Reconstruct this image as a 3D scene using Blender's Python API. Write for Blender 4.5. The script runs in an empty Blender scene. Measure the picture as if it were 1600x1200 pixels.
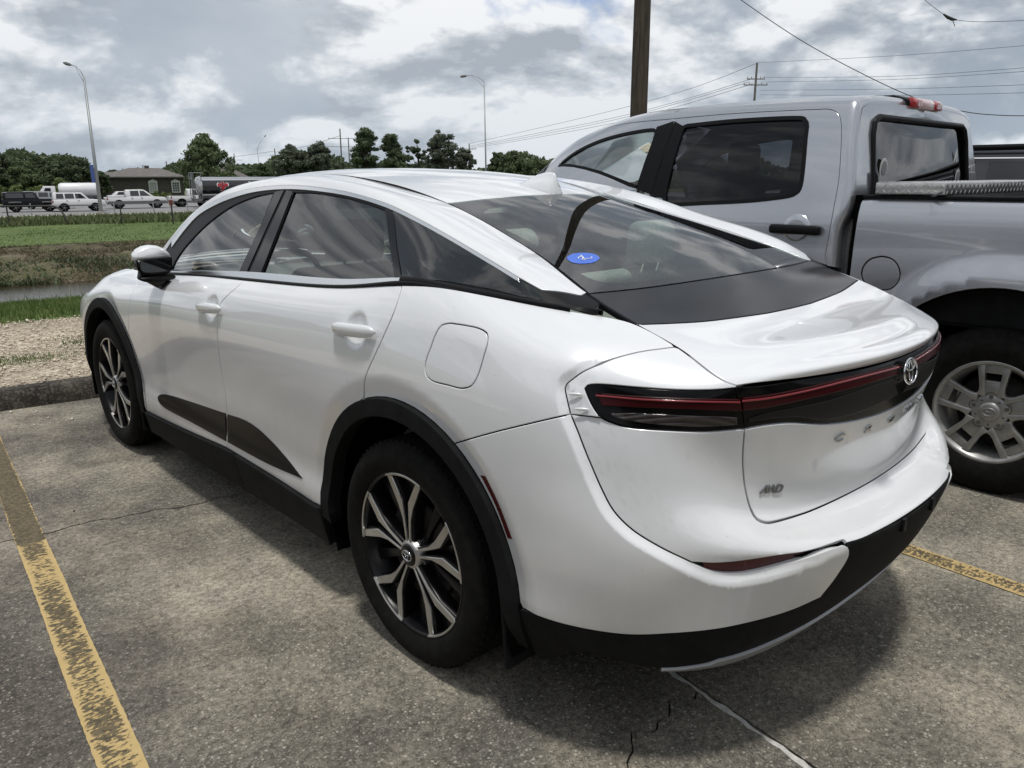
import bpy, bmesh, math, random
import numpy as np
from mathutils import Vector, Matrix, geometry
from math import sin, cos, pi, radians

# ------------------------------------------------------------------ camera, light, sky
SC = bpy.context.scene
COL = SC.collection
CAM_F, CAM_YAW, CAM_PITCH, CAM_ROLL = 1216.185, 0.748076, 0.260607, -0.003152
CAM_C = np.array([-2.15173, -1.82778, 1.49777])
cd = bpy.data.cameras.new('camera'); cam = bpy.data.objects.new('camera', cd); COL.objects.link(cam)
cd.sensor_width = 36; cd.lens = 36 * CAM_F / 1600; cd.clip_start = .05; cd.clip_end = 6000
cam.matrix_world = Matrix.Translation(CAM_C) @ Matrix.Rotation(-CAM_YAW, 4, 'Z') @ Matrix.Rotation(pi / 2 - CAM_PITCH, 4, 'X') @ Matrix.Rotation(CAM_ROLL, 4, 'Z')
SC.camera = cam
_fw = np.array([sin(CAM_YAW) * cos(CAM_PITCH), cos(CAM_YAW) * cos(CAM_PITCH), -sin(CAM_PITCH)])
_r = np.array([cos(CAM_YAW), -sin(CAM_YAW), 0.]); _u = np.cross(_r, _fw)
_r, _u = _r * cos(CAM_ROLL) + _u * sin(CAM_ROLL), -_r * sin(CAM_ROLL) + _u * cos(CAM_ROLL)
def ray(px, py): return _fw + (px - 800) / CAM_F * _r - (py - 600) / CAM_F * _u
def at(px, py, d): return CAM_C + ray(px, py) * d            # a point seen at that spot of the photo, d metres deep
def atz(px, py, z):
    q = ray(px, py); return CAM_C + q * ((z - CAM_C[2]) / q[2])

SUN_EL, SUN_AZ = radians(79), radians(-140)                    # azimuth from +Y towards +X
W = bpy.data.worlds.new('World'); SC.world = W; W.use_nodes = True
wt = W.node_tree; wn = wt.nodes; wl = wt.links
bg = wn['Background']
def N(tree, t, **k):
    n = tree.nodes.new(t)
    for a, b in k.items():
        if hasattr(n, a): setattr(n, a, b)
    return n
sky = N(wt, 'ShaderNodeTexSky'); sky.sky_type = 'NISHITA'; sky.sun_disc = False
sky.sun_elevation = SUN_EL; sky.sun_rotation = SUN_AZ; sky.air_density = 1.2; sky.dust_density = 1.5
def world_sky():
    tc = N(wt, 'ShaderNodeTexCoord'); sep = N(wt, 'ShaderNodeSeparateXYZ'); wl.new(tc.outputs['Generated'], sep.inputs[0])
    def math_(op, a, b=None, c=None, clamp=False):
        n = N(wt, 'ShaderNodeMath', operation=op); n.use_clamp = clamp
        for i, q in enumerate((a, b, c)):
            if q is None: continue
            if isinstance(q, (int, float)): n.inputs[i].default_value = q
            else: wl.new(q, n.inputs[i])
        return n.outputs[0]
    z = math_('MAXIMUM', sep.outputs[2], -.06)
    den = math_('ADD', z, .30)
    x = math_('DIVIDE', sep.outputs[0], den); y = math_('DIVIDE', sep.outputs[1], den)
    cmb = N(wt, 'ShaderNodeCombineXYZ'); wl.new(x, cmb.inputs[0]); wl.new(y, cmb.inputs[1])
    def mapped(loc, sc, src=None):
        m = N(wt, 'ShaderNodeMapping'); m.inputs['Location'].default_value = loc; m.inputs['Scale'].default_value = sc
        wl.new(src or tc.outputs['Generated'], m.inputs[0]); return m.outputs[0]
    def noise(vec, scale, det, rough, dist=0.):
        n = N(wt, 'ShaderNodeTexNoise'); n.inputs['Scale'].default_value = scale; n.inputs['Detail'].default_value = det
        n.inputs['Roughness'].default_value = rough; n.inputs['Distortion'].default_value = dist
        wl.new(vec, n.inputs['Vector']); return n.outputs[0]
    big = noise(mapped((3.1, 1.7, .4), (1, 1, 2.6)), 1.35, 8, .52, .25)
    mid = noise(mapped((7.9, -2.2, 0), (1, 1, 2.2)), 3.4, 10, .56, .12)
    # the same cloud field looked up a little higher: the difference lights tops, shades bases
    n2 = N(wt, 'ShaderNodeTexNoise'); n2.inputs['Scale'].default_value = 3.4; n2.inputs['Detail'].default_value = 10; n2.inputs['Roughness'].default_value = .56; n2.inputs['Distortion'].default_value = .12
    wl.new(mapped((7.9, -2.2, .055), (1, 1, 2.2)), n2.inputs['Vector'])
    lit = math_('SUBTRACT', mid, n2.outputs[0])
    vo = N(wt, 'ShaderNodeTexVoronoi', feature='F1'); vo.inputs['Scale'].default_value = 8.5; vo.inputs['Detail'].default_value = 3.0; vo.inputs['Roughness'].default_value = .55; vo.normalize = True
    wv = N(wt, 'ShaderNodeVectorMath', operation='ADD'); wl.new(mapped((1.3, 4.1, 0), (1, 1, 1.7)), wv.inputs[0])
    nn_ = N(wt, 'ShaderNodeTexNoise'); nn_.inputs['Scale'].default_value = 7.0; nn_.inputs['Detail'].default_value = 5; wl.new(tc.outputs['Generated'], nn_.inputs['Vector'])
    sc2 = N(wt, 'ShaderNodeVectorMath', operation='SCALE'); sc2.inputs[3].default_value = .12; wl.new(nn_.outputs['Color'], sc2.inputs[0]); wl.new(sc2.outputs[0], wv.inputs[1]); wl.new(wv.outputs[0], vo.inputs['Vector'])
    puff = math_('SUBTRACT', 1.0, vo.outputs['Distance'])
    calm = math_('SUBTRACT', 1.15, math_('MULTIPLY', z, 1.1), clamp=True)  # less detail overhead
    val = math_('ADD', math_('MULTIPLY', mid, .55), math_('MULTIPLY', puff, .45))
    nd = N(wt, 'ShaderNodeVectorMath', operation='NORMALIZE'); wl.new(tc.outputs['Generated'], nd.inputs[0])
    def lobe(px, py, wd, amt):                                      # where the big cloud masses stand
        q = ray(px, py); q = q / np.linalg.norm(q); d_ = N(wt, 'ShaderNodeVectorMath', operation='DOT_PRODUCT'); wl.new(nd.outputs[0], d_.inputs[0]); d_.inputs[1].default_value = tuple(q)
        return math_('MULTIPLY', math_('DIVIDE', math_('SUBTRACT', d_.outputs['Value'], cos(radians(wd))), 1 - cos(radians(wd)), clamp=True), amt)
    for a_ in ((760, 185, 15, .060), (1020, 90, 12, .065), (60, 150, 10, .03), (480, 20, 15, -.06), (1450, 100, 15, -.02), (200, 260, 12, -.03)): val = math_('ADD', val, lobe(*a_))
    shade = math_('ADD', math_('MULTIPLY', math_('MULTIPLY', lit, 7.0), calm), math_('ADD', .42, math_('MULTIPLY', math_('SUBTRACT', val, .56), 2.6)), clamp=True)
    msk = math_('MULTIPLY', math_('SUBTRACT', val, .535), 15, clamp=True)
    b0 = N(wt, 'ShaderNodeValToRGB'); wl.new(math_('ADD', math_('MULTIPLY', big, .7), math_('MULTIPLY', mid, .3)), b0.inputs[0]); r = b0.color_ramp
    r.elements[0].position = .38; r.elements[0].color = (.235, .275, .335, 1); r.elements[1].position = .64; r.elements[1].color = (.50, .54, .59, 1)
    e = r.elements.new(.50); e.color = (.35, .40, .465, 1)
    c0 = N(wt, 'ShaderNodeValToRGB'); wl.new(shade, c0.inputs[0]); r = c0.color_ramp
    r.elements[0].position = .05; r.elements[0].color = (.345, .375, .42, 1); r.elements[1].position = .95; r.elements[1].color = (.88, .89, .905, 1)
    e = r.elements.new(.45); e.color = (.53, .56, .60, 1)
    cr = N(wt, 'ShaderNodeMix', data_type='RGBA'); wl.new(math_('MULTIPLY', msk, .92), cr.inputs[0]); wl.new(b0.outputs[0], cr.inputs[6]); wl.new(c0.outputs[0], cr.inputs[7])
    # paler, flatter band of air near the horizon
    hz = math_('MULTIPLY', math_('SUBTRACT', .24, z), 4.2, clamp=True)
    mh = N(wt, 'ShaderNodeMix', data_type='RGBA'); wl.new(math_('MULTIPLY', hz, .45), mh.inputs[0]); wl.new(cr.outputs[2], mh.inputs[6]); mh.inputs[7].default_value = (.42, .50, .575, 1)
    # open blue where the cloud field is thin
    gap = noise(mapped((-1.35, 5.6, 0), (1, 1, 1)), .8, 6, .5, .1)
    dt = N(wt, 'ShaderNodeVectorMath', operation='DOT_PRODUCT'); nv = N(wt, 'ShaderNodeVectorMath', operation='NORMALIZE'); wl.new(tc.outputs['Generated'], nv.inputs[0])
    wl.new(nv.outputs[0], dt.inputs[0]); q = ray(870, -25); dt.inputs[1].default_value = tuple(q / np.linalg.norm(q))
    near_ = math_('MULTIPLY', math_('SUBTRACT', dt.outputs['Value'], .9940), 75)
    hole = math_('MULTIPLY', math_('ADD', near_, math_('MULTIPLY', math_('SUBTRACT', .55, puff), 1.9)), 4, clamp=True)
    sk = N(wt, 'ShaderNodeMix', data_type='RGBA'); wl.new(hole, sk.inputs[0])
    ms = N(wt, 'ShaderNodeVectorMath', operation='SCALE'); ms.inputs[3].default_value = .12; tnt = N(wt, 'ShaderNodeVectorMath', operation='MULTIPLY'); wl.new(sky.outputs[0], tnt.inputs[0]); tnt.inputs[1].default_value = (.92, .88, 1.02); wl.new(tnt.outputs[0], ms.inputs[0])
    wl.new(mh.outputs[2], sk.inputs[6]); wl.new(ms.outputs[0], sk.inputs[7])
    wl.new(sk.outputs[2], bg.inputs[0]); bg.inputs[1].default_value = 1.0
world_sky()
sl = bpy.data.lights.new('sun', 'SUN'); sl.energy = 2.3; sl.angle = radians(6); sl.color = (1, .965, .91)
so = bpy.data.objects.new('sun', sl); COL.objects.link(so)
_sd = Vector((sin(SUN_AZ) * cos(SUN_EL), cos(SUN_AZ) * cos(SUN_EL), sin(SUN_EL)))
so.rotation_euler = _sd.to_track_quat('Z', 'Y').to_euler(); so.location = (0, 0, 30)
SC.view_settings.view_transform = 'Standard'; SC.view_settings.look = 'None'
SC.view_settings.exposure = .15; SC.view_settings.gamma = 1; SC.view_settings.use_curve_mapping = False

# ------------------------------------------------------------------ materials
MATS = {}
def mat(name, color=(.5, .5, .5), rough=.5, metal=0., coat=0., coat_r=.03, spec=.5, emit=None, bump=None, vary=None, trans=None):
    m = bpy.data.materials.new(name); m.use_nodes = True; t = m.node_tree; b = t.nodes['Principled BSDF']
    b.inputs['Base Color'].default_value = (*color, 1); b.inputs['Roughness'].default_value = rough
    b.inputs['Metallic'].default_value = metal; b.inputs['Coat Weight'].default_value = coat; b.inputs['Coat Roughness'].default_value = coat_r
    b.inputs['Specular IOR Level'].default_value = spec
    tc = N(t, 'ShaderNodeTexCoord')
    if vary:                                                       # (scale, amount, detail)
        n = N(t, 'ShaderNodeTexNoise'); n.inputs['Scale'].default_value = vary[0]; n.inputs['Detail'].default_value = vary[2] if len(vary) > 2 else 6
        n.inputs['Roughness'].default_value = .62
        t.links.new(tc.outputs['Object'], n.inputs['Vector'])
        r = N(t, 'ShaderNodeValToRGB'); a = vary[1]
        r.color_ramp.elements[0].position = .3; r.color_ramp.elements[1].position = .7
        r.color_ramp.elements[0].color = (*[c * (1 - a) for c in color], 1); r.color_ramp.elements[1].color = (*[min(1, c * (1 + a)) for c in color], 1)
        t.links.new(n.outputs[0], r.inputs[0]); t.links.new(r.outputs[0], b.inputs['Base Color'])
    if bump:                                                       # (scale, strength, distance)
        n = N(t, 'ShaderNodeTexNoise'); n.inputs['Scale'].default_value = bump[0]; n.inputs['Detail'].default_value = 5
        t.links.new(tc.outputs['Object'], n.inputs['Vector'])
        q = N(t, 'ShaderNodeBump'); q.inputs['Strength'].default_value = bump[1]; q.inputs['Distance'].default_value = bump[2]
        t.links.new(n.outputs[0], q.inputs['Height']); t.links.new(q.outputs[0], b.inputs['Normal'])
    MATS[name] = m; return m
def glassmat(name, tint, rough=.0, refl=1.0, ior=1.75):
    m = bpy.data.materials.new(name); m.use_nodes = True; t = m.node_tree; t.nodes.remove(t.nodes['Principled BSDF'])
    o = t.nodes['Material Output']; tr = N(t, 'ShaderNodeBsdfTransparent'); tr.inputs[0].default_value = (*tint, 1)
    gl = N(t, 'ShaderNodeBsdfGlossy'); gl.inputs['Roughness'].default_value = rough; gl.inputs['Color'].default_value = (refl, refl, refl, 1)
    fr = N(t, 'ShaderNodeFresnel'); fr.inputs[0].default_value = ior
    mx = N(t, 'ShaderNodeMixShader'); t.links.new(fr.outputs[0], mx.inputs[0]); t.links.new(tr.outputs[0], mx.inputs[1]); t.links.new(gl.outputs[0], mx.inputs[2])
    t.links.new(mx.outputs[0], o.inputs[0]); MATS[name] = m; return m

def paint(name, color, rough, metal, flake, dirt):
    """car paint: coated base, fine flake sparkle, a thin film of road dust low on the flanks"""
    m = mat(name, color, rough, metal, coat=1., coat_r=.025)
    m.node_tree.nodes['Principled BSDF'].inputs['Coat IOR'].default_value = 1.65
    t = m.node_tree; b = t.nodes['Principled BSDF']
    geo = N(t, 'ShaderNodeNewGeometry'); sp = N(t, 'ShaderNodeSeparateXYZ'); t.links.new(geo.outputs['Position'], sp.inputs[0])
    n = N(t, 'ShaderNodeTexNoise'); n.inputs['Scale'].default_value = 7; n.inputs['Detail'].default_value = 8; n.inputs['Roughness'].default_value = .7
    mp = N(t, 'ShaderNodeMapping'); mp.inputs['Scale'].default_value = (1, 1, .35); t.links.new(geo.outputs['Position'], mp.inputs[0]); t.links.new(mp.outputs[0], n.inputs['Vector'])
    mr = N(t, 'ShaderNodeMapRange'); mr.inputs['From Min'].default_value = .85; mr.inputs['From Max'].default_value = .32; t.links.new(sp.outputs[2], mr.inputs['Value'])
    mu = N(t, 'ShaderNodeMath', operation='MULTIPLY'); t.links.new(mr.outputs[0], mu.inputs[0]); t.links.new(n.outputs[0], mu.inputs[1])
    m2 = N(t, 'ShaderNodeMath', operation='MULTIPLY'); t.links.new(mu.outputs[0], m2.inputs[0]); m2.inputs[1].default_value = dirt
    mx = N(t, 'ShaderNodeMix', data_type='RGBA'); t.links.new(m2.outputs[0], mx.inputs[0]); mx.inputs[6].default_value = (*color, 1); mx.inputs[7].default_value = (.36, .33, .27, 1)
    # small specks of grime
    v = N(t, 'ShaderNodeTexVoronoi'); v.inputs['Scale'].default_value = 26; t.links.new(geo.outputs['Position'], v.inputs['Vector'])
    l = N(t, 'ShaderNodeMath', operation='LESS_THAN'); t.links.new(v.outputs['Distance'], l.inputs[0]); l.inputs[1].default_value = .045
    l2 = N(t, 'ShaderNodeMath', operation='MULTIPLY'); t.links.new(l.outputs[0], l2.inputs[0]); l2.inputs[1].default_value = .35
    m3 = N(t, 'ShaderNodeMix', data_type='RGBA'); t.links.new(l2.outputs[0], m3.inputs[0]); t.links.new(mx.outputs[2], m3.inputs[6]); m3.inputs[7].default_value = (.25, .23, .20, 1)
    t.links.new(m3.outputs[2], b.inputs['Base Color'])
    cr = N(t, 'ShaderNodeMath', operation='MULTIPLY_ADD'); t.links.new(m2.outputs[0], cr.inputs[0]); cr.inputs[1].default_value = .5; cr.inputs[2].default_value = .03
    t.links.new(cr.outputs[0], b.inputs['Coat Roughness'])
    f = N(t, 'ShaderNodeTexNoise'); f.inputs['Scale'].default_value = 1400; f.inputs['Detail'].default_value = 1; t.links.new(geo.outputs['Position'], f.inputs['Vector'])
    bp = N(t, 'ShaderNodeBump'); bp.inputs['Strength'].default_value = flake; bp.inputs['Distance'].default_value = .0006; t.links.new(f.outputs[0], bp.inputs['Height'])
    t.links.new(bp.outputs[0], b.inputs['Normal'])
    return m
paint('pearl_white', (.77, .785, .805), .27, .08, .12, .62)
paint('silver_paint', (.44, .455, .49), .27, .78, .20, .22)
mat('gloss_black', (.003, .003, .004), .12, 0, spec=.34)
mat('letter_chrome', (.42, .43, .44), .12, 1.)
mat('lamp_black', (.003, .003, .0035), .12, 0, spec=.16)
mat('mirror_dark', (.05, .055, .055), .05, .9)
mat('piano_black', (.004, .0035, .003), .22, spec=.16)
mat('satin_black', (.006, .006, .007), .45, spec=.16, vary=(60, .25), bump=(900, .12, .0004))
mat('cladding', (.0105, .011, .0115), .7, spec=.10, vary=(14, .35), bump=(1500, .3, .0005))
mat('gap_black', (.003, .003, .003), .9, spec=.02)
mat('rubber', (.012, .012, .012), .7, spec=.3)
def tyre_mat():
    m = mat('tyre', (.0095, .0092, .0088), .8, spec=.10, vary=(30, .4), bump=(400, .25, .0008))
tyre_mat()
mat('liner', (.004, .004, .004), .95, spec=.02)
mat('chrome', (.72, .73, .75), .07, 1.)
mat('brushed_chrome', (.78, .79, .80), .25, 1.)
mat('alloy', (.52, .515, .50), .28, .85, vary=(25, .12))
mat('rim_black', (.006, .006, .007), .3, 0, spec=.25)
mat('cast_alloy', (.36, .36, .35), .40, .65, vary=(18, .22))
mat('steel', (.25, .25, .26), .4, .9)
mat('brake_rust', (.030, .026, .023), .6, .5, vary=(40, .4))
mat('red_strip', (.030, .0015, .0025), .25, spec=.22)
mat('red_lens', (.22, .008, .014), .18, 0, coat=1, bump=(500, .15, .0006))
mat('red_reflector', (.075, .004, .005), .35, 0, coat=.3, bump=(380, .5, .001))
mat('smoke_lens', (.028, .022, .022), .2, .1, coat=.5)
def lens_ribs(nm, sc, st):
    t = MATS[nm].node_tree; b = t.nodes['Principled BSDF']; g = N(t, 'ShaderNodeNewGeometry'); w = N(t, 'ShaderNodeTexWave'); w.inputs['Scale'].default_value = sc; w.inputs['Distortion'].default_value = .4; w.bands_direction = 'DIAGONAL'
    t.links.new(g.outputs['Position'], w.inputs['Vector']); q = N(t, 'ShaderNodeBump'); q.inputs['Strength'].default_value = st; q.inputs['Distance'].default_value = .002; t.links.new(w.outputs[0], q.inputs['Height']); t.links.new(q.outputs[0], b.inputs['Normal'])
    r = N(t, 'ShaderNodeMapRange'); r.inputs['To Min'].default_value = .25; r.inputs['To Max'].default_value = 1.6; t.links.new(w.outputs[0], r.inputs['Value']); v = N(t, 'ShaderNodeVectorMath', operation='SCALE'); v.inputs[0].default_value = b.inputs['Base Color'].default_value[:3]; t.links.new(r.outputs[0], v.inputs[3]); t.links.new(v.outputs[0], b.inputs['Base Color'])
lens_ribs('smoke_lens', 42, .8)
mat('clear_lens', (.55, .56, .57), .15, .5, coat=1)
mat('interior', (.17, .17, .17), .8, vary=(40, .2))
mat('seat_cloth', (.24, .24, .24), .85, vary=(60, .25))
mat('headliner', (.30, .30, .29), .9)
mat('sticker_blue', (.02, .12, .62), .35, coat=.5)
mat('sticker_white', (.75, .76, .76), .4)
mat('trim_silver', (.42, .43, .45), .35, .5)
mat('fine_mesh', (.010, .010, .011), .45, spec=.2)
glassmat('glass_clear', (.88, .96, .91))
glassmat('glass_tint', (.58, .68, .64))
glassmat('glass_rear', (.84, .97, .90))
glassmat('glass_dark', (.10, .10, .12), ior=1.42)

# ------------------------------------------------------------------ object helpers
def tag(o, label=None, cat=None, group=None, kind=None):
    if label: o['label'] = label
    if cat: o['category'] = cat
    if group: o['group'] = group
    if kind: o['kind'] = kind
    return o
def empty(name, loc=(0, 0, 0), rz=0., **k):
    o = bpy.data.objects.new(name, None); COL.objects.link(o); o.location = loc; o.rotation_euler = (0, 0, rz); o.empty_display_size = .1
    return tag(o, **k)
def link(name, me, parent=None, **k):
    o = bpy.data.objects.new(name, me); COL.objects.link(o)
    if parent is not None: o.parent = parent
    return tag(o, **k)
class MB:
    """collects primitives and links them as one mesh object"""
    def __init__(s): s.v = []; s.f = []; s.m = []; s.mi = 0; s.sm = []; s.smooth = False
    def add(s, vs, fs):
        b = len(s.v); s.v += [tuple(map(float, q)) for q in vs]; s.f += [tuple(i + b for i in q) for q in fs]
        s.m += [s.mi] * len(fs); s.sm += [s.smooth] * len(fs); return s
    def box(s, a, b, M=None):
        x0, y0, z0 = a; x1, y1, z1 = b
        vs = [(x0, y0, z0), (x1, y0, z0), (x1, y1, z0), (x0, y1, z0), (x0, y0, z1), (x1, y0, z1), (x1, y1, z1), (x0, y1, z1)]
        if M is not None: vs = [M @ Vector(q) for q in vs]
        return s.add(vs, [(3, 2, 1, 0), (4, 5, 6, 7), (0, 1, 5, 4), (1, 2, 6, 5), (2, 3, 7, 6), (3, 0, 4, 7)])
    def tube(s, pts, rad, n=8, cap=True):
        pts = [Vector(q) for q in pts]; R = rad if isinstance(rad, (list, tuple)) else [rad] * len(pts)
        rings = []; up = None
        for i, q in enumerate(pts):
            d = (pts[min(i + 1, len(pts) - 1)] - pts[max(i - 1, 0)])
            d = d.normalized() if d.length > 1e-9 else Vector((0, 0, 1))
            if up is None: up = Vector((0, 0, 1)) if abs(d.z) < .9 else Vector((1, 0, 0))
            a = d.cross(up).normalized(); b = a.cross(d).normalized(); up = b
            rings.append([q + (a * cos(2 * pi * k / n) + b * sin(2 * pi * k / n)) * R[i] for k in range(n)])
        vs = [q for r in rings for q in r]; fs = []
        for i in range(len(rings) - 1):
            for k in range(n): fs.append((i * n + k, i * n + (k + 1) % n, (i + 1) * n + (k + 1) % n, (i + 1) * n + k))
        if cap: fs += [tuple(range(n - 1, -1, -1)), tuple((len(rings) - 1) * n + k for k in range(n))]
        return s.add(vs, fs)
    def lathe(s, prof, n=32, M=None, closed=False):                 # profile (r, a): spun about +X, a along X
        vs = []; fs = []; m = len(prof)
        for k in range(n):
            c_, s_ = cos(2 * pi * k / n), sin(2 * pi * k / n)
            vs += [(a, r * c_, r * s_) for r, a in prof]
        for k in range(n):
            for i in range(m if closed else m - 1):
                j = (i + 1) % m; fs.append((k * m + i, k * m + j, ((k + 1) % n) * m + j, ((k + 1) % n) * m + i))
        if M is not None: vs = [M @ Vector(q) for q in vs]
        return s.add(vs, fs)
    def prism(s, poly, a, b, ax=0, M=None):                         # polygon in the plane normal to ax, from a to b
        n = len(poly)
        def P(q, t): return (t, q[0], q[1]) if ax == 0 else ((q[0], t, q[1]) if ax == 1 else (q[0], q[1], t))
        vs = [P(q, a) for q in poly] + [P(q, b) for q in poly]
        if M is not None: vs = [M @ Vector(q) for q in vs]
        return s.add(vs, [tuple(range(n - 1, -1, -1)), tuple(range(n, 2 * n))] + [(i, (i + 1) % n, n + (i + 1) % n, n + i) for i in range(n)])
    def mesh(s, name, mats):
        me = bpy.data.meshes.new(name); me.from_pydata(s.v, [], s.f)
        for q in (mats if isinstance(mats, (list, tuple)) else [mats]): me.materials.append(MATS[q])
        me.polygons.foreach_set('material_index', s.m); me.polygons.foreach_set('use_smooth', s.sm)
        me.validate(); me.update(); return me
    def build(s, name, mats, parent=None, bevel=None, fix=True, **k):
        me = s.mesh(name, mats)
        if fix or bevel:
            bm = bmesh.new(); bm.from_mesh(me)
            if fix: bmesh.ops.recalc_face_normals(bm, faces=bm.faces)
            if bevel:
                es = [e for e in bm.edges if len(e.link_faces) == 2 and e.calc_face_angle(0) > .6]
                bmesh.ops.bevel(bm, geom=es, offset=bevel[0], segments=bevel[1], profile=.5, affect='EDGES', clamp_overlap=True)
                for q in bm.faces: q.smooth = True
            bm.to_mesh(me); bm.free()
            if bevel:
                me.update()
                try: me.set_sharp_from_angle(angle=radians(38))
                except Exception: pass
        return link(name, me, parent, **k)
def copy_tree(o, parent=None):
    c = o.copy(); COL.objects.link(c)
    if parent is not None: c.parent = parent
    for ch in o.children: copy_tree(ch, c)
    return c

# ------------------------------------------------------------------ B-spline patches and body panels
def knots(n): return np.concatenate([[0] * 3, np.linspace(0, 1, n - 2), [1] * 3])
def basis(n, t):
    t = np.clip(np.atleast_1d(t).astype(float), 0, 1 - 1e-12); K = knots(n); Q = np.zeros((len(t), n + 3))
    for i in range(n + 3): Q[:, i] = (t >= K[i]) & (t < K[i + 1])
    for d in range(1, 4):
        M = np.zeros_like(Q)
        for i in range(n + 3 - d):
            a = K[i + d] - K[i]; b = K[i + d + 1] - K[i + 1]
            if a > 0: M[:, i] += (t - K[i]) / a * Q[:, i]
            if b > 0: M[:, i] += (K[i + d + 1] - t) / b * Q[:, i + 1]
        Q = M
    return Q[:, :n]
def grev(n):
    K = knots(n); return np.array([(K[i + 1] + K[i + 2] + K[i + 3]) / 3 for i in range(n)])
class Patch:
    def __init__(s, nodes, sym_u0=False, iters=4, scale=(1, 1), cen=(0, 1.2, .7)):
        P = np.array(nodes, float); s.sym = sym_u0
        if sym_u0:
            Q = P[:, 1:][:, ::-1].copy(); Q[:, :, 0] *= -1; P = np.concatenate([Q, P], 1)
        s.K, s.M = P.shape[:2]; Bv, Bu = basis(s.K, grev(s.K)), basis(s.M, grev(s.M)); C = P.copy()
        for _ in range(iters): C = C + .8 * (P - np.einsum('ik,kmc,jm->ijc', Bv, C, Bu))
        s.C = C; s.scale = scale; s.cen = np.array(cen, float); s.sg = 1
        p, a, b = s.d3(np.array([.5]), np.array([.5])); n = np.cross(a, b)[0]
        s.sg = 1 if n @ (p[0] - s.cen) > 0 else -1
    def ev(s, u, v):
        u = np.atleast_1d(u).astype(float); v = np.atleast_1d(v).astype(float)
        if s.sym: u = (u + 1) / 2
        return np.einsum('ik,kmc,im->ic', basis(s.K, v), s.C, basis(s.M, u), optimize=True)
    def d3(s, u, v, f=None):
        f = f or s.ev; h = 4e-4; lo = -1 if s.sym else 0
        ua, ub = np.clip(u - h, lo, 1), np.clip(u + h, lo, 1); va, vb = np.clip(v - h, 0, 1), np.clip(v + h, 0, 1)
        return f(u, v), (f(ub, v) - f(ua, v)) / (ub - ua)[:, None], (f(u, vb) - f(u, va)) / (vb - va)[:, None]
    def frame(s, u, v, disp=None):
        p, a, b = s.d3(u, v); n = np.cross(a, b) * s.sg; n /= np.linalg.norm(n, axis=1)[:, None] + 1e-12
        if disp is None: return p, n, a, b
        def g(uu, vv):
            q, a_, b_ = s.d3(uu, vv); m = np.cross(a_, b_) * s.sg; m /= np.linalg.norm(m, axis=1)[:, None] + 1e-12
            return q + m * disp(q)[:, None]
        p, a, b = s.d3(u, v, g); n = np.cross(a, b) * s.sg; n /= np.linalg.norm(n, axis=1)[:, None] + 1e-12
        return p, n, a, b
def inpoly(P, poly):
    x, y = P[:, 0][:, None], P[:, 1][:, None]; a = poly; b = np.roll(poly, -1, 0)
    c = ((a[:, 1] > y) != (b[:, 1] > y)) & (x < (b[:, 0] - a[:, 0]) * (y - a[:, 1]) / (b[:, 1] - a[:, 1] + 1e-15) + a[:, 0])
    return c.sum(1) % 2 == 1
def clean(poly, S, tol=.0018):
    o = []
    for q in poly:
        q = (float(q[0]), float(q[1]))
        if o and math.hypot((q[0] - o[-1][0]) * S[0], (q[1] - o[-1][1]) * S[1]) < tol: continue
        o.append(q)
    while len(o) > 3 and math.hypot((o[0][0] - o[-1][0]) * S[0], (o[0][1] - o[-1][1]) * S[1]) < tol: o.pop()
    return np.array(o)
def inset(pt, poly, g, disp=None):
    """move a closed loop of (u, v) inwards by g metres, measured on the surface"""
    p, n, a, b = pt.frame(poly[:, 0], poly[:, 1])
    t = np.roll(p, -1, 0) - np.roll(p, 1, 0); t /= np.linalg.norm(t, axis=1)[:, None] + 1e-12
    w = np.cross(n, t)
    aa, bb, ab = (a * a).sum(1), (b * b).sum(1), (a * b).sum(1); wa, wb = (w * a).sum(1), (w * b).sum(1); det = aa * bb - ab * ab + 1e-12
    d = np.stack([(wa * bb - wb * ab) / det, (wb * aa - wa * ab) / det], 1)
    q = poly * pt.scale; ar = .5 * np.sum(q[:, 0] * np.roll(q[:, 1], -1) - np.roll(q[:, 0], -1) * q[:, 1])
    tt = np.roll(q, -1, 0) - np.roll(q, 1, 0); nin = np.stack([-tt[:, 1], tt[:, 0]], 1) * (1 if ar > 0 else -1)
    s = 1 if ((d * pt.scale) * nin).sum() > 0 else -1
    return poly + d * g * s, w * s
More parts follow.
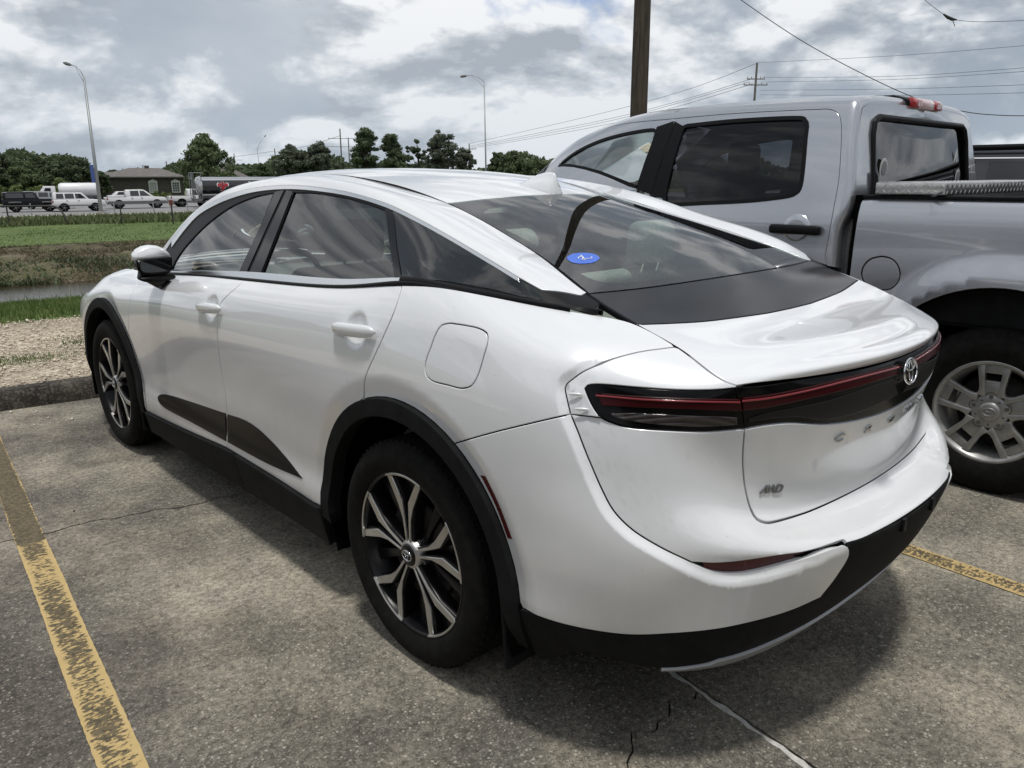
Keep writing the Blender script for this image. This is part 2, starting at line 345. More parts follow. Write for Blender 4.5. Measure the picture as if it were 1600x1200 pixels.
def panel(name, pt, outer, mat_, parent, holes=(), off=0., gap=.0018, bev=.0022, depth=.012, h=.022, sides=(0,), disp=None, fine=None, flange=.014, wall=True, rings=(), **tags):
    S = pt.scale; outer = clean(outer, S); holes = [clean(q, S) for q in holes]
    dfun = None
    if disp is not None or off:
        dfun = lambda P: (disp(P) if disp is not None else 0) + off + np.zeros(len(P))
    lo, _ = inset(pt, outer, gap + (bev if wall else 0)); hl = [inset(pt, q, -(gap + (bev if wall else 0)))[0] for q in holes]
    for q in (lo, *hl): np.clip(q[:, 1], 0, 1, out=q[:, 1]); np.clip(q[:, 0], -1 if pt.sym else 0, 1, out=q[:, 0])
    L2 = [lo * S] + [q * S for q in hl]
    mn, mx = L2[0].min(0), L2[0].max(0)
    gx, gy = np.arange(mn[0] + h / 2, mx[0], h), np.arange(mn[1] + h / 2, mx[1], h)
    G = np.stack(np.meshgrid(gx, gy), -1).reshape(-1, 2)
    if fine is not None:                                            # [(test(P3)->mask, spacing)]
        hf = fine[1]; fx, fy = np.arange(mn[0] + hf / 2, mx[0], hf), np.arange(mn[1] + hf / 2, mx[1], hf)
        F_ = np.stack(np.meshgrid(fx, fy), -1).reshape(-1, 2); m_ = fine[0](pt.ev(F_[:, 0] / S[0], F_[:, 1] / S[1])); F_ = F_[m_]
        m_ = fine[0](pt.ev(G[:, 0] / S[0], G[:, 1] / S[1])); G = np.concatenate([G[~m_], F_])
    if len(G):
        ok = inpoly(G, L2[0])
        for q in L2[1:]: ok &= ~inpoly(G, q)
        G = G[ok]
    if len(G):
        B = np.concatenate(L2); keep = np.ones(len(G), bool)
        for i in range(0, len(G), 4000):
            dd = ((G[i:i + 4000, None] - B[None]) ** 2).sum(2).min(1); keep[i:i + 4000] = dd > (.0045) ** 2
        G = G[keep]
    extra = []
    for g_, msk in rings:
        q, _ = inset(pt, outer, g_)
        ok = msk(pt.ev(q[:, 0], q[:, 1])) & inpoly(q * S, L2[0])
        q = q[ok] * S
        if len(q): d0 = ((q[:, None] - L2[0][None]) ** 2).sum(2).min(1); q = q[d0 > (.6 * g_) ** 2]
        if len(q): extra.append(q)
    if extra:
        extra = np.concatenate(extra)
        if len(G): G = G[np.concatenate([((G[i:i + 3000, None] - extra[None]) ** 2).sum(2).min(1) for i in range(0, len(G), 3000)]) > .0065 ** 2]
        G = np.concatenate([G, extra])
    co = []; ed = []
    for q in L2:
        b0 = len(co); co += [Vector(x) for x in q]; ed += [(b0 + i, b0 + (i + 1) % len(q)) for i in range(len(q))]
    co += [Vector(x) for x in G]
    r = geometry.delaunay_2d_cdt(co, ed, [], 0, 1e-7)
    V = np.array([tuple(x) for x in r[0]]); T = np.array([tuple(f) for f in r[2] if len(f) == 3])
    cen = V[T].mean(1); ok = inpoly(cen, L2[0])
    for q in L2[1:]: ok &= ~inpoly(cen, q)
    T = T[ok]
    a_ = V[T[:, 1]] - V[T[:, 0]]; b_ = V[T[:, 2]] - V[T[:, 0]]; T = T[np.abs(a_[:, 0] * b_[:, 1] - a_[:, 1] * b_[:, 0]) > 1e-9]
    U = V / S; P, Nn, _, _ = pt.frame(U[:, 0], U[:, 1], dfun)
    # orient triangles outwards
    fn = np.cross(P[T[:, 1]] - P[T[:, 0]], P[T[:, 2]] - P[T[:, 0]]); fl = (fn * Nn[T[:, 0]]).sum(1) < 0; T[fl] = T[fl][:, ::-1]
    vs = [P]; ns = [Nn]; fs = [tuple(map(int, t)) for t in T]; mi = [0] * len(fs); base = len(P)
    if wall:
        for loop, sgn in [(outer, 1)] + [(q, -1) for q in holes]:
            l1, _ = inset(pt, loop, sgn * (gap + bev)); l2, w = inset(pt, loop, sgn * gap); w = w * sgn
            for q in (l1, l2): np.clip(q[:, 1], 0, 1, out=q[:, 1]); np.clip(q[:, 0], -1 if pt.sym else 0, 1, out=q[:, 0])
            pa, na, _, _ = pt.frame(l1[:, 0], l1[:, 1], dfun); pb, nb, _, _ = pt.frame(l2[:, 0], l2[:, 1], dfun)
            nm = na * .6 - w * .8; nm /= np.linalg.norm(nm, axis=1)[:, None]
            rings = [(pa, na), (pb - nb * min(.0012, depth * .3), nm), (pb - nb * min(.0012, depth * .3), -w), (pb - nb * depth, -w), (pb - nb * depth, nb), (pb - nb * depth - w * flange, nb)]
            n = len(loop)
            for (A, An), (B, Bn), k in ((rings[0], rings[1], 0), (rings[2], rings[3], 0), (rings[4], rings[5], 1)):
                if k == 1 and not flange: continue
                vs += [A, B]; ns += [An, Bn]
                for i in range(n):
                    j = (i + 1) % n; q = (base + i, base + j, base + n + j, base + n + i)
                    c = np.cross(A[j] - A[i], B[i] - A[i]); 
                    if c @ An[i] < 0: q = q[::-1]
                    fs.append(q); mi.append(k)
                base += 2 * n
    vs = np.concatenate(vs); ns = np.concatenate(ns)
    out = []
    for sd in sides:
        v_ = vs.copy(); n_ = ns.copy(); f_ = fs
        if sd == -1: v_[:, 0] *= -1; n_[:, 0] *= -1; f_ = [q[::-1] for q in fs]
        me = bpy.data.meshes.new(name); me.from_pydata(v_.tolist(), [], f_)
        me.materials.append(MATS[mat_]); me.materials.append(MATS['gap_black'])
        me.polygons.foreach_set('material_index', mi); me.polygons.foreach_set('use_smooth', [True] * len(f_))
        me.update(); me.normals_split_custom_set_from_vertices(n_.tolist())
        out.append(link(name, me, parent(sd) if callable(parent) else parent, **tags))
    return out
def strip(name, pt, curve, w, off, mat_, parent, sides=(0,), th=.004, shift=0.):
    """a thin moulding that follows a (u, v) curve on a patch"""
    cv = clean(curve, pt.scale, .004); p, n, a, b = pt.frame(cv[:, 0], cv[:, 1])
    t = np.gradient(p, axis=0); t /= np.linalg.norm(t, axis=1)[:, None]; s_ = np.cross(n, t)
    prof = [(-w / 2, off - th), (-w / 2, off), (-w / 4, off + th * .35), (w / 4, off + th * .35), (w / 2, off), (w / 2, off - th)]
    k = len(prof); V = np.stack([p + s_ * (x + shift) + n * y for x, y in prof], 1).reshape(-1, 3); m = len(cv)
    F_ = [(i * k + j, i * k + j + 1, (i + 1) * k + j + 1, (i + 1) * k + j) for i in range(m - 1) for j in range(k - 1)]
    for sd in sides:
        v_ = V.copy()
        if sd == -1: v_[:, 0] *= -1
        mb = MB(); mb.smooth = True; mb.add(v_.tolist(), F_); o = mb.build(name, mat_, parent(sd) if callable(parent) else parent)
        try: o.data.set_sharp_from_angle(angle=radians(50))
        except Exception: pass
# ------------------------------------------------------------------ the white sedan
# stations: rear centre -> corner -> side -> front centre
SX=[ # (x,y) per station for a given ring are set below
]
def ringrows():
    rows=[]
    # rear part (s0..s5), side part y stations
    ys=[-.52,-.28,0,.4,.9,1.5,2.1,2.6,3.1]
    # ring data: rear centre y, rear z at s0..s3, corner pts s3,s4,s5 ; side z list ; side x list ; front
    def R(rear,side,front):
        rows.append([*rear,*side,*front])
    def side(z,x): # z,x arrays for 9 ys
        return [(a,b,c) for a,b,c in zip(x,ys,z)]
    F=lambda z,d=0:[(.885-d,3.42,z),(.74-d,3.68,z),(.42,3.80-d,z),(0,3.83-d,z)]
    F=lambda z,d=0:[(.885-d,3.40,z),(.75-d,3.66,min(z,.80)),(.42,3.79-d,min(z,.80)),(0,3.83-d,min(z,.80))]
    R([(0,-.975,.275),(.25,-.968,.275),(.47,-.94,.28),(.65,-.875,.29),(.765,-.77,.30),(.83,-.65,.31)],
      side([.22,.21,.21,.21,.21,.20,.20,.20,.21],[.83,.86,.87,.87,.865,.865,.87,.87,.87]),F(.22,.06))
    R([(0,-1.03,.34),(.25,-1.02,.34),(.47,-.985,.34),(.65,-.925,.34),(.775,-.80,.345),(.86,-.66,.35)],
      side([.345,.34,.34,.34,.34,.33,.33,.33,.34],[.895,.905,.908,.905,.90,.90,.905,.905,.905]),F(.34,.02))
    R([(0,-1.10,.45),(.25,-1.08,.45),(.47,-1.03,.455),(.65,-.955,.46),(.79,-.83,.46),(.872,-.68,.455)],
      side([.45]*9,[.91,.915,.915,.90,.893,.893,.90,.91,.912]),F(.45))
    R([(0,-1.145,.592),(.25,-1.127,.590),(.47,-1.07,.590),(.665,-.972,.59),(.805,-.84,.56),(.88,-.69,.555)],
      side([.55]*9,[.912,.917,.917,.903,.893,.893,.90,.912,.913]),F(.55))
    R([(0,-1.138,.620),(.25,-1.121,.622),(.48,-1.066,.632),(.678,-.972,.652),(.81,-.84,.65),(.88,-.69,.64)],
      side([.64]*9,[.912,.918,.92,.906,.896,.896,.903,.913,.912]),F(.64))
    R([(0,-1.112,.632),(.25,-1.090,.635),(.485,-1.028,.656),(.67,-.94,.70),(.80,-.825,.72),(.877,-.68,.72)],
      side([.72]*9,[.912,.919,.922,.911,.902,.902,.907,.915,.908]),F(.70,-.0))
    R([(0,-1.025,.650),(.25,-1.008,.656),(.485,-.965,.686),(.665,-.90,.75),(.79,-.80,.79),(.867,-.67,.80)],
      side([.80]*9,[.910,.919,.923,.916,.91,.91,.912,.913,.90]),F(.76,.01))
    R([(0,-1.010,.75),(.25,-.990,.755),(.48,-.943,.765),(.655,-.88,.82),(.78,-.79,.86),(.862,-.66,.875)],
      side([.88,.88,.88,.88,.88,.87,.87,.87,.85],[.906,.916,.920,.916,.914,.914,.912,.905,.885]),F(.80,.03))
    R([(0,-1.040,.86),(.25,-1.02,.86),(.47,-.963,.865),(.645,-.885,.89),(.765,-.785,.925),(.847,-.65,.955)],
      side([.965,.97,.97,.96,.95,.94,.93,.91,.885],[.894,.906,.911,.909,.908,.908,.903,.888,.86]),F(.82,.07))
    R([(0,-1.062,.95),(.25,-1.043,.95),(.46,-.988,.95),(.635,-.905,.955),(.745,-.79,.985),(.817,-.645,1.03)],
      side([1.05,1.065,1.065,1.05,1.025,1.0,.975,.95,.925],[.862,.883,.892,.893,.893,.892,.88,.855,.82]),F(.84,.12))
    R([(0,-1.062,1.0),(.25,-1.043,1.0),(.455,-.988,1.0),(.627,-.91,1.005),(.71,-.79,1.05),(.755,-.645,1.095)],
      side([1.12,1.145,1.145,1.11,1.08,1.05,1.012,.985,.958],[.795,.845,.862,.868,.869,.866,.85,.81,.77]),F(.86,.18))
    R([(0,-1.050,1.03),(.25,-1.030,1.03),(.45,-.978,1.032),(.61,-.917,1.034),(.62,-.795,1.087),(.627,-.64,1.141)],
      side([1.160,1.189,1.196,1.152,1.121,1.088,1.044,1.01,.978],[.68,.788,.828,.835,.833,.82,.79,.745,.70]),F(.875,.24))
    return rows
LOW=Patch(np.array(ringrows()),sym_u0=True,iters=4,scale=(6.2,1.1))
# TOP patch: rows from spoiler to hood front; each row 5 stations centre -> edge
def toprow(yc,zc,xe,ye,ze,pw=2.2):
    out=[]
    if xe is None:                      # edge taken from the top line of the flank patch
        e=LOW.ev(EDU,EDU*0+1); o=np.argsort(e[:,1]); xe=float(np.interp(ye,e[o,1],e[o,0])); ze=float(np.interp(ye,e[o,1],e[o,2]))
    for f in (0,.3,.58,.82,1):
        x=xe*f; out.append((x,yc+(ye-yc)*f**2.0,zc+(ze-zc)*f**pw))
    return out
EDU=np.linspace(.17,.40,200)
TR=[toprow(-1.050,1.030,None,-.917,0),
    toprow(-1.064,1.048,None,-.908,0,3),
    toprow(-1.056,1.063,None,-.895,0,3),
    toprow(-1.025,1.070,None,-.880,0,3),
    toprow(-.992,1.074,None,-.862,0,3),
    toprow(-.955,1.090,None,-.840,0,2.6),
    toprow(-.900,1.093,None,-.805,0,3),
    toprow(-.82,1.096,None,-.750,0,3.),
    toprow(-.722,1.118,None,-.650,0,3.),
    toprow(-.62,1.160,.620,-.555,1.167,2.5),
    toprow(-.525,1.199,.603,-.445,1.202),
    toprow(-.28,1.292,.555,-.25,1.266),
    toprow(.0,1.375,.495,.06,1.348),
    toprow(.26,1.437,.464,.305,1.407),
    toprow(.6,1.497,.467,.61,1.470),
    toprow(1.0,1.530,.48,1.0,1.508),
    toprow(1.4,1.535,.49,1.35,1.508),
    toprow(1.75,1.50,.50,1.62,1.478),
    toprow(2.1,1.40,.56,1.88,1.385),
    toprow(2.5,1.23,.66,2.2,1.21),
    toprow(2.80,1.09,.72,2.45,1.07),
    toprow(3.1,1.03,.70,2.9,.998),
    toprow(3.40,.95,.66,3.2,.945),
    toprow(3.60,.90,.58,3.45,.90),
    toprow(3.70,.86,.5,3.58,.86)]
TOP=Patch(TR,sym_u0=True,iters=4,scale=(.58,5.3))
# SIDE greenhouse: stations along y (u), v: 0 belt .. 1 ditch
GS=[ # belt, dlo low-mid, dlo top, rail crest, ditch   (rear -> front)
 [(.627,-.64,1.141),(.627,-.639,1.1415),(.627,-.638,1.142),(.626,-.637,1.1425),(.625,-.636,1.143)],
 [(.68,-.52,1.160),(.688,-.51,1.163),(.685,-.50,1.168),(.655,-.49,1.180),(.609,-.48,1.190)],
 [(.762,-.35,1.182),(.748,-.35,1.200),(.718,-.34,1.225),(.660,-.30,1.262),(.565,-.285,1.257)],
 [(.812,-.12,1.194),(.778,-.11,1.23),(.702,-.12,1.288),(.62,-.06,1.328),(.515,-.05,1.322)],
 [(.829,.08,1.196),(.785,.09,1.25),(.677,.09,1.342),(.585,.14,1.378),(.482,.14,1.370)],
 [(.835,.4,1.152),(.785,.4,1.245),(.655,.39,1.411),(.57,.42,1.441),(.465,.42,1.432)],
 [(.833,.9,1.121),(.785,.9,1.24),(.650,.9,1.463),(.578,.9,1.495),(.478,.9,1.500)],
 [(.826,1.3,1.10),(.785,1.3,1.21),(.655,1.3,1.455),(.585,1.3,1.490),(.488,1.3,1.509)],
 [(.813,1.65,1.078),(.785,1.65,1.17),(.672,1.65,1.415),(.61,1.62,1.455),(.503,1.6,1.482)],
 [(.80,1.95,1.058),(.78,1.95,1.12),(.70,1.95,1.325),(.65,1.87,1.372),(.558,1.86,1.396)],
 [(.782,2.2,1.036),(.768,2.2,1.08),(.725,2.2,1.19),(.71,2.12,1.25),(.64,2.10,1.27)],
 [(.76,2.45,1.01),(.76,2.45,1.02),(.75,2.46,1.04),(.74,2.46,1.065),(.72,2.45,1.07)],
]
SIDE=Patch(np.array(GS).transpose(1,0,2),iters=4,scale=(3.3,.5))
CURVD = {
    'fd': '7548992674589731738694487359915173538701734581767341763173497113736066807373628773855921739655667407521574174861742545407431420974353871743735367437321474352905743126007428229374242003741817187407145673901224736810227346084773280697731705657314044873180342',
    'bd': '613899856137986861439783615596646172950861939309621690676234880662458494624881816247785662477500624872466248697262496682625163776254606462585749626254426267514762724867627545836277430762784037627737726276351362763258627630046277274362802493628422306291195562961685629914356298121462941019629008506289070362920574',
    'cd': '482299944813990448059810479897114795960547949489479693854800927248079149481590174825887648368728484785744858842048718252488580764899789549147714492875374941737049517218496570104975682749846640499264434999624250066037',
    'rk_f': '7318034272430354717203667105037770420387698203986924040868690419681504306762044267120455666204686613048165650495651805096471052264250536638005496336056262920574',
    'rk_r': '6292057462510567620905616168055561280550608705446047053960080534596805295929052458900519585105135813050857750502573704965699049156620485562404795586047455490469551204655474046054370456',
    'arc_r': '5415002754270142543402825436046254330718542511205411161253922127536826375339313953063646526741455224461051765025512453935067571250065981494261954872635147986449472064884636647145476397445562654360607542655826417255224083517139994774391943283845383937773334371628323664232636211806358713013564085435510548355103373564018035890057',
    'arc_ri': '5339002753530129536102515365040353630604535709015346131653291767530822265283267352523109521735395178395751354345508746885035498249805226492154224857556747895659471856974642568045635608448054834396530543115078422848034148447940724108400236993938327238802840383024003787194437531484372910473714070037080471371203043726017437490067',
    'arc_f': '8669001886900136870302808706046387000718868511018661157386292073859025638544305184933568843840928380454983224929826452648206557681505868809561208041631079886424793564557883640778326290778361187734590376875650764153587596502575544647751542157480373974473249741927627396226473761749736212717352087273470589734703887352023273620105',
    'arc_fi': '8548002185690124858202488587040285840603857408918555128885301726849821748460260684183029837334558325387482764251822645688177483281275053807852358030537479825465793455037887548978415422779653067752514277094932766846747628436475914005755636087525319574962775747223407451188374351439742310457415073474120513741403457420021174300098',
    'q_seam': '25039987252499602546993325689907259198802615985326389826266097982683976927069735273097002754966327789624280295842826954228499499287694452904938829329326296092602988919030159111304190263066894030908858312287553145866131508536313884303116830030958167307580263054788330367739',
    'q_bump': '303677393083767631317615317975553228749532777434332773703378730134217240346471753507710735507035359269593633688036746799371567153754662937926541383264463872634739126245395261403992603240325921407358084115569341585575',
    'fold_in1': '3036773930127614299074922969736529477229293071082913697928966842287967002862655228456400282762492809609027915929277257692753561527345470271653372697519926805070266249492643483126224717260146192579452525554432253043412504425224764164244840802418399823863918235438392322376022893680225735972227351921973440216633592136327521063187207630942047299620182892',
    'fold_top': '201828921991281019642720193726271910253718822456185423871825233217952287176422511733222317002202166721871637218016062179157421841541219315082205147522211442223914092257137622771342230013082325127323531239238512052420117124601138250611052563107226331038271510042808096729120928302108883127',
    'fold_end': '0888312708722885085426600836242308212219081721000818198408231872083017660837166708431578084914980857142308661352087612820885121208931142',
    'w_bot': '0893114209341128097411121013109610531080109310661133105611721049120910441247104012861037132710361371103414091032145010301491102715341024157610201619101516621010170310051744099917830993182109881858098318950977193109721967096620030960203909542075094721100939214609312181092222160912225109012286089023210878235708672393085724300847246808382507083125450826258408212624081726660814270908102754080827990805284508022891080029390797298607943034079030850787313607843187078232370779328707763336077133850764343307563481074435290729',
    'up_low': '201828921986286319542830192327951891276318582737182927211800271017712703174027021708270516742712164427201613273215802747154627661510278814742815143628471399288413612927132229771285303212473095120831661167324211253319108233931038346409943530094935880905363708613676',
    'notch': '08613676083537020834349508383170',
    'up_low2': '08383170080331450769310607333073069330660654308806123127056631810518324604673317041533910366346103143539026036160203368501443742008337820021380300003805',
    'lamp': '293987042918881628898873284789272818896027838996274390352701907426589113261491512571918925309224249292582455929024189322238293532345938323089414227294442236947522019505216795372128957420889612204996512011968919739727193797631904979718649838182898751792991017539941',
    'lamp_r': '1753994117239848169897441678963116599513163893651618921215999046158488711568869015498507',
    'lamp_b': '15498507158884951627847716658456170484311743840517838378182483511862832819018305194082801981825320218225206281952102816321418130218080952220805722618018230279772343793923827902241978712453784524847826252978072567780226067808263978182672783327057858273578982762796127868039281081272839824528688373289484892917860129398704',
    'bar_b': '154884941510852614738556143585811393859713608604132486081286860712488602120985911170857411228543107285021021845609718410092683710876832908318291078182610742824406998229065482160607820505608198051381960467819904228207037682190328823502798255022582790181830101348327008483560031838700008418',
    'gate': '15488494153283031515811614997938148477731471763814607514144873901435725914237135141070031398686813866731137565971365646813556326134661801339603413345894132957671324558213145437128753511249531812165323117853511130539410945423105254551005548609555515090255420848556507925584073756010683561706305632057956470529566304805678043156940381571003315727027957450226576501715787011258100051583400005857',
    'fuel': '42919365425193744212938441739392413193994090940540539401401593863984935239659287395491983949909439518966395588223957869939608558396484093969826439778137399279674015783040487732409076664129763941737634421976334261762343067613434976124383763344147696443577944445790944488047444781874442832844328469442286094415872844098848440189604392905843789186435892834326933142919365',
    'refl': '393046883899473338674777',
    'refl2': '38674777385046463832451638144386379642553778412337613987374438483728371437133577369834403682330436673170365230373637290836212781',
    'refl3': '362127813650273636782690',
    'refl4': '36782690369328173708294737223078373732123752334737673483378236193798375238163892383540283854416238734294389244253911455639304688',
    'pb_f': '62940749632407496356074963870749641907506451075064840750651607506549075065820750661507496648074966860747672607446768073868110733685307296894072769310728696507346992074570300782705408397071091970741016705811147031120969931290694513566911139668721435682914746785151167401549669515876652162666171659658116926545172565091758647317916437182464021857636718906332192362981956',
    'pb_r1': '627919766249201162182049618820856159211361312129610121326072212260442099601620635993202359711973594819155925185359031788588017245860166558401605582115445801148257801420576013595740129957201239570011795680112056601063564010075620095456000905',
    'pb_r2': '560009055630088956590873568908575719084157490825577908105809079758400784587107745902076559300759595807545986075160140749604307486072074761020748613107486161074961910750622107506251075162810751',
    'redtop': '281886832775872427348766269488082654885026158891257689332538897424999015246190552422909423849133234691702307920722699243223092782191931421529349211193842074941520359447199694791956950919159539187495661832959017899610174596251702963416589636',
    'redbot': '16189220165692291694923417329236177092321808922518469214188491991921918119599160199791372035911120739083211190532150902021898985222789482266890923038869234088272376878524118743244587012483865125218603255885562594850926318463266884182705837327448328',
    'clrtop': '2684814426488192261282412578829025448340250983912472844324348496240285392368858223328623229586642257870422198741218087762140880921018840206388692025889519878919194989411911896118738978183689911798900117619008172490101687900816499003',
    'clrbot': '162886901667867917058663174386431781862018198594185785681895854319328519197084952007847020458445208284192119839221578362219483322232829922708267230782342344820323808174241581472456811924958097253480782573806026138041',
    'rbt': '1646968616109700157597081539971415029717146597201426972413909727135297311313973412749738123397431192974811509754110797611066976810259777098297870939979808959809085098200804983107569842070798510659985806119864056098690508987204559873040198720344986902879863022798550166984501029831',
    'rbb': '01259495018795060246951203049515035995150413951204659508051695020566949506159487066494790712947007609462080794530854944308999434094494240988941410319404107293941112938311539372119493601233934812719336130893251344931413799303141392941456928414969276153692681575925816149243',
    'mesh_t': '1550890815158963148090161444906214049098137391151339912413059128126991291231913111929136115591421116914710759151103391560990916309449172089791840848920008089217076592360720925806739281062593050575932805239351046993710414939003579405029994170239942401779427',
    'mesh_b': '00298556009685510158853802178519027384960327847303798450042884300477841505238407057384040620840306668407071284140757842708038444084884680894850109418546098885981035865310818705112587501168878312108805125388181294882613358828137388261408882114398816147788071509879315418778',
    'dlo': '9665455796234741958149319536510194855228942853159365538292925425920854429102545889855483885654978715547685575426839353758231533880745320792653177784532276445332750253447390535672775369716353817048539269335398681754006704539565885385647253716356535662435342613453306030532059295309583153005738529256505287556652865487528954125296534053065272531752055328513953375074534350095345494453424881533648165328475153184684530646175292454952764480525944125240434052164267518941925159411551304034510439515083386250723767506936685072356550813458509433435111322251293093514829865161287451732757518326385190251851932401519322865189217651802072516919745156188251451787513216955119160751061522509614415091136550931292510312235126115951621081523610095331094454360882553908225628',
    'dlo_in': '9575329495033483942636649344383292563984916341199064423389464361883244808714457585814635846046568332466382024666807446727951468678344706772047287609475074984774738647997262483171394865701448976887492267564936664549386531493464154926630049176189490960814903598049005881489757864895569548945609489555274899545049055376491453064925523849385172495051064960504249684978497249134970485249654789495747264947466149344596491945304902446348854395486643234842424948164174478740954758401447313929470938394693374246843642467835384677342946793315468331934688306546942960469828504701273647022621470125064697239246892281467521754657207546331980460618914576180045401714450116314459155244141476436714024318133042671259421611904163',
    'tri': '08225628075862800705687606607398061978460585817805528474051987460487900504579260',
    'gf1': '62924712639046826491466365964639670445986799455068994495700244347108436672134291731742097426411075374001764938877763377078783654799435418106343082193313833231918445306585562933866527978780264188932465899922699092205191671816923015019272115393140748',
    'gf2': '931407489042061987490519847304208216033479790264776002117558017473800150721301367055012869050124676001226621012164860120',
    'gf3': '6486012064500402641906596392090063671132634613596327158563101813629720466289224362822447627726566274287262723096627233286274357062763825628040966285438862924712',
    'gr1': '5826466757494682567847055608473155374752547047665401477953334789526747995203480751404814507948195018482149594820489948154836480647724793470847774646476045894741452847134471468144134652',
    'gr2': '441346524361431543084008425337164196343141343144406828494007258239412302387120073799169637251365365110163581065035180269',
    'gr3': '351802693610022037010180379901483876013039580112404200954126008142100069429000614363005844350056450700544578005346490051471800484788004548570042492700404998003950680038514100385214003752890037537300375460003955500043564400475745005158520055',
    'gr4': '5852005558340309582005505809078258001008579412305788145157851671578218925781211657812330578225505783277457863005579032445795349358003754580740325816433258264667',
    'gq': '4288477042284831418248314117482040334802393247843816477136874766354747723400478732524808310948302976484928244865267648702532486523934849226048262135479720164767190347421790472816824725157947321480474313874753129847531215473211134703101046770920458208524329081338480806255808392070089918250946167110061558107714781157142312431386133313571425133015171300160512631691122017811176187611311974108420741034217809792283091923890855249307902614070827370624285805482973048730760445316304223259035433460414340205803466083435411154362415193714191138062315389727243986313340713542415039504222435942884770',
    'gqi': '36213788355738533493392334143969333239723235394831273905301238502893379227773738266236932538364324143585229735162191343221033333203732221966305519242849192823241975214820472030211519202198181222891715238416392481157125831512268814842793150829101587302617143138191032382168333824843427280734993093354833313585355836213788',
    'bp1': '624047816140482460454877',
    'bp2': '604548776041452460394215603939346040367260433424604731876052295860582735606425176072230360812095609018896101168361131476612612676142105561590837617906116201037562280124',
    'bp3': '622801246337013464500146',
    'bp4': '6450014664180419639006736366091563441147632513726308159262931808628020226268223562592447625126716244289762393127623633636233360862333865623341406236444062404781',
    'bq1': '598748725911481658394768',
    'bq2': '583947685828442958204125581338465806358458013336579730985794286957922648579124345791222657922024579518095798159858031390580911835817097558270764583805485852032458690087',
    'bq3': '58690087596000916056009561570100',
    'bq4': '615701006131035261090590609108176074103760601252604814646037167360271881601920896011229960042514599827325992295559883184598534215982366959813931598142115983452059874872',
    'cp1': '441848834364486643244808427646714233447541814205412238934056356139863223391328953841259137712314370020293627173535531427348011053411076733460414',
    'cp2': '334604143418033534890265',
    'cp3': '3489026535490616361409533682127337511578382018693887214739512416401326794071293441263188417934444230370442793972432642534373455344184883',
    'g_top': '987854719682546794735463924854599006545687425452845154498129544677715443737854406940543764625435595154325408543048405429425154283652542730535427246054261867542612685427065854270028542800005430',
    'g_bot': '997840389830404096774042951640449346404591664046897240488763404985354051828340538004405577324058742640607085406367114066631240695891407254544075500640774556408041094082367740833267408528854086237640871906408814604089102240900578409101094091',
    'd_fr': '9999322498783225972932269572322794083227923632269054322688633226867332258474322482653222804332217807321975533218727932166984321666693215633932155994321656363216526732154892321445093213411932113726320933323206294032032550319921623195',
    'frit': '1255539119585383264253763315537039765365461753615224535657945352632153466929533974725332794153238338531286705295907052649367522395425170964951089683507697015042970750069702497096904933967248969650485996274824960347899583475695664723955746939553466095534625955445909554455495524518954644839537444995234416950443869481435994444323940742939359426692894243919342229077420689274193872341838580417884054175819541727950417176684170734841706993417066084170620041715778417153484171492341724509417141204170367041693236416828174167240741662003416515994163119141620774416003434158',
    'stick': '92844520911245348927454587784548861745478455454483034539815545338011452578914515781945047794448378704463810144458370443285404428870544278856442989864433910244399208444792904458933744719326449492844520',
    'seam2': '303677392993775529527773291277912873781128377831280278522768787427357898',
    'fin_a': '3014843330068418',
    'fin_b': '2920800229137997',
    'cpos': '0530774105227734',
    'awdpos': '1133649411276493',
}

CURV = {k: [(int(a[i:i + 4]) / 9999, int(a[i + 4:i + 8]) / 9999) for i in range(0, len(a), 8)] for k, a in CURVD.items()}
CV = lambda k: np.array(CURV[k])
R_ = lambda a: a[::-1]
def edge(v, u0, u1, n=None):
    n = n or max(2, int(abs(u1 - u0) / .0035)); return np.stack([np.linspace(u0, u1, n), np.full(n, float(v))], 1)
def uedge(u, v0, v1, n=None):
    n = n or max(2, int(abs(v1 - v0) / .01)); return np.stack([np.full(n, float(u)), np.linspace(v0, v1, n)], 1)
def J(*a): return np.concatenate([np.asarray(x, float).reshape(-1, 2) for x in a])
def arcseg(k, a0, a1):
    c_ = CV(k); n = len(c_) - 1; i0, i1 = [(a + 15) / 208 * n for a in (a0, a1)]
    s = np.linspace(i0, i1, max(4, int(abs(i1 - i0)) + 1)); i = np.arange(n + 1); return np.stack([np.interp(s, i, c_[:, 0]), np.interp(s, i, c_[:, 1])], 1)
def near(c, q): return int(np.argmin(((c - np.asarray(q)) ** 2).sum(1)))
UL2 = None
def sym(half): h = np.asarray(half, float).copy(); m = h[::-1].copy(); m[:, 0] *= -1; return J(h, m)
def x0(c):                                                          # a half curve whose last point is put on the centre line
    c = np.array(c, float); k = np.where(c[:, 0] < .085)[0]; k = k[k > len(c) // 3]; i = k[0]
    s_ = (c[i, 1] - c[i - 3, 1]) / (c[i, 0] - c[i - 3, 0] - 1e-9); s_ = float(np.clip(s_, -.6, .6)); u1, v1 = c[i]
    c[k, 1] = v1 + s_ * (c[k, 0] ** 2 - u1 * u1) / (2 * u1); c[-1, 0] = 0; return c

car = empty('white_sedan', (0, 0, 0), label='large pearl white fastback sedan with black wheel arch trim, parked nearest the camera', cat='car')
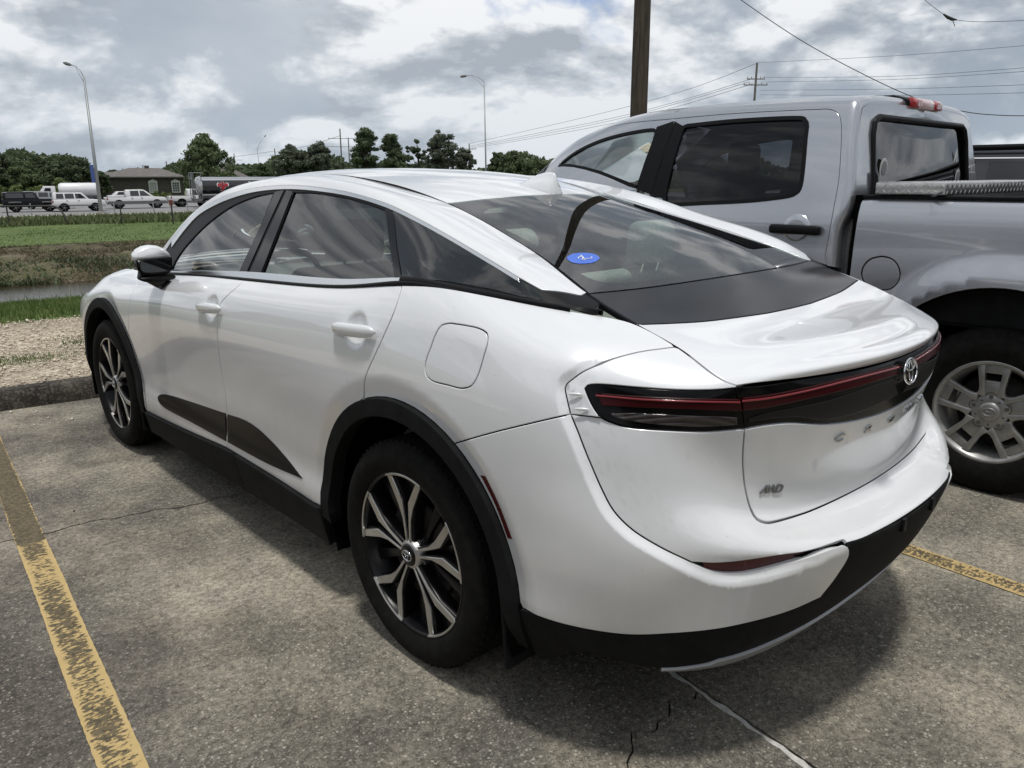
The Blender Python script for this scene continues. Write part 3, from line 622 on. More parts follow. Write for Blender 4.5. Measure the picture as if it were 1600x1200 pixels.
# where things stand on the flank (y, z)
ARCHES = ((0., .355, .512), (2.85, .355, .500))
HANDLES = ((.232, 1.044), (1.335, .982))
fold3 = LOW.ev(*CV('fold_in1').T); seam3 = LOW.ev(*CV('q_seam').T); ftop3 = LOW.ev(*CV('fold_top').T)
fold_all = np.concatenate([seam3[18:], fold3, ftop3]); fold_dep = np.concatenate([np.linspace(.004, .013, len(seam3) - 18), np.linspace(.013, .020, len(fold3)), np.linspace(.020, .016, len(ftop3) - 8), np.linspace(.016, .0, 8)])
_t = np.arange(len(fold_all)); _q = np.arange(0, len(fold_all) - 1, .2)
fold_all = np.stack([np.interp(_q, _t, fold_all[:, i]) for i in range(3)], 1); fold_dep = np.interp(_q, _t, fold_dep)
fold_dep = np.convolve(np.pad(fold_dep, 40, 'edge'), np.ones(81) / 81, 'valid')
def ndist(P, Q):
    o = np.empty(len(P)); ix = np.empty(len(P), int)
    for i in range(0, len(P), 3000):
        d = ((P[i:i + 3000, None] - Q[None]) ** 2).sum(2); ix[i:i + 3000] = d.argmin(1); o[i:i + 3000] = np.sqrt(d.min(1))
    return o, ix
def d_side(P):
    P = P * [1, 1, 1]; ax = np.abs(P[:, 0]); h = np.zeros(len(P)); on = ax > .6
    for cy, cz, r in ARCHES:
        q = np.hypot(P[:, 1] - cy, P[:, 2] - cz); t = np.clip(1 - (q - r) / .072, 0, 1); t = t * t * (3 - 2 * t) * (q > r - .05) * np.clip((P[:, 2] - .30) / .12, 0, 1)
        h -= .0125 * np.minimum(t, 1) * on
    for hy, hz in HANDLES:
        q = ((P[:, 1] - hy) / .050) ** 2 + ((P[:, 2] - hz) / .046) ** 2; h -= .016 * np.exp(-q ** 2 * 1.2) * on
    return h
def d_skin(P):
    Q = P * [1, 1, 1]; Q[:, 0] = np.abs(Q[:, 0]); d, ix = ndist(Q, fold_all); t = np.clip(1 - d / .027, 0, 1); t = t * t * (3 - 2 * t)
    return d_side(P) - fold_dep[ix] * t
def d_inner(P):
    Q = P.copy(); Q[:, 0] = np.abs(Q[:, 0]); d, ix = ndist(Q, fold_all); return -fold_dep[ix] * np.exp(-(d / .11) ** 2)
def d_near(P):
    Q = P.copy(); Q[:, 0] = np.abs(Q[:, 0]); d, ix = ndist(Q, fold_all); return -fold_dep[ix] * np.exp(-(d / .04) ** 2)
def fine_h(P):
    m = np.zeros(len(P), bool)
    for hy, hz in HANDLES: m |= (np.abs(P[:, 1] - hy) < .085) & (np.abs(P[:, 2] - hz) < .08) & (np.abs(P[:, 0]) > .7)
    return m
def by_arch(P):
    m = np.zeros(len(P), bool)
    for cy, cz, r in ARCHES: q = np.hypot(P[:, 1] - cy, P[:, 2] - cz); m |= (q < r + .085) & (q > r - .01)
    return m
def by_fold(P):
    Q = P.copy(); Q[:, 0] = np.abs(Q[:, 0]); return ndist(Q, fold_all[:-60])[0] < .040
FH = (fine_h, .008)
CA = [(.018, by_arch), (.036, by_arch), (.054, by_arch), (.072, by_arch)]
CF = [(.008, by_fold), (.014, by_fold), (.020, by_fold), (.027, by_fold)]
LR = (-1, 1)
WP = 'pearl_white'
uB, uC, uF, uQ = CURV['bd'][0][0], CURV['cd'][0][0], CURV['fd'][0][0], CURV['q_seam'][0][0]
lamp_pt = CURV['lamp_r'][0]
door_f = panel('front_door', LOW, J((uF, 1), CV('fd'), CV('rk_f'), R_(CV('bd')), edge(1, uB, uF)), WP, car, sides=LR, disp=d_side, fine=FH, rings=CA)
door_r = panel('rear_door', LOW, J((uB, 1), CV('bd'), CV('rk_r'), arcseg('arc_r', 1, 66), R_(CV('cd')), edge(1, uC, uB)), WP, car, sides=LR, disp=d_side, fine=FH, rings=CA)
panel('quarter_panel', LOW, J((uC, 1), CV('cd'), arcseg('arc_r', 66, 120.5), R_(CV('q_bump')), R_(CV('q_seam')), edge(1, uQ, uC)), WP, car, holes=[CV('fuel')], sides=LR, disp=d_skin, rings=CA + CF)
panel('fuel_door', LOW, CV('fuel'), WP, car, sides=(-1,), disp=d_side)
panel('rear_bumper_corner', LOW, J(arcseg('arc_r', 120.5, 172.5), R_(CV('w_bot')), R_(CV('fold_end')), R_(CV('fold_top')), R_(CV('fold_in1')), CV('q_bump')), WP, car, sides=LR, disp=d_skin, rings=CA + CF, depth=.016)
lb = CV('lamp_b'); kk = near(lb, CV('seam2')[-1])
panel('rear_bumper', LOW, sym(J(R_(x0(CV('up_low2'))), R_(CV('notch')), R_(CV('up_low')), R_(CV('fold_in1')), CV('seam2'), R_(lb[:kk]), x0(CV('gate')))), WP, car, disp=d_inner, depth=.02, h=.02)
panel('lamp_surround', LOW, J(R_(CV('q_seam'))[:0], CV('q_seam'), CV('seam2'), lb[kk:], CV('lamp'), edge(1, lamp_pt[0], uQ)), WP, car, sides=LR, disp=d_near, gap=.0012)
panel('valance', LOW, sym(J(R_(x0(CV('up_low2'))), CV('fold_end')[6:], CV('w_bot'), arcseg('arc_r', 173, 190), edge(0, .357, .0))), 'cladding', car, off=-.004, depth=.03, gap=.001)
panel('bumper_slot', LOW, J(CV('up_low'), R_(CV('fold_top'))), 'gloss_black', car, sides=LR, off=-.034, gap=-.006, wall=False)
rs = CV('up_low'); ft = CV('fold_top'); m_ = int(len(rs) * .8)
panel('bumper_reflector', LOW, J(rs[3:m_] * [1, 1] - [0, .004], R_(ft[4:int(len(ft) * .78)]) + [0, -.004]), 'red_reflector', car, sides=LR, off=-.028, gap=-.004, wall=False)
sv = edge(0, 0., .206); sw = [(.206, .004), (.19, .012), (.17, .020)]
panel('silver_skid_trim', LOW, sym(J((0, .030), np.stack([np.linspace(0, .165, 40), np.full(40, .030)], 1), R_(np.array(sw)), R_(sv))), 'trim_silver', car, off=.004, gap=0, depth=.012)
panel('light_bar', LOW, sym(J(edge(1, 0, lamp_pt[0]), CV('lamp_r'), x0(CV('bar_b')))), 'lamp_black', car, off=-.004, gap=.0012, depth=.014)
panel('tailgate_skin', LOW, sym(J(x0(CV('bar_b'))[::-1], x0(CV('gate')))), WP, car, gap=.0022, depth=.016)
panel('tail_lamp_housing', LOW, J(CV('lamp'), CV('lamp_r'), CV('lamp_b')), 'lamp_black', car, sides=LR, off=-.003, gap=.001, depth=.012)
for k_, a_, b_, m_, of in (('red_light_strip', 'redtop', 'redbot', 'red_strip', .001), ('clear_lamp_lens', 'clrtop', 'clrbot', 'smoke_lens', .0005)):
    panel(k_, LOW, J(CV(a_), CV(b_)), m_, car, sides=LR, off=of, gap=.0, depth=.005, flange=0)
panel('red_light_bar', LOW, J(CV('rbt'), CV('rbb')), 'red_strip', car, sides=LR, off=.0015, gap=.0, depth=.006, flange=0)
strip('light_line', LOW, J(R_(.55 * CV('redtop')[:len(CV('redbot'))] + .45 * R_(CV('redbot'))[:len(CV('redtop'))])) if len(CV('redtop')) == len(CV('redbot')) else J(CV('redtop') - [0, .009]), .004, .003, 'red_lens', car, LR, .002)
strip('light_line', LOW, CV('rbt') - [0, .010], .0045, .0035, 'red_lens', car, LR, .002)
panel('mesh_insert', LOW, J(CV('mesh_t'), CV('mesh_b')), 'fine_mesh', car, sides=LR, off=-.0015, gap=0, depth=.002, flange=0)
panel('side_reflector', LOW, J(CV('refl'), CV('refl2'), CV('refl3'), CV('refl4')), 'red_reflector', car, sides=LR, off=.001, gap=0., depth=.004, flange=0, disp=d_side)
# two small fins ahead of each tail lamp
for (px, py) in ((899, 616), (909, 639)):
    P = LOW.ev(*[np.array([t]) for t in CURV['fin_a' if py == 616 else 'fin_b'][0]])[0]
    for sd in LR:
        mb = MB(); mb.smooth = True
        mb.lathe([(0, -.5), (.09, -.4), (.14, -.2), (.15, 0), (.14, .2), (.09, .4), (0, .5)], 12, Matrix.Translation((sd * P[0], P[1], P[2])) @ Matrix.Rotation(radians(90 - 33 * sd), 4, 'Z') @ Matrix.Scale(.036, 4) @ Matrix.Scale(.5, 4, (0, 1, 0)) @ Matrix.Scale(.7, 4, (0, 0, 1)))
        mb.build('lamp_fin', WP, car)
# front end
uN = .905
fr = CV('arc_f')
panel('front_fender', LOW, J((uF, 1), CV('fd'), arcseg('arc_f', 182, 0), edge(.02, .858, uN, 8), uedge(uN, .03, 1, 40), edge(1, uN, uF)), WP, car, sides=LR, disp=d_side, fine=FH, rings=CA)
panel('front_bumper', LOW, J(edge(0, .88, .999, 40), uedge(.999, 0, .70, 30), edge(.70, .999, uN, 30), uedge(uN, .70, .02, 30)), WP, car, sides=LR, gap=.001)
panel('headlamp', LOW, J(edge(.70, uN, .955, 20), uedge(.955, .70, .86, 8), edge(.86, .955, uN, 20), uedge(uN, .86, .70, 8)), 'clear_lens', car, sides=LR, gap=.001, off=-.002)
panel('grille_band', LOW, J(edge(.70, .955, .999, 20), uedge(.999, .70, .86, 8), edge(.86, .999, .955, 20), uedge(.955, .86, .70, 8)), 'gloss_black', car, sides=LR, gap=.0005, off=-.002)
panel('hood_edge', LOW, J(edge(.86, uN, .999, 30), uedge(.999, .86, 1, 6), edge(1, .999, uN, 30), uedge(uN, 1, .86, 6)), WP, car, sides=LR, gap=.001)
panel('lower_grille', LOW, J(edge(.10, .935, .999, 20), uedge(.999, .10, .42, 12), edge(.42, .999, .945, 20), uedge(.94, .42, .10, 12)), 'gloss_black', car, sides=LR, gap=0, off=.003, depth=.004, flange=0)
# black plastic round the arches and along the sills
def arcband(a, b, i0, i1): return J(arcseg(a, i0, i1), R_(arcseg(b, i0, i1)))
panel('arch_trim', LOW, arcband('arc_r', 'arc_ri', -3, 190), 'cladding', car, sides=LR, off=.006, gap=0, depth=.05, bev=.004, flange=0)
panel('arch_trim', LOW, arcband('arc_f', 'arc_fi', -6, 186), 'cladding', car, sides=LR, off=.006, gap=0, depth=.05, bev=.004, flange=0)
uS = CURV['bd'][-1][0] - .008
a_, b_ = CV('rk_f'), CV('rk_r'); alls = J(a_, b_); i_ = near(alls, (uS, .055))
uR0, uR1 = arcseg('arc_r', -3, 0)[0][0], arcseg('arc_f', 183, 186)[-1][0]
panel('sill_trim', LOW, J(alls[:i_ + 1], edge(0, alls[i_][0], uR1)), 'cladding', car, sides=LR, off=.014, gap=.001, depth=.05, bev=.006)
panel('sill_trim', LOW, J(alls[i_:], edge(0, uR0, alls[i_][0])), 'cladding', car, sides=LR, off=.014, gap=.001, depth=.05, bev=.006)
panel('door_trim', LOW, CV('pb_f'), 'piano_black', car, sides=LR, off=.0035, gap=0, depth=.006, flange=0)
panel('door_trim', LOW, J(CV('pb_r1'), CV('pb_r2')), 'piano_black', car, sides=LR, off=.0035, gap=0, depth=.006, flange=0)
# greenhouse
dlo = CV('dlo'); tri = CV('tri'); _d = dlo[0] - dlo[4]; dx_ = dlo[0] + _d * (.999 - dlo[0, 0]) / _d[0]; dx_[1] = max(dx_[1], .12)
panel('roof_rail', SIDE, J(dx_, dlo, tri[1:], edge(1, tri[-1][0], .999)), WP, car, sides=LR, gap=.0012, h=.018)
panel('window_frame', SIDE, J(dx_, dlo, tri[1:], (tri[-1][0], 1), edge(1, tri[-1][0], .030, 12), edge(0, .024, .999)), 'satin_black', car, flange=0,
      holes=[J(CV('gf1'), CV('gf2'), CV('gf3')), J(CV('gr1'), CV('gr2'), CV('gr3'), CV('gr4')), CV('gqi')], sides=LR, gap=.0008, off=-.003, depth=.012, h=.03)
panel('front_side_window', SIDE, J(CV('gf1'), CV('gf2'), CV('gf3')), 'glass_clear', car, sides=LR, off=-.008, gap=-.004, wall=False)
panel('rear_side_window', SIDE, J(CV('gr1'), CV('gr2'), CV('gr3'), CV('gr4')), 'glass_tint', car, sides=LR, off=-.008, gap=-.004, wall=False)
panel('quarter_window', SIDE, CV('gq'), 'glass_tint', car, sides=LR, off=-.0015, gap=-.002, wall=False)
panel('pillar_cover', SIDE, J(*[CV('bp%d' % i) for i in (1, 2, 3, 4)]), 'gloss_black', car, sides=LR, off=.0005, gap=.0005, depth=.004, flange=0)
panel('pillar_cover', SIDE, J(*[CV('bq%d' % i) for i in (1, 2, 3, 4)]), 'gloss_black', car, sides=LR, off=.0005, gap=.0005, depth=.004, flange=0)
panel('window_divider', SIDE, J(CV('cp1'), CV('cp2'), CV('cp3')), 'gloss_black', car, sides=LR, off=.002, gap=.0002, depth=.006, flange=0)
i0, i1 = near(dlo, dlo[3]), len(dlo) - 6
panel('window_moulding', SIDE, J(dlo[2:i1], R_(CV('dlo_in')[1:])), 'brushed_chrome', car, sides=LR, off=.002, gap=.0008, bev=.001, depth=.006, flange=0)
panel('belt_moulding', SIDE, J(edge(.006, .338, .935, 160), edge(.044, .935, .338, 160)), 'brushed_chrome', car, sides=LR, off=.002, gap=0, depth=.008, flange=0)
strip('belt_seal', SIDE, edge(.0, .20, .97, 160), .012, .003, 'satin_black', car, LR, .008)
strip('quarter_seal', SIDE, edge(.03, .05, .335, 90), .016, .004, 'satin_black', car, LR, .008)
# top side
TV = grev(TOP.K)
def cen_row(k): c_ = CV(k); return J(c_, (0, c_[-1][1]))
gt, gb, df = cen_row('g_top'), cen_row('g_bot'), cen_row('d_fr')
vW0, vW1, vH1 = TV[-8], TV[-4], TV[-1]
gb[0, 0] = .998; df[0, 0] = .998
panel('tailgate_deck', TOP, sym(J(edge(0, 0, .998, 60), uedge(.998, 0, df[0][1], 30), df)), WP, car, gap=.0022, depth=.014, h=.018)
panel('deck_garnish', TOP, sym(J(R_(df), uedge(.998, df[0][1], gb[0][1], 12), gb)), 'gloss_black', car, gap=.0015, depth=.010)
fritc = CV('frit'); fritc = J((0, fritc[0][1]), fritc, (0, fritc[-1][1]))
outer_g = sym(J(R_(gb), uedge(.998, gb[0][1], gt[0][1], 40), gt))
panel('rear_window_border', TOP, outer_g, 'gloss_black', car, holes=[sym(fritc[1:-1])], gap=.0015, depth=.008, flange=0)
panel('rear_window', TOP, outer_g, 'glass_rear', car, off=.0012, gap=.002, wall=False)
panel('roof', TOP, sym(J(R_(gt), uedge(.995, gt[0][1], vW0 + .03, 30), edge(vW0, .96, 0, 30))), WP, car, gap=.0015, depth=.012, h=.03)
ws = sym(J(edge(vW0, 0, .96, 30), uedge(.985, vW0 + .03, vW1, 30), edge(vW1, .985, 0, 30)))
panel('windshield', TOP, ws, 'glass_clear', car, gap=.003, off=-.002, wall=False)
panel('hood', TOP, sym(J(edge(vW1 + .012, 0, .999, 30), uedge(.999, vW1 + .012, 1, 30), edge(1, .999, 0, 30))), WP, car, gap=.002, h=.03)
for sd_c, k_ in ((uedge(1, 0.24, vW1, 160), 'roof_seal'),): strip(k_, TOP, sd_c * [.998, 1], .006, -.004, 'satin_black', car, (1, -1), .008)
strip('header_seal', TOP, edge(gt[-1][1], -.99, .99, 60), .006, -.002, 'satin_black', car)
# sticker on the rear window, with its script letter
panel('oval_sticker', TOP, CV('stick') * [-1, 1], 'sticker_blue', car, off=.0022, gap=0, wall=False, h=.01)
def on_top(u, v, off=.003):
    P, n, a, b = TOP.frame(np.array([u]), np.array([v])); return P[0] + n[0] * off, n[0], a[0] / np.linalg.norm(a[0]), b[0] / np.linalg.norm(b[0])
sc_ = CV('stick').mean(0); Pn, nn, aa, bb = on_top(-sc_[0], sc_[1])
pen = [(-.020, -.004), (-.016, .006), (-.006, .010), (.000, .004), (-.006, -.004), (-.016, -.010), (-.010, -.014), (.004, -.009), (.022, -.012), (.030, -.004)]
pen2 = [(.002, .016), (.000, .004), (-.004, -.008)]
for q in (pen, pen2):
    mb = MB(); pts = [Pn + aa * x + bb * y for x, y in q]; mb.tube(pts, .0016 if q is pen else .0024, 5); mb.build('sticker_letter', 'sticker_white', car)
# door handles
for i, (hy, hz) in enumerate(HANDLES):
    for sd in LR:
        uu_ = np.linspace(.4, .8, 300); vv_ = np.linspace(.4, 1, 200); U_, V_ = np.meshgrid(uu_, vv_); Q_ = LOW.ev(U_.ravel(), V_.ravel()); x = float(Q_[np.argmin((Q_[:, 1] - hy) ** 2 + (Q_[:, 2] - hz) ** 2), 0]) - .002
        par = (door_r if i == 0 else door_f)[0 if sd == -1 else 1]
        mb = MB(); n = 12
        for r_ in range(n + 1):
            pass
        prof = []
        pts = []; rad = []
        for k in range(15):
            t = k / 14; y = hy + .122 - .244 * t; z = hz - .009 + .018 * t; off = .018 + .018 * (4 * t * (1 - t)) ** .35
            pts.append((y, z, off)); rad.append(.0205 * (1 - abs(2 * t - 1) ** 4) ** .4 + .001 if 0 < k < 14 else .004)
        V = []; F_ = []; m = 14
        for (y, z, off), r_ in zip(pts, rad):
            for j in range(m):
                a = 2 * pi * j / m; V.append((sd * (x + off * .62 + cos(a) * r_ * .55), y, z + sin(a) * r_))
        for k in range(14):
            for j in range(m): F_.append((k * m + j, k * m + (j + 1) % m, (k + 1) * m + (j + 1) % m, (k + 1) * m + j))
        F_ += [tuple(range(m)), tuple(14 * m + j for j in range(m))]
        mb.smooth = True; mb.add(V, F_); mb.build('door_handle', WP, par)
        mb = MB(); mb.lathe([(0, .0), (.005, .0), (.006, -.004)], 16, Matrix.Translation((sd * (x + .030), hy - .092, hz + .005)) @ Matrix.Rotation(pi if sd < 0 else 0, 4, 'Z')); mb.build('lock_cover', 'chrome', par) if i == 1 else None
# antenna fin
fp, fn_, fa, fb = on_top(0, gt[-1][1] + .0135, 0)
mb = MB(); mb.smooth = True; V = []; F_ = []; n = 10; m = 11
prof = [(.16, 0, .028), (.13, .006, .040), (.09, .020, .046), (.045, .042, .046), (.005, .060, .043), (-.03, .071, .039), (-.06, .076, .035), (-.078, .076, .032), (-.086, .070, .030), (-.094, .0, .036)]
for (l_, h_, w_) in prof:
    for j in range(m):
        a = pi * j / (m - 1); V.append(tuple(np.array([cos(a) * w_ * .92 * (1 if abs(cos(a)) > .95 else .86 - .62 * sin(a)), fp[1] + l_, fp[2] - .008 + max(0, sin(a)) ** .8 * h_ + l_ * .13])))
for k in range(len(prof) - 1):
    for j in range(m - 1): F_.append((k * m + j, k * m + j + 1, (k + 1) * m + j + 1, (k + 1) * m + j))
mb.add(V, F_); mb.build('antenna_fin', WP, car)
# lettering and emblem on the tailgate
def rear_frame(u, v, off):
    P, n, a, b = LOW.frame(np.array([u]), np.array([v])); a = a[0] / np.linalg.norm(a[0]); n = n[0]; b = np.cross(n, a); b /= np.linalg.norm(b)
    if b[2] < 0: b = -b
    if a[0] < 0: a = -a
    return P[0] + n * off, n, a, b
def letter(ch, P, a, b, n, size, m_, parent, name, shear=0., ext=.0016, sx=1.):
    c = bpy.data.curves.new(name, 'FONT'); c.body = ch; c.size = size; c.extrude = ext; c.align_x = 'CENTER'; c.align_y = 'CENTER'; c.shear = shear; c.offset = size * .012
    o = bpy.data.objects.new(name, c); COL.objects.link(o); dg = bpy.context.evaluated_depsgraph_get(); me = bpy.data.meshes.new_from_object(o.evaluated_get(dg))
    bpy.data.objects.remove(o); bpy.data.curves.remove(c)
    M = Matrix([[a[i] * sx, b[i], n[i], P[i]] for i in range(3)] + [[0, 0, 0, 1]]); me.transform(M); me.materials.clear(); me.materials.append(MATS[m_])
    return link(name, me, parent)
vL = CURV['cpos'][0][1]
for ch, x in zip('CROWN', (-.262, -.131, 0., .131, .262)):
    us = np.linspace(-.2, .2, 400); X = LOW.ev(us, np.full(400, vL))[:, 0]; u = float(np.interp(x, X, us))
    P, n, a, b = rear_frame(u, vL - .006, .002); letter(ch, P, a, b, n, .033, 'letter_chrome', car, 'badge_letter', sx=1.7, ext=.003)
P, n, a, b = rear_frame(-CURV['awdpos'][0][0], CURV['awdpos'][0][1], .002)
for ch, dx in zip('AWD', (-.025, .0, .026)): letter(ch, P + a * dx, a, b, n, .030, 'letter_chrome', car, 'badge_letter', shear=.35, sx=1.15, ext=.003)
def emblem(P, n, a, b, rx, ry, parent, th, m_='chrome', disc=None):
    def ring(cx, cy, ex, ey, t, nm=40):
        mb = MB(); mb.smooth = True
        pts = [Vector(P + a * (cx + ex * cos(2 * pi * k / nm)) + b * (cy + ey * sin(2 * pi * k / nm)) + n * th) for k in range(nm)]
        V = []; F_ = []; k6 = 6
        for i in range(nm):
            c0 = Vector(P + a * cx + b * cy + n * th); r_ = (pts[i] - c0).normalized()
            for j in range(k6): V.append(pts[i] + (r_ * cos(2 * pi * j / k6) + Vector(n) * sin(2 * pi * j / k6)) * t)
        for i in range(nm):
            for j in range(k6): F_.append((i * k6 + j, i * k6 + (j + 1) % k6, ((i + 1) % nm) * k6 + (j + 1) % k6, ((i + 1) % nm) * k6 + j))
        return mb.add(V, F_)
    t = rx * .075
    e = ring(0, 0, rx, ry, t * 1.15).build('emblem', m_, parent)
    ring(0, ry * .42, rx * .60, ry * .36, t * .85).build('emblem_ring', m_, e)
    ring(0, -ry * .02, rx * .26, ry * .86, t * .8).build('emblem_ring', m_, e)
    if disc:
        mb = MB(); k = 28; mb.add([Vector(P + a * rx * .97 * cos(2 * pi * i / k) + b * ry * .97 * sin(2 * pi * i / k)) for i in range(k)], [tuple(range(k))]); mb.build('emblem_disc', disc, e)
P, n, a, b = rear_frame(.0, .95, .006); P = P + np.array([0, 0, 0]); emblem(P, n, a, b, .042, .033, car, .004)
# small deck camera / release under the bar
# number of small parts under the tail: tow cover mark and plate recess clips
for x in (-.10, .10):
    us = np.linspace(-.1, .1, 200); X = LOW.ev(us, np.full(200, .24))[:, 0]; P, n, a, b = rear_frame(float(np.interp(x, X, us)), .24, .0)
    mb = MB(); mb.box((P[0] - .010, P[1] - .004, P[2] - .018), (P[0] + .010, P[1] + .008, P[2] + .018)); mb.build('plate_clip', 'satin_black', car, bevel=(.003, 2))
# mirrors
def mirror(sd):
    c_ = Vector((-1.005, 2.02, 1.115)); par = empty('door_mirror'); par.parent = car
    def shell(name, m_, secs, sc=1., nn=16):
        mb = MB(); mb.smooth = True; V = []; F_ = []
        for (y, cx, cz, hx, zt, zb, e) in secs:
            for j in range(nn):
                a = 2 * pi * j / nn; ca, sa = cos(a), sin(a)
                x = cx + hx * math.copysign(abs(ca) ** e, ca); z = cz + (zt if sa > 0 else zb) * math.copysign(abs(sa) ** e, sa)
                V.append((-sd * x if sd > 0 else x, y, z))
        V = [(-q[0] if sd > 0 and False else q[0], q[1], q[2]) for q in V]
        for k in range(len(secs) - 1):
            for j in range(nn): F_.append((k * nn + j, k * nn + (j + 1) % nn, (k + 1) * nn + (j + 1) % nn, (k + 1) * nn + j))
        F_ += [tuple(range(nn)), tuple((len(secs) - 1) * nn + j for j in range(nn))]
        mb.add(V, F_); return mb.build(name, m_, par)
    x, z, ym = -.925, 1.128, 1.895
    x += .006; z += .012
    shell('mirror_cap', WP, [(ym, x, z, .078, .048, .004, 1.0), (ym + .02, x, z, .085, .060, .004, 1.05), (ym + .065, x + .004, z, .082, .060, .004, .95), (ym + .115, x + .012, z, .068, .050, .004, .9), (ym + .15, x + .02, z - .004, .03, .02, .003, 1)])
    shell('mirror_housing', 'piano_black', [(ym - .007, x + .004, z, .076, .004, .076, .55), (ym + .015, x + .004, z, .079, .002, .080, .6), (ym + .075, x + .008, z, .075, .002, .072, .7), (ym + .12, x + .016, z, .055, .002, .045, .8), (ym + .145, x + .022, z, .025, .002, .02, 1)])
    shell('mirror_lower_trim', 'satin_black', [(ym - .008, x + .010, z - .084, .078, .006, .018, .6), (ym + .035, x + .010, z - .082, .080, .006, .018, .7), (ym + .095, x + .016, z - .062, .060, .006, .014, .8)])
    mb = MB(); g = []
    for j in range(20):
        a = 2 * pi * j / 20; ca, sa = cos(a), sin(a); g.append((x + .004 + .068 * math.copysign(abs(ca) ** .55, ca), z - .030 + .029 * math.copysign(abs(sa) ** .6, sa)))
    g = [(q[0] * (-sd), q[1]) for q in g]; mb.prism(g, ym - .012, ym - .006, 1); mb.build('mirror_glass', 'mirror_dark', par)
    mb = MB(); s = -sd; q = [(x + .005, ym + .05, z - .075), (x + .035, ym + .05, z - .105), (x + .075, ym + .07, z - .145)]
    mb.tube([(s * a_ * 1, b_, c2) for a_, b_, c2 in q], [.048, .040, .024], 10); mb.build('mirror_stalk', 'gloss_black', par)
    return par
mirror(-1); mirror(1)
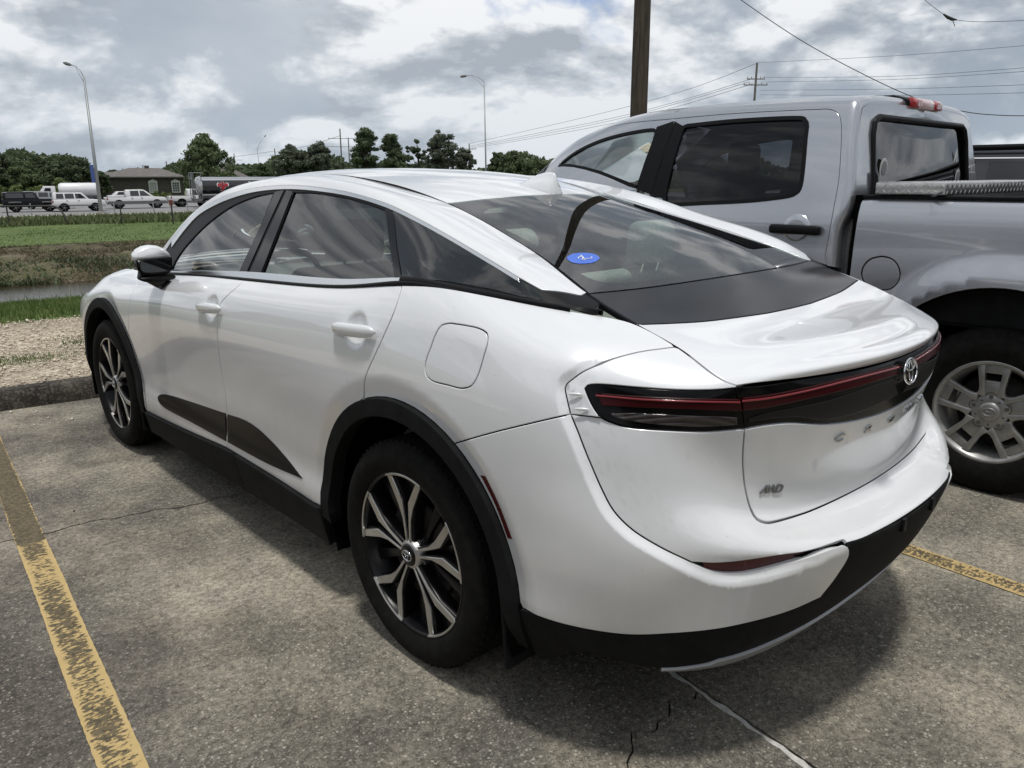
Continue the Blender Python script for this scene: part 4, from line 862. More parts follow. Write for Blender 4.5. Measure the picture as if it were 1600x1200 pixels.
# wheels
def star_poly(ang, R):
    """one petal: two bright bars that run together from the hub, kink apart and widen at the lip"""
    out = []
    for s in (-1, 1):
        # centre line in (radius, lateral) of the petal, bar half widths
        pts = [(.040, .0078, .0040), (.110, .0148, .0047), (.156, .0242, .0073), (.2415, .078, .0128)]
        L = []; Rr = []
        for i, (r, w, hw) in enumerate(pts):
            L.append((r, w - hw)); Rr.append((r, w + hw))
        Rr[2] = (.150, Rr[2][1] + .004); L[2] = (.166, L[2][1] - .002)
        q = L + Rr[::-1]; q = [(r * R, w * s * R) for r, w in q]
        if s < 0: q = q[::-1]
        out.append([(r * cos(ang) - w * sin(ang), r * sin(ang) + w * cos(ang)) for r, w in q])
    return out
def sedan_wheel(rot=0., steer=0.):
    w = empty('wheel'); xo = 0.                                      # axle on +X, outer face towards +X
    T = .365; mb = MB(); mb.smooth = True
    prof = [(.2560, .085), (.2635, .094), (.2715, .100), (.290, .108), (.310, .112), (.332, .109), (.348, .100), (.357, .088), (.3635, .070), (.3655, .045),
            (.3655, .032), (.358, .030), (.358, .024), (.3655, .022), (.366, .004), (.358, .002), (.358, -.004), (.366, -.006), (.3655, -.024), (.358, -.026), (.358, -.032), (.3655, -.034),
            (.3655, -.05), (.362, -.075), (.352, -.095), (.335, -.108), (.31, -.112), (.27, -.106), (.244, -.09)]
    mb.lathe(prof, 72); ty = mb.build('tyre', 'tyre', w)
    # sidewall block ribs at the shoulder
    mb = MB()
    for k in range(72):
        a = 2 * pi * k / 72; M = Matrix.Rotation(a, 4, 'X')
        mb.box((.050, -.009, .3520), (.084, .009, .3640), M @ Matrix.Rotation(0, 4, 'Y')); mb.box((-.084, -.009, .3520), (-.050, .009, .3640), M)
    mb.build('shoulder_block', 'tyre', ty, kind='stuff')
    mb = MB(); mb.smooth = True
    mb.lathe([(.252, .090), (.249, .096), (.2435, .096), (.240, .088), (.236, .06), (.225, .04), (.215, -.06), (.235, -.09), (.25, -.095)], 64); rim = mb.build('rim', 'rim_black', w)
    mb = MB(); mb.smooth = True; mb.lathe([(.2515, .0950), (.2500, .0968), (.2480, .0945)], 72); mb.build('rim_lip', 'rim_black', rim)
    mb = MB(); mb.smooth = True; mb.lathe([(.0, .045), (.08, .045), (.155, .045), (.160, .04), (.160, .02), (0., .02)], 40); mb.build('brake_disc', 'brake_rust', w)
    mb = MB(); mb.box((-.02, .07, -.085), (.045, .165, .085)); mb.build('brake_caliper', 'satin_black', w, bevel=(.012, 2))
    for k in range(5):
        ang = pi / 2 + 2 * pi * k / 5 + rot
        mb = MB(); sa = MB()
        for poly in star_poly(ang, 1.0): mb.prism(poly, .0855, .0925, 0)
        pa = ang - radians(20.5); aa_ = [pa + radians(41) * i / 14 for i in range(15)]
        arc = [(cos(q) * .2488, sin(q) * .2488) for q in aa_] + [(cos(q) * .2418, sin(q) * .2418) for q in aa_[::-1]]
        mb.prism(arc, .0865, .0978, 0)
        mb.build('spoke_face', 'alloy', w, bevel=(.0012, 1))
        # black casting under the bright faces
        for s in (-1, 1):
            q = [(.04, .004), (.115, .006), (.165, .012), (.243, .054), (.243, .097), (.160, .040), (.10, .024), (.04, .020)]
            q = [(r, x * s) for r, x in q]; q = q if s > 0 else q[::-1]
            sa.prism([(r * cos(ang) - x * sin(ang), r * sin(ang) + x * cos(ang)) for r, x in q], .040, .0845, 0)
        q = [(.165, -.012), (.243, -.05), (.243, .05), (.165, .012)]
        sa.prism([(r * cos(ang) - x * sin(ang), r * sin(ang) + x * cos(ang)) for r, x in q], .035, .062, 0)
        ab = ang + pi / 5
        q = [(.04, -.022), (.10, -.012), (.235, -.020), (.235, .020), (.10, .012), (.04, .022)]
        sa.prism([(r * cos(ab) - x * sin(ab), r * sin(ab) + x * cos(ab)) for r, x in q], .030, .058, 0)
        sa.build('spoke_casting', 'rim_black', w, bevel=(.004, 2))
    mb = MB(); mb.smooth = True; mb.lathe([(0, .095), (.036, .095), (.043, .093), (.047, .088), (.052, .06)], 40); mb.build('hub', 'alloy', w)
    mb = MB(); mb.smooth = True; mb.lathe([(0, .1005), (.030, .100), (.0345, .0985), (.036, .095)], 32); cap = mb.build('centre_cap', 'gloss_black', w)
    emblem(np.array([.1015, 0, 0]), np.array([1., 0, 0]), np.array([0, 1., 0]), np.array([0, 0, 1.]), .0235, .0165, w, .0005)
    for k in range(5):
        a = 2 * pi * k / 5 + pi / 2 + pi / 5 + rot; mb = MB(); mb.lathe([(0, .075), (.009, .075), (.010, .05)], 8, Matrix.Translation((0, cos(a) * .052, sin(a) * .052))); mb.build('wheel_nut', 'steel', w)
    for c_ in w.children:
        if c_.name.split('.')[0] not in ('tyre', 'brake_disc', 'brake_caliper', 'wheel_nut', 'hub', 'centre_cap', 'emblem'):
            for o_ in (c_, *c_.children): o_.data.transform(Matrix.Diagonal((1, 1.053, 1.053, 1)))
    return w
w0 = sedan_wheel(radians(0)); 
def put_wheel(w, x, y, z, rot, steer=0.):
    w.parent = car; w.location = (x, y, z); w.rotation_euler = (rot, 0, (pi if x < 0 else 0) + steer)
put_wheel(w0, -.800, 0, .365, radians(4))
for x, y, r in ((.800, 0, .3), (-.800, 2.85, radians(20)), (.800, 2.85, 1.)):
    put_wheel(copy_tree(w0), x, y, .365, r)
# wheel wells, floor, cabin
for sd in LR:
    for cy in (0, 2.85):
        mb = MB(); mb.smooth = True; V = []; F_ = []; n = 28
        for i in range(n + 1):
            a = radians(-18 + 216 * i / n)
            for x, r in ((.895, .458), (.88, .475), (.60, .470), (.55, .44)): V.append((sd * x, cy + r * cos(a), .355 + r * sin(a)))
        for i in range(n):
            for j in range(3): F_.append((i * 4 + j, i * 4 + j + 1, i * 4 + 5 + j, i * 4 + 4 + j))
        mb.add(V, F_); mb.smooth = False
        mb.prism([(cy + .45 * cos(radians(a)), .355 + .45 * sin(radians(a))) for a in range(-18, 199, 12)], sd * .545, sd * .555, 0)
        mb.build('wheel_well', 'liner', car)
    for y0 in (-.445, 2.42):
        mb = MB(); mb.prism([(y0, .19), (y0 - .012, .19), (y0 + .012, .47), (y0 + .028, .47)], sd * .755, sd * .900, 0); mb.build('mud_flap', 'cladding', car, bevel=(.003, 1))
mb = MB(); mb.box((-.84, .48, .19), (.84, 2.38, .27)); mb.box((-.54, -.72, .22), (.54, 3.4, .30)); mb.box((-.68, -.76, .34), (.68, -.46, .42)); mb.build('floor_pan', 'liner', car)
mb = MB(); mb.tube([(-.45, -.72, .36), (.45, -.72, .36)], .07, 12); mb.tube([(.35, -.6, .33), (.35, .5, .26)], .03, 8); mb.build('exhaust', 'steel', car)
mb = MB(); mb.box((-.80, .52, .30), (.80, 2.3, .45))
mb.box((-.84, .52, .45), (-.80, 2.3, 1.03)); mb.box((.80, .52, .45), (.84, 2.3, 1.03)); mb.box((-.82, -.05, .88), (-.80, .52, 1.03)); mb.box((.80, -.05, .88), (.82, .52, 1.03)); mb.box((-.66, -.42, .45), (.66, -.38, 1.08)); mb.build('cabin_tub', 'interior', car)
mb = MB(); mb.prism([(-.60, 1.11), (.02, 1.06), (.02, 1.0), (-.60, 1.02)], -.56, .56, 0); mb.build('parcel_shelf', 'headliner', car)
mb = MB(); mb.prism([(1.72, .70), (1.74, .98), (1.85, 1.02), (2.55, 1.00), (2.6, .7)], -.76, .76, 0); mb.build('dashboard', 'interior', car, bevel=(.03, 3))
def seat(x, y, w, back=True):
    s = empty('seat', (x, y, 0)); s.parent = car
    mb = MB(); mb.box((-w / 2, -.28, .48), (w / 2, .26, .64)); mb.build('seat_cushion', 'seat_cloth', s, bevel=(.05, 3))
    mb = MB(); mb.prism([(-.20, .56), (-.34, .98), (-.385, 1.13), (-.33, 1.15), (-.26, 1.12), (-.10, .60)], -w / 2, w / 2, 0); mb.build('seat_back', 'seat_cloth', s, bevel=(.045, 3))
    for hx in ((0,) if w < .8 else (-.40, .40)):
        mb = MB(); mb.prism([(-.42, 1.16), (-.44, 1.30), (-.40, 1.335), (-.35, 1.32), (-.33, 1.17)], hx - .125, hx + .125, 0); mb.build('headrest', 'seat_cloth', s, bevel=(.035, 3))
        mb = MB(); mb.tube([(hx - .05, -.36, 1.10), (hx - .05, -.385, 1.18)], .006, 6); mb.tube([(hx + .05, -.36, 1.10), (hx + .05, -.385, 1.18)], .006, 6); mb.build('headrest_post', 'chrome', s)
seat(-.40, 1.40, .50); seat(.40, 1.40, .50); seat(0, .48, 1.24)
mb = MB(); mb.smooth = True
M = Matrix.Translation((-.40, 1.66, 1.0)) @ Matrix.Rotation(radians(115), 4, 'X')
V = []; F_ = []
for i in range(32):
    a = 2 * pi * i / 32
    for j in range(8): q = 2 * pi * j / 8; V.append(M @ Vector(((.18 + .014 * cos(q)) * cos(a), (.18 + .014 * cos(q)) * sin(a), .014 * sin(q))))
for i in range(32):
    for j in range(8): F_.append((i * 8 + j, i * 8 + (j + 1) % 8, ((i + 1) % 32) * 8 + (j + 1) % 8, ((i + 1) % 32) * 8 + j))
mb.add(V, F_); mb.smooth = False; mb.box((-.17, -.03, -.01), (.17, .03, .02), M); mb.box((-.03, -.17, -.01), (.03, 0, .02), M); mb.build('steering_wheel', 'interior', car)
mb = MB(); mb.box((-.12, 1.60, 1.345), (.12, 1.63, 1.405)); mb.build('rear_view_mirror', 'interior', car, bevel=(.01, 2))
mb = MB(); V = []; us_ = np.linspace(-.93, .93, 12); vs_ = np.linspace(gt[-1][1] + .005, vW0 - .01, 12)
G_ = TOP.frame(np.repeat(us_[None], 12, 0).ravel(), np.repeat(vs_[:, None], 12, 1).ravel()); G_ = G_[0] - G_[1] * .045
mb.add(G_.tolist(), [(i * 12 + j, i * 12 + j + 1, i * 12 + 13 + j, i * 12 + 12 + j) for i in range(11) for j in range(11)]); mb.build('headliner', 'headliner', car)
# price figures painted inside the far side of the windshield
for ch, u in (('9', .34), ('3', .60)):
    P, n, a, b = on_top(u, TV[-6] + .010, -.010); a = a if a[0] > 0 else -a; b = np.cross(n, a)
    letter(ch, P, a, b, n, .20, 'sticker_white', car, 'price_figure', ext=.0005)

# ------------------------------------------------------------------ the silver crew cab pickup alongside
# truck local frame: x=0 centre, +x half ; world x offset 2.915
# CAB: stations along y rear->front (u), rows bottom->roof centre (v)
def cabst(y,roof,rail,zb,tum=1.0,yc=None,sl=0.,up=0.):
    yc=y if yc is None else yc
    # points: bottom, lower, mid, shoulder, belt, window mid, rail-low, rail, roof edge, roof mid, centre
    Q=[(.965,y,.46),(1.0,y,.62),(1.012,y,.85),(1.012,y,1.08),(1.000,y,1.24),(.975,y,zb),(.925,y,zb+(rail-zb)*.5),(.855,y,rail-.03),(.80,y,rail+.015),(.66,(y+yc)/2,rail+.045 if roof>rail else roof),(.33,yc,(rail+.05)*.3+roof*.7),(0,yc,roof)]
    return [(a,b+(up+sl*(c-1.38) if c>1.36 else 0),c) for a,b,c in Q]
CAB=Patch(np.array([cabst(-.03,1.915,1.86,1.37,up=-.045,sl=.22),cabst(.15,1.93,1.872,1.37,sl=.10,up=-.02),cabst(.6,1.945,1.882,1.365),cabst(1.0,1.945,1.885,1.355),cabst(1.35,1.93,1.875,1.345,yc=1.45),
 cabst(1.68,1.88,1.835,1.34,yc=1.80),cabst(2.02,1.77,1.74,1.33,yc=2.15),cabst(2.3,1.64,1.605,1.315,yc=2.45),cabst(2.62,1.42,1.40,1.30,yc=2.78),cabst(2.75,1.34,1.33,1.28,yc=2.92)]).transpose(1,0,2),iters=4,scale=(2.9,2.1),cen=(0,.5,1))
def bedst(y): return [(.95,y,.55),(.99,y,.65),(1.008,y,.85),(1.012,y,1.05),(1.005,y,1.20),(.99,y,1.31),(.965,y,1.372),(.93,y,1.392),(.90,y,1.392)]
BED=Patch(np.array([bedst(y) for y in (-2.0,-1.8,-1.4,-.9,-.5,-.25,-.045)]).transpose(1,0,2),iters=4,scale=(2.0,.95),cen=(0,-1,.8))
CURVT = {
    't_door': '373466163573661334166612326266133110661529586618280766222655662725056631235866362215664020766643195666461836664817186649160566501497665113956651130066521211665111286651105066510978665209116652085266520800665307566653068866570637666005916648054866210510657704726516043964400411632903906199037860980369598503635869035857510355563803545527035354120354529403565175035950540362493503664824037047120374459503764463037543060367410803553909033836760322342903133192031129740313277103192579032623990333222903392070',
    't_doorf': '867780298542792784027878824378288049771978287567759975217390760671947726701077946823779566417716644574876245726160587132587870385688695354726875530068235112677349136730470866954501666742976646410066303911662037346616',
    't_split': '37346616374664213764626237866121380959913834586838595748388556293910552039345410395952993984518540095067403549464061481640884676',
    't_win': '3286630231196307295563132793632126326329247463372320634521706352202563571911636117946364167963671568636914646371136863721280637212006372112963701067636810156365097463600920635408826329083562100820609908155965081158190806572408025613079754910794536407915237079051130790499907914900079448220802474008144680086145950897456509464538100445131071449011424467121544451276442813444412141843971500438315904369168743571792434619044337202343282148432122954312246642992653428528454272302842633196426033404268345442873528432235834437359745523599469635924850357850033562515035465283353054063509554134885682346658213445595434256071340861603367627732866302',
    't_winf': '8172596579786021777860877570615673536219712962666925629567276315653063276333633361346333593063295754632355526316533563105114630749026305470763034539629944066291431762764231622542116152421460464234592042675786430556514344552343755411440353014431519244605082449049704520485045504720',
    't_bpf': '4197634237866492413046774496479341976342',
    't_bpr': '3664647634066280367345074019463636646476',
    't_fuel': '93943895928738759180382790853713900135558928333588843095888428598921264689922475908523499189228693002263942122749535232596382408971925349765270297872904978031509746339396873597960837569507384093943895',
    't_arc': '94210087934603589249061391270857897610938795132285791545832517648034197877142180738123667046252867132661638527606062282057472841544228205147276048642661459425284339236640992180387519783669176434801545331013223158109330250857291206132818035827440087',
    't_arc2': '92130130913103729026060188970819874110288556122983381422809016087814178675201952722121046920223566212343632424226033247157472488546924715200242249422343469422354459210442371952402917863836160836591422349812293353102832250819311406013021037229450130',
}

CURT = {k: [(int(a[i:i + 4]) / 9999, int(a[i + 4:i + 8]) / 9999) for i in range(0, len(a), 8)] for k, a in CURVT.items()}
CT = lambda k: np.array(CURT[k])
TX = 2.915
truck = empty('silver_pickup', (TX, 0, 0), label='silver crew cab pickup truck parked to the right of the white sedan', cat='pickup truck')
def bake_side(pt, pts, it=30):
    """(y, z) on the flank -> (u, v)"""
    U, V = np.meshgrid(np.linspace(0, 1, 80), np.linspace(0, .75 if pt is CAB else 1, 80)); U, V = U.ravel(), V.ravel(); P = pt.ev(U, V); out = []
    for y, z in pts:
        i = int(np.argmin((P[:, 1] - y) ** 2 + (P[:, 2] - z) ** 2)); u, v = U[i], V[i]
        for _ in range(it):
            p, a, b = pt.d3(np.array([u]), np.array([v])); e = np.array([y, z]) - p[0, 1:]
            if np.hypot(*e) < 1e-5: break
            try: d = np.linalg.solve(np.stack([a[0, 1:], b[0, 1:]], 1), e)
            except Exception: break
            d = np.clip(d, -.05, .05); u = float(np.clip(u + d[0], 0, 1)); v = float(np.clip(v + d[1], 0, 1))
        out.append((u, v))
    return np.array(out)
SPt = 'silver_paint'
td, tf, tsp = CT('t_door'), CT('t_doorf'), CT('t_split')
ztop = lambda: None
# door outlines: upper lines traced, lower part carried down to the sill
dr_low = bake_side(CAB, [(.075, 1.12), (.085, .95), (.10, .75), (.13, .60), (.16, .56), (1.10, .56), (1.14, .60), (1.15, .95), (1.16, 1.15)])
df_low = bake_side(CAB, [(1.16, 1.15), (1.15, .95), (1.14, .60), (1.18, .56), (2.05, .56), (2.18, .62), (2.28, .80), (2.34, 1.05), (2.36, 1.30)])
twin, twf = CT('t_win'), CT('t_winf')
wf_low = bake_side(CAB, [(1.22, 1.375), (1.7, 1.345), (2.2, 1.33), (2.34, 1.345)])
ws_hole = J(R_(wf_low), twf[1:])
c_a = bake_side(CAB, [(2.36, 1.30)])
panel('rear_door', CAB, J(td, dr_low, R_(tsp)), SPt, truck, holes=[twin], sides=LR, gap=.003, h=.04)
panel('front_door', CAB, J(tf, tsp, df_low), SPt, truck, holes=[ws_hole], sides=LR, gap=.003, h=.04)
outer_cab = sym  # not mirrored across the centre: the two halves meet on the roof ridge
gp = GREV = grev(CAB.K); UC = .030
back = uedge(.0, 0, 1, 60)
uu0 = 0.
top_u = 1 - .0
panel('cab_side', CAB, J(uedge(.002, .995, .0, 60), edge(0, .002, .80, 30), R_(df_low)[::1][0:7], R_(tf)[::-1][::-1][::-1][:0], uedge(.80, .62, .62, 2)[:0]) if False else
      J(uedge(UC, gp[8] + .02, 0, 50), edge(.0, UC, dr_low[3][0], 8), R_(dr_low[:4]), R_(td), tf[::-1][:0], R_(tf)[0:0], edge(gp[8] + .02, td[0][0], UC, 20)), SPt, truck, sides=LR, gap=0, h=.05, flange=0, depth=.002, bev=.0002)
panel('roof', CAB, J(edge(gp[8] + .02, UC, td[0][0], 12), R_(tf), edge(tf[0][1] + .012, tf[0][0] + .005, .93, 4), uedge(.93, tf[0][1] + .02, 1., 12)[:0],
      uedge(.60, gp[8] + .06, .9985, 20) if False else np.array([(.60, .93), (.56, .9985)]), edge(.9985, .56, UC, 30)), SPt, truck, sides=LR, gap=0, h=.05, flange=0)
panel('windshield', CAB, np.array([(.61, .93), (.57, .9985), (.95, .9985), (.95, .90), (.90, .86), (.75, .87)]), 'glass_clear', truck, sides=LR, gap=0, off=-.006, wall=False, h=.06)
panel('rear_door_window', CAB, twin, 'glass_dark', truck, sides=LR, off=-.010, gap=-.006, wall=False, h=.05)
panel('front_door_window', CAB, ws_hole, 'glass_clear', truck, sides=LR, off=-.010, gap=-.006, wall=False, h=.05)
panel('window_seal', CAB, np.concatenate([inset(CAB, clean(twin, CAB.scale), -.012)[0]]), 'satin_black', truck, holes=[inset(CAB, clean(twin, CAB.scale), .012)[0]], sides=LR, off=.003, gap=0, depth=.012, flange=0, h=.05)
panel('window_seal', CAB, inset(CAB, clean(ws_hole, CAB.scale, .01), -.010)[0], 'satin_black', truck, holes=[inset(CAB, clean(ws_hole, CAB.scale, .01), .012)[0]], sides=LR, off=.003, gap=0, depth=.012, flange=0, h=.05)
for k_ in ('t_bpf', 't_bpr'): panel('pillar_cover', CAB, CT(k_), 'satin_black', truck, sides=LR, off=.003, gap=-.010, depth=.006, flange=0, h=.05)
_sp = CT('t_split'); _sp = _sp[int(len(_sp) * .10):]
strip('pillar_seam', CAB, _sp, .036, .0035, 'satin_black', truck, LR, .003)
# back of the cab
def cab_back():
    Pc, nc, ac, _ = CAB.frame(np.full(70, UC), np.linspace(0, 1, 70)); R0 = .045
    nc[:, 1] = 0; nc /= np.linalg.norm(nc, axis=1)[:, None]
    for sd in LR:
        V = []; F_ = []; m = 8
        for p, n in zip(Pc, nc):
            c0 = p - n * R0
            for j in range(m): th = pi / 2 * j / (m - 1); q = c0 + n * R0 * cos(th) + np.array([0, -R0, 0]) * sin(th); V.append((sd * q[0], q[1], q[2]))
        for i in range(len(Pc) - 1):
            for j in range(m - 1): F_.append((i * m + j, i * m + j + 1, (i + 1) * m + j + 1, (i + 1) * m + j))
        mb = MB(); mb.smooth = True; mb.add(V, F_); mb.build('cab_corner', SPt, truck)
    zz = Pc[:, 2]; yy = Pc[:, 1] - R0; half = [(float(max(0, p[0] - n[0] * R0)), float(p[2] - n[2] * R0)) for p, n in zip(Pc, nc)]
    hz_ = np.array([q[1] for q in half]); ou = np.argsort(hz_)
    out = [(-x, z) for x, z in half] + [(x, z) for x, z in half[::-1]]
    r = .06; w = [(-.745, 1.34), (-.715, 1.71), (-.69, 1.775), (-.63, 1.80), (.63, 1.80), (.69, 1.775), (.715, 1.71), (.745, 1.34)]
    def yb(x, z, o=0.): return float(np.interp(z, hz_[ou], yy[ou])) - .020 * math.cos(min(1, abs(x) / .86) * pi / 2) - o
    def fill(name, outer, holes, m_, o, par, th=.0):
        h = .06; A = np.array(outer); G = np.stack(np.meshgrid(np.arange(-.98, .99, h), np.arange(.5, 1.95, h)), -1).reshape(-1, 2); ok = inpoly(G, A)
        for q in holes: ok &= ~inpoly(G, np.array(q))
        G = G[ok]; co = []; ed = []
        for q in [outer] + holes:
            b0 = len(co); co += [Vector(x) for x in q]; ed += [(b0 + i, b0 + (i + 1) % len(q)) for i in range(len(q))]
        co += [Vector(x) for x in G]; r_ = geometry.delaunay_2d_cdt(co, ed, [], 0, 1e-6)
        V = np.array([tuple(x) for x in r_[0]]); T = np.array([tuple(f) for f in r_[2] if len(f) == 3]); c_ = V[T].mean(1); k = inpoly(c_, A)
        for q in holes: k &= ~inpoly(c_, np.array(q))
        mb = MB(); mb.smooth = True; mb.add([(x, yb(x, z, o), z) for x, z in V], [tuple(map(int, t)) for t in T[k]])
        return mb.build(name, m_, par)
    fill('cab_back', out, [w], SPt, 0, truck)
    w2 = [(x * .95, z - .012 if z > 1.4 else z) for x, z in w]
    fill('rear_window', w2, [], 'glass_cab', -.012, truck)
    w3 = [(x * 1.03, z + .012 if z > 1.4 else z) for x, z in w]
    def seal():
        mb = MB(); mb.smooth = True; pts = [(x * .985, yb(x, z, .004), z) for x, z in w]; P2 = []
        for a_, b_ in zip(pts[:-1], pts[1:]):
            for t in range(6): P2.append(tuple(a_[i] + (b_[i] - a_[i]) * t / 6 for i in range(3)))
        mb.tube(P2 + [pts[-1]], .017, 8); return mb.build('window_seal', 'satin_black', truck)
    seal()
    # round and square decals in the glass corners
    for x, z, r_, k in ((-.575, 1.535, .055, 24), (.55, 1.49, .045, 20)):
        mb = MB(); mb.add([(x + r_ * .9 * cos(2 * pi * i / k), yb(x, z, -.006), z + r_ * sin(2 * pi * i / k)) for i in range(k)], [tuple(range(k))]); d = mb.build('window_decal', 'decal_white', truck)
        mb = MB(); mb.add([(x + r_ * .62 * cos(2 * pi * i / k), yb(x, z, -.002), z + r_ * .7 * sin(2 * pi * i / k)) for i in range(k)], [tuple(range(k))]); mb.build('decal_print', 'decal_grey', d)
    mb = MB(); mb.box((-.64, yb(-.6, 1.4, -.006) , 1.415), (-.53, yb(-.6, 1.4, -.005), 1.445)); mb.build('window_decal', 'decal_grey', truck)
    mb = MB(); mb.prism([(.50, 1.58), (.53, 1.66), (.56, 1.58), (.545, 1.58), (.53, 1.62), (.515, 1.58)], yb(.5, 1.6, -.007), yb(.5, 1.6, -.005), 1); mb.build('window_decal', 'decal_white', truck)
mat('decal_white', (.55, .56, .55), .5); mat('decal_grey', (.18, .19, .2), .5)
glassmat('glass_cab', (.10, .108, .112))
cab_back()
# high brake light on the roof edge
mb = MB(); mb.prism([(-.045, 1.868), (-.065, 1.905), (.05, 1.945), (.10, 1.94), (.10, 1.90)], -.19, .19, 0); bl = mb.build('high_brake_light', 'red_lens_bright', truck, bevel=(.008, 2)) if False else None
mat('red_lens_bright', (.36, .012, .018), .2, coat=1, bump=(200, .3, .002)); mat('clear_pink', (.62, .42, .42), .2, coat=1, bump=(120, .4, .003))
bl = empty('high_brake_light', (0, .10, 0)); bl.parent = truck
mb = MB(); mb.prism([(-.040, 1.868), (-.030, 1.915), (.06, 1.945), (.12, 1.945), (.12, 1.90)], -.225, .225, 0); mb.build('lamp_base', 'satin_black', bl, bevel=(.008, 2))
for x0_, x1_, m_ in ((-.215, -.09, 'red_lens_bright'), (-.088, .088, 'clear_pink'), (.09, .215, 'red_lens_bright')):
    mb = MB(); mb.prism([(-.060, 1.868), (-.062, 1.905), (-.045, 1.925), (-.02, 1.93), (-.02, 1.868)], x0_, x1_, 0); mb.build('brake_lens', m_, bl, bevel=(.006, 2))
for x0_ in (-.165, -.135, .125, .15):
    mb = MB(); mb.box((x0_, -.066, 1.878), (x0_ + .018, -.058, 1.912)); mb.build('brake_lens', 'clear_pink', bl)
# cargo bed
ta, ta2 = CT('t_arc'), CT('t_arc2'); tfu = CT('t_fuel')
uA, uB_ = ta[0][0], ta[-1][0]
bside = J(edge(1, .999, .001, 30), uedge(.001, .999, .02, 10), edge(.0, .001, uB_ - .0, 6), R_(ta), edge(.0, uA, .999, 6), uedge(.999, .02, .999, 10))
def d_bed(P):
    q = np.hypot(P[:, 1] + .77, P[:, 2] - .40); t = np.clip(1 - (q - .60) / .17, 0, 1); t = t * t * (3 - 2 * t)
    return .030 * np.minimum(1, t * 1.15) * np.clip((P[:, 2] - .45) / .2, 0, 1)
def by_b(P): return np.hypot(P[:, 1] + .77, P[:, 2] - .40) < .80
panel('bed_side', BED, bside, SPt, truck, holes=[tfu], sides=(-1,), gap=.001, h=.03, disp=d_bed)
panel('bed_side', BED, bside, SPt, truck, sides=(1,), gap=.001, h=.05, disp=d_bed)
panel('fuel_door', BED, tfu, SPt, truck, sides=(-1,), gap=.006, h=.03, off=-.002)
mb = MB(); mb.smooth = True; mb.lathe([(.0, .004), (.03, .002), (.036, -.004)], 20, Matrix.Translation((-1.003, -.338, 1.010)) @ Matrix.Rotation(pi, 4, 'Z') @ Matrix.Scale(1.35, 4, (0, 1, 0)) @ Matrix.Scale(.55, 4, (0, 0, 1))); mb.build('fuel_door_recess', 'steel', truck)
for sd in LR:
    V = []; F_ = []; n = 26
    for i in range(n + 1):
        a = radians(4 + 172 * i / n)
        for x, r in ((.99, .598), (.975, .62), (.62, .62)): V.append((sd * x, -.77 + r * cos(a), .40 + r * sin(a)))
    for i in range(n):
        for j in range(2): F_.append((i * 3 + j, i * 3 + j + 1, i * 3 + 4 + j, i * 3 + 3 + j))
    mb = MB(); mb.add(V, F_); mb.prism([(-.77 + .62 * cos(radians(a)), .40 + .62 * sin(radians(a))) for a in range(0, 181, 12)], sd * .615, sd * .625, 0); mb.build('wheel_well', 'liner', truck)
mb = MB(); mb.box((-.965, -2.0, 1.385), (-.86, -.05, 1.402)); mb.box((.86, -2.0, 1.385), (.965, -.05, 1.402)); mb.box((-.86, -.10, 1.385), (.86, -.05, 1.402)); mb.build('bed_rail_cap', 'cladding', truck, bevel=(.006, 2))
mb = MB(); mb.box((-.90, -1.98, .78), (.90, -.06, .82)); mb.box((-.90, -.10, .8), (.90, -.06, 1.385)); mb.box((-.92, -1.98, .8), (-.86, -.06, 1.385)); mb.box((.86, -1.98, .8), (.92, -.06, 1.385)); mb.build('bed_liner', 'cladding', truck)
mb = MB(); mb.box((-.93, -2.02, .72), (.93, -1.985, 1.385)); tg = mb.build('tailgate', SPt, truck, bevel=(.01, 2)); mb = MB(); mb.box((-.12, -2.045, 1.20), (.12, -2.018, 1.27)); mb.build('tailgate_handle', 'satin_black', tg, bevel=(.008, 2))
mb = MB(); mb.box((-1.0, -2.16, .50), (1.0, -2.03, .68)); mb.build('rear_bumper', 'chrome', truck, bevel=(.03, 3))
for sd in LR: mb = MB(); mb.box((sd * .935 - .055, -2.025, .90), (sd * .935 + .055, -1.96, 1.30)); mb.build('tail_lamp', 'red_lens', truck, bevel=(.015, 2))
mb = MB(); mb.box((-.96, -.055, .62), (.96, -.012, 1.40)); mb.build('cab_gap', 'gap_black', truck)
mb = MB(); mb.box((-.90, -.05, .42), (.90, 2.7, .60)); mb.box((-.45, -2.0, .42), (.45, 4.1, .62)); mb.build('frame', 'liner', truck)
mb = MB(); mb.tube([(-.98, .2, .42), (-.98, 2.1, .42)], .045, 10); mb.tube([(.98, .2, .42), (.98, 2.1, .42)], .045, 10); mb.build('running_board', 'satin_black', truck)
# nose (out of sight behind the sedan, kept simple but whole)
def blockloft(name, secs, m_, par, bev=.05):
    mb = MB(); V = []; F_ = []; n = len(secs[0][1])
    for y, q in secs: V += [(x, y, z) for x, z in q]
    for k in range(len(secs) - 1):
        for j in range(n): F_.append((k * n + j, k * n + (j + 1) % n, (k + 1) * n + (j + 1) % n, (k + 1) * n + j))
    F_ += [tuple(range(n)), tuple((len(secs) - 1) * n + j for j in range(n))]
    mb.add(V, F_); return mb.build(name, m_, par, bevel=(bev, 3))
sec = lambda w, zt, zb=.75: [(-w, zb), (-w, zt - .16), (-w * .9, zt - .03), (-w * .5, zt), (w * .5, zt), (w * .9, zt - .03), (w, zt - .16), (w, zb)]
blockloft('front_body', [(2.20, sec(1.0, 1.34)), (2.7, sec(1.01, 1.32)), (3.4, sec(1.01, 1.27)), (3.74, sec(.96, 1.20))], SPt, truck, .03)
mb = MB(); mb.box((-.62, 3.72, .80), (.62, 3.77, 1.10)); mb.build('grille', 'chrome', truck, bevel=(.02, 2))
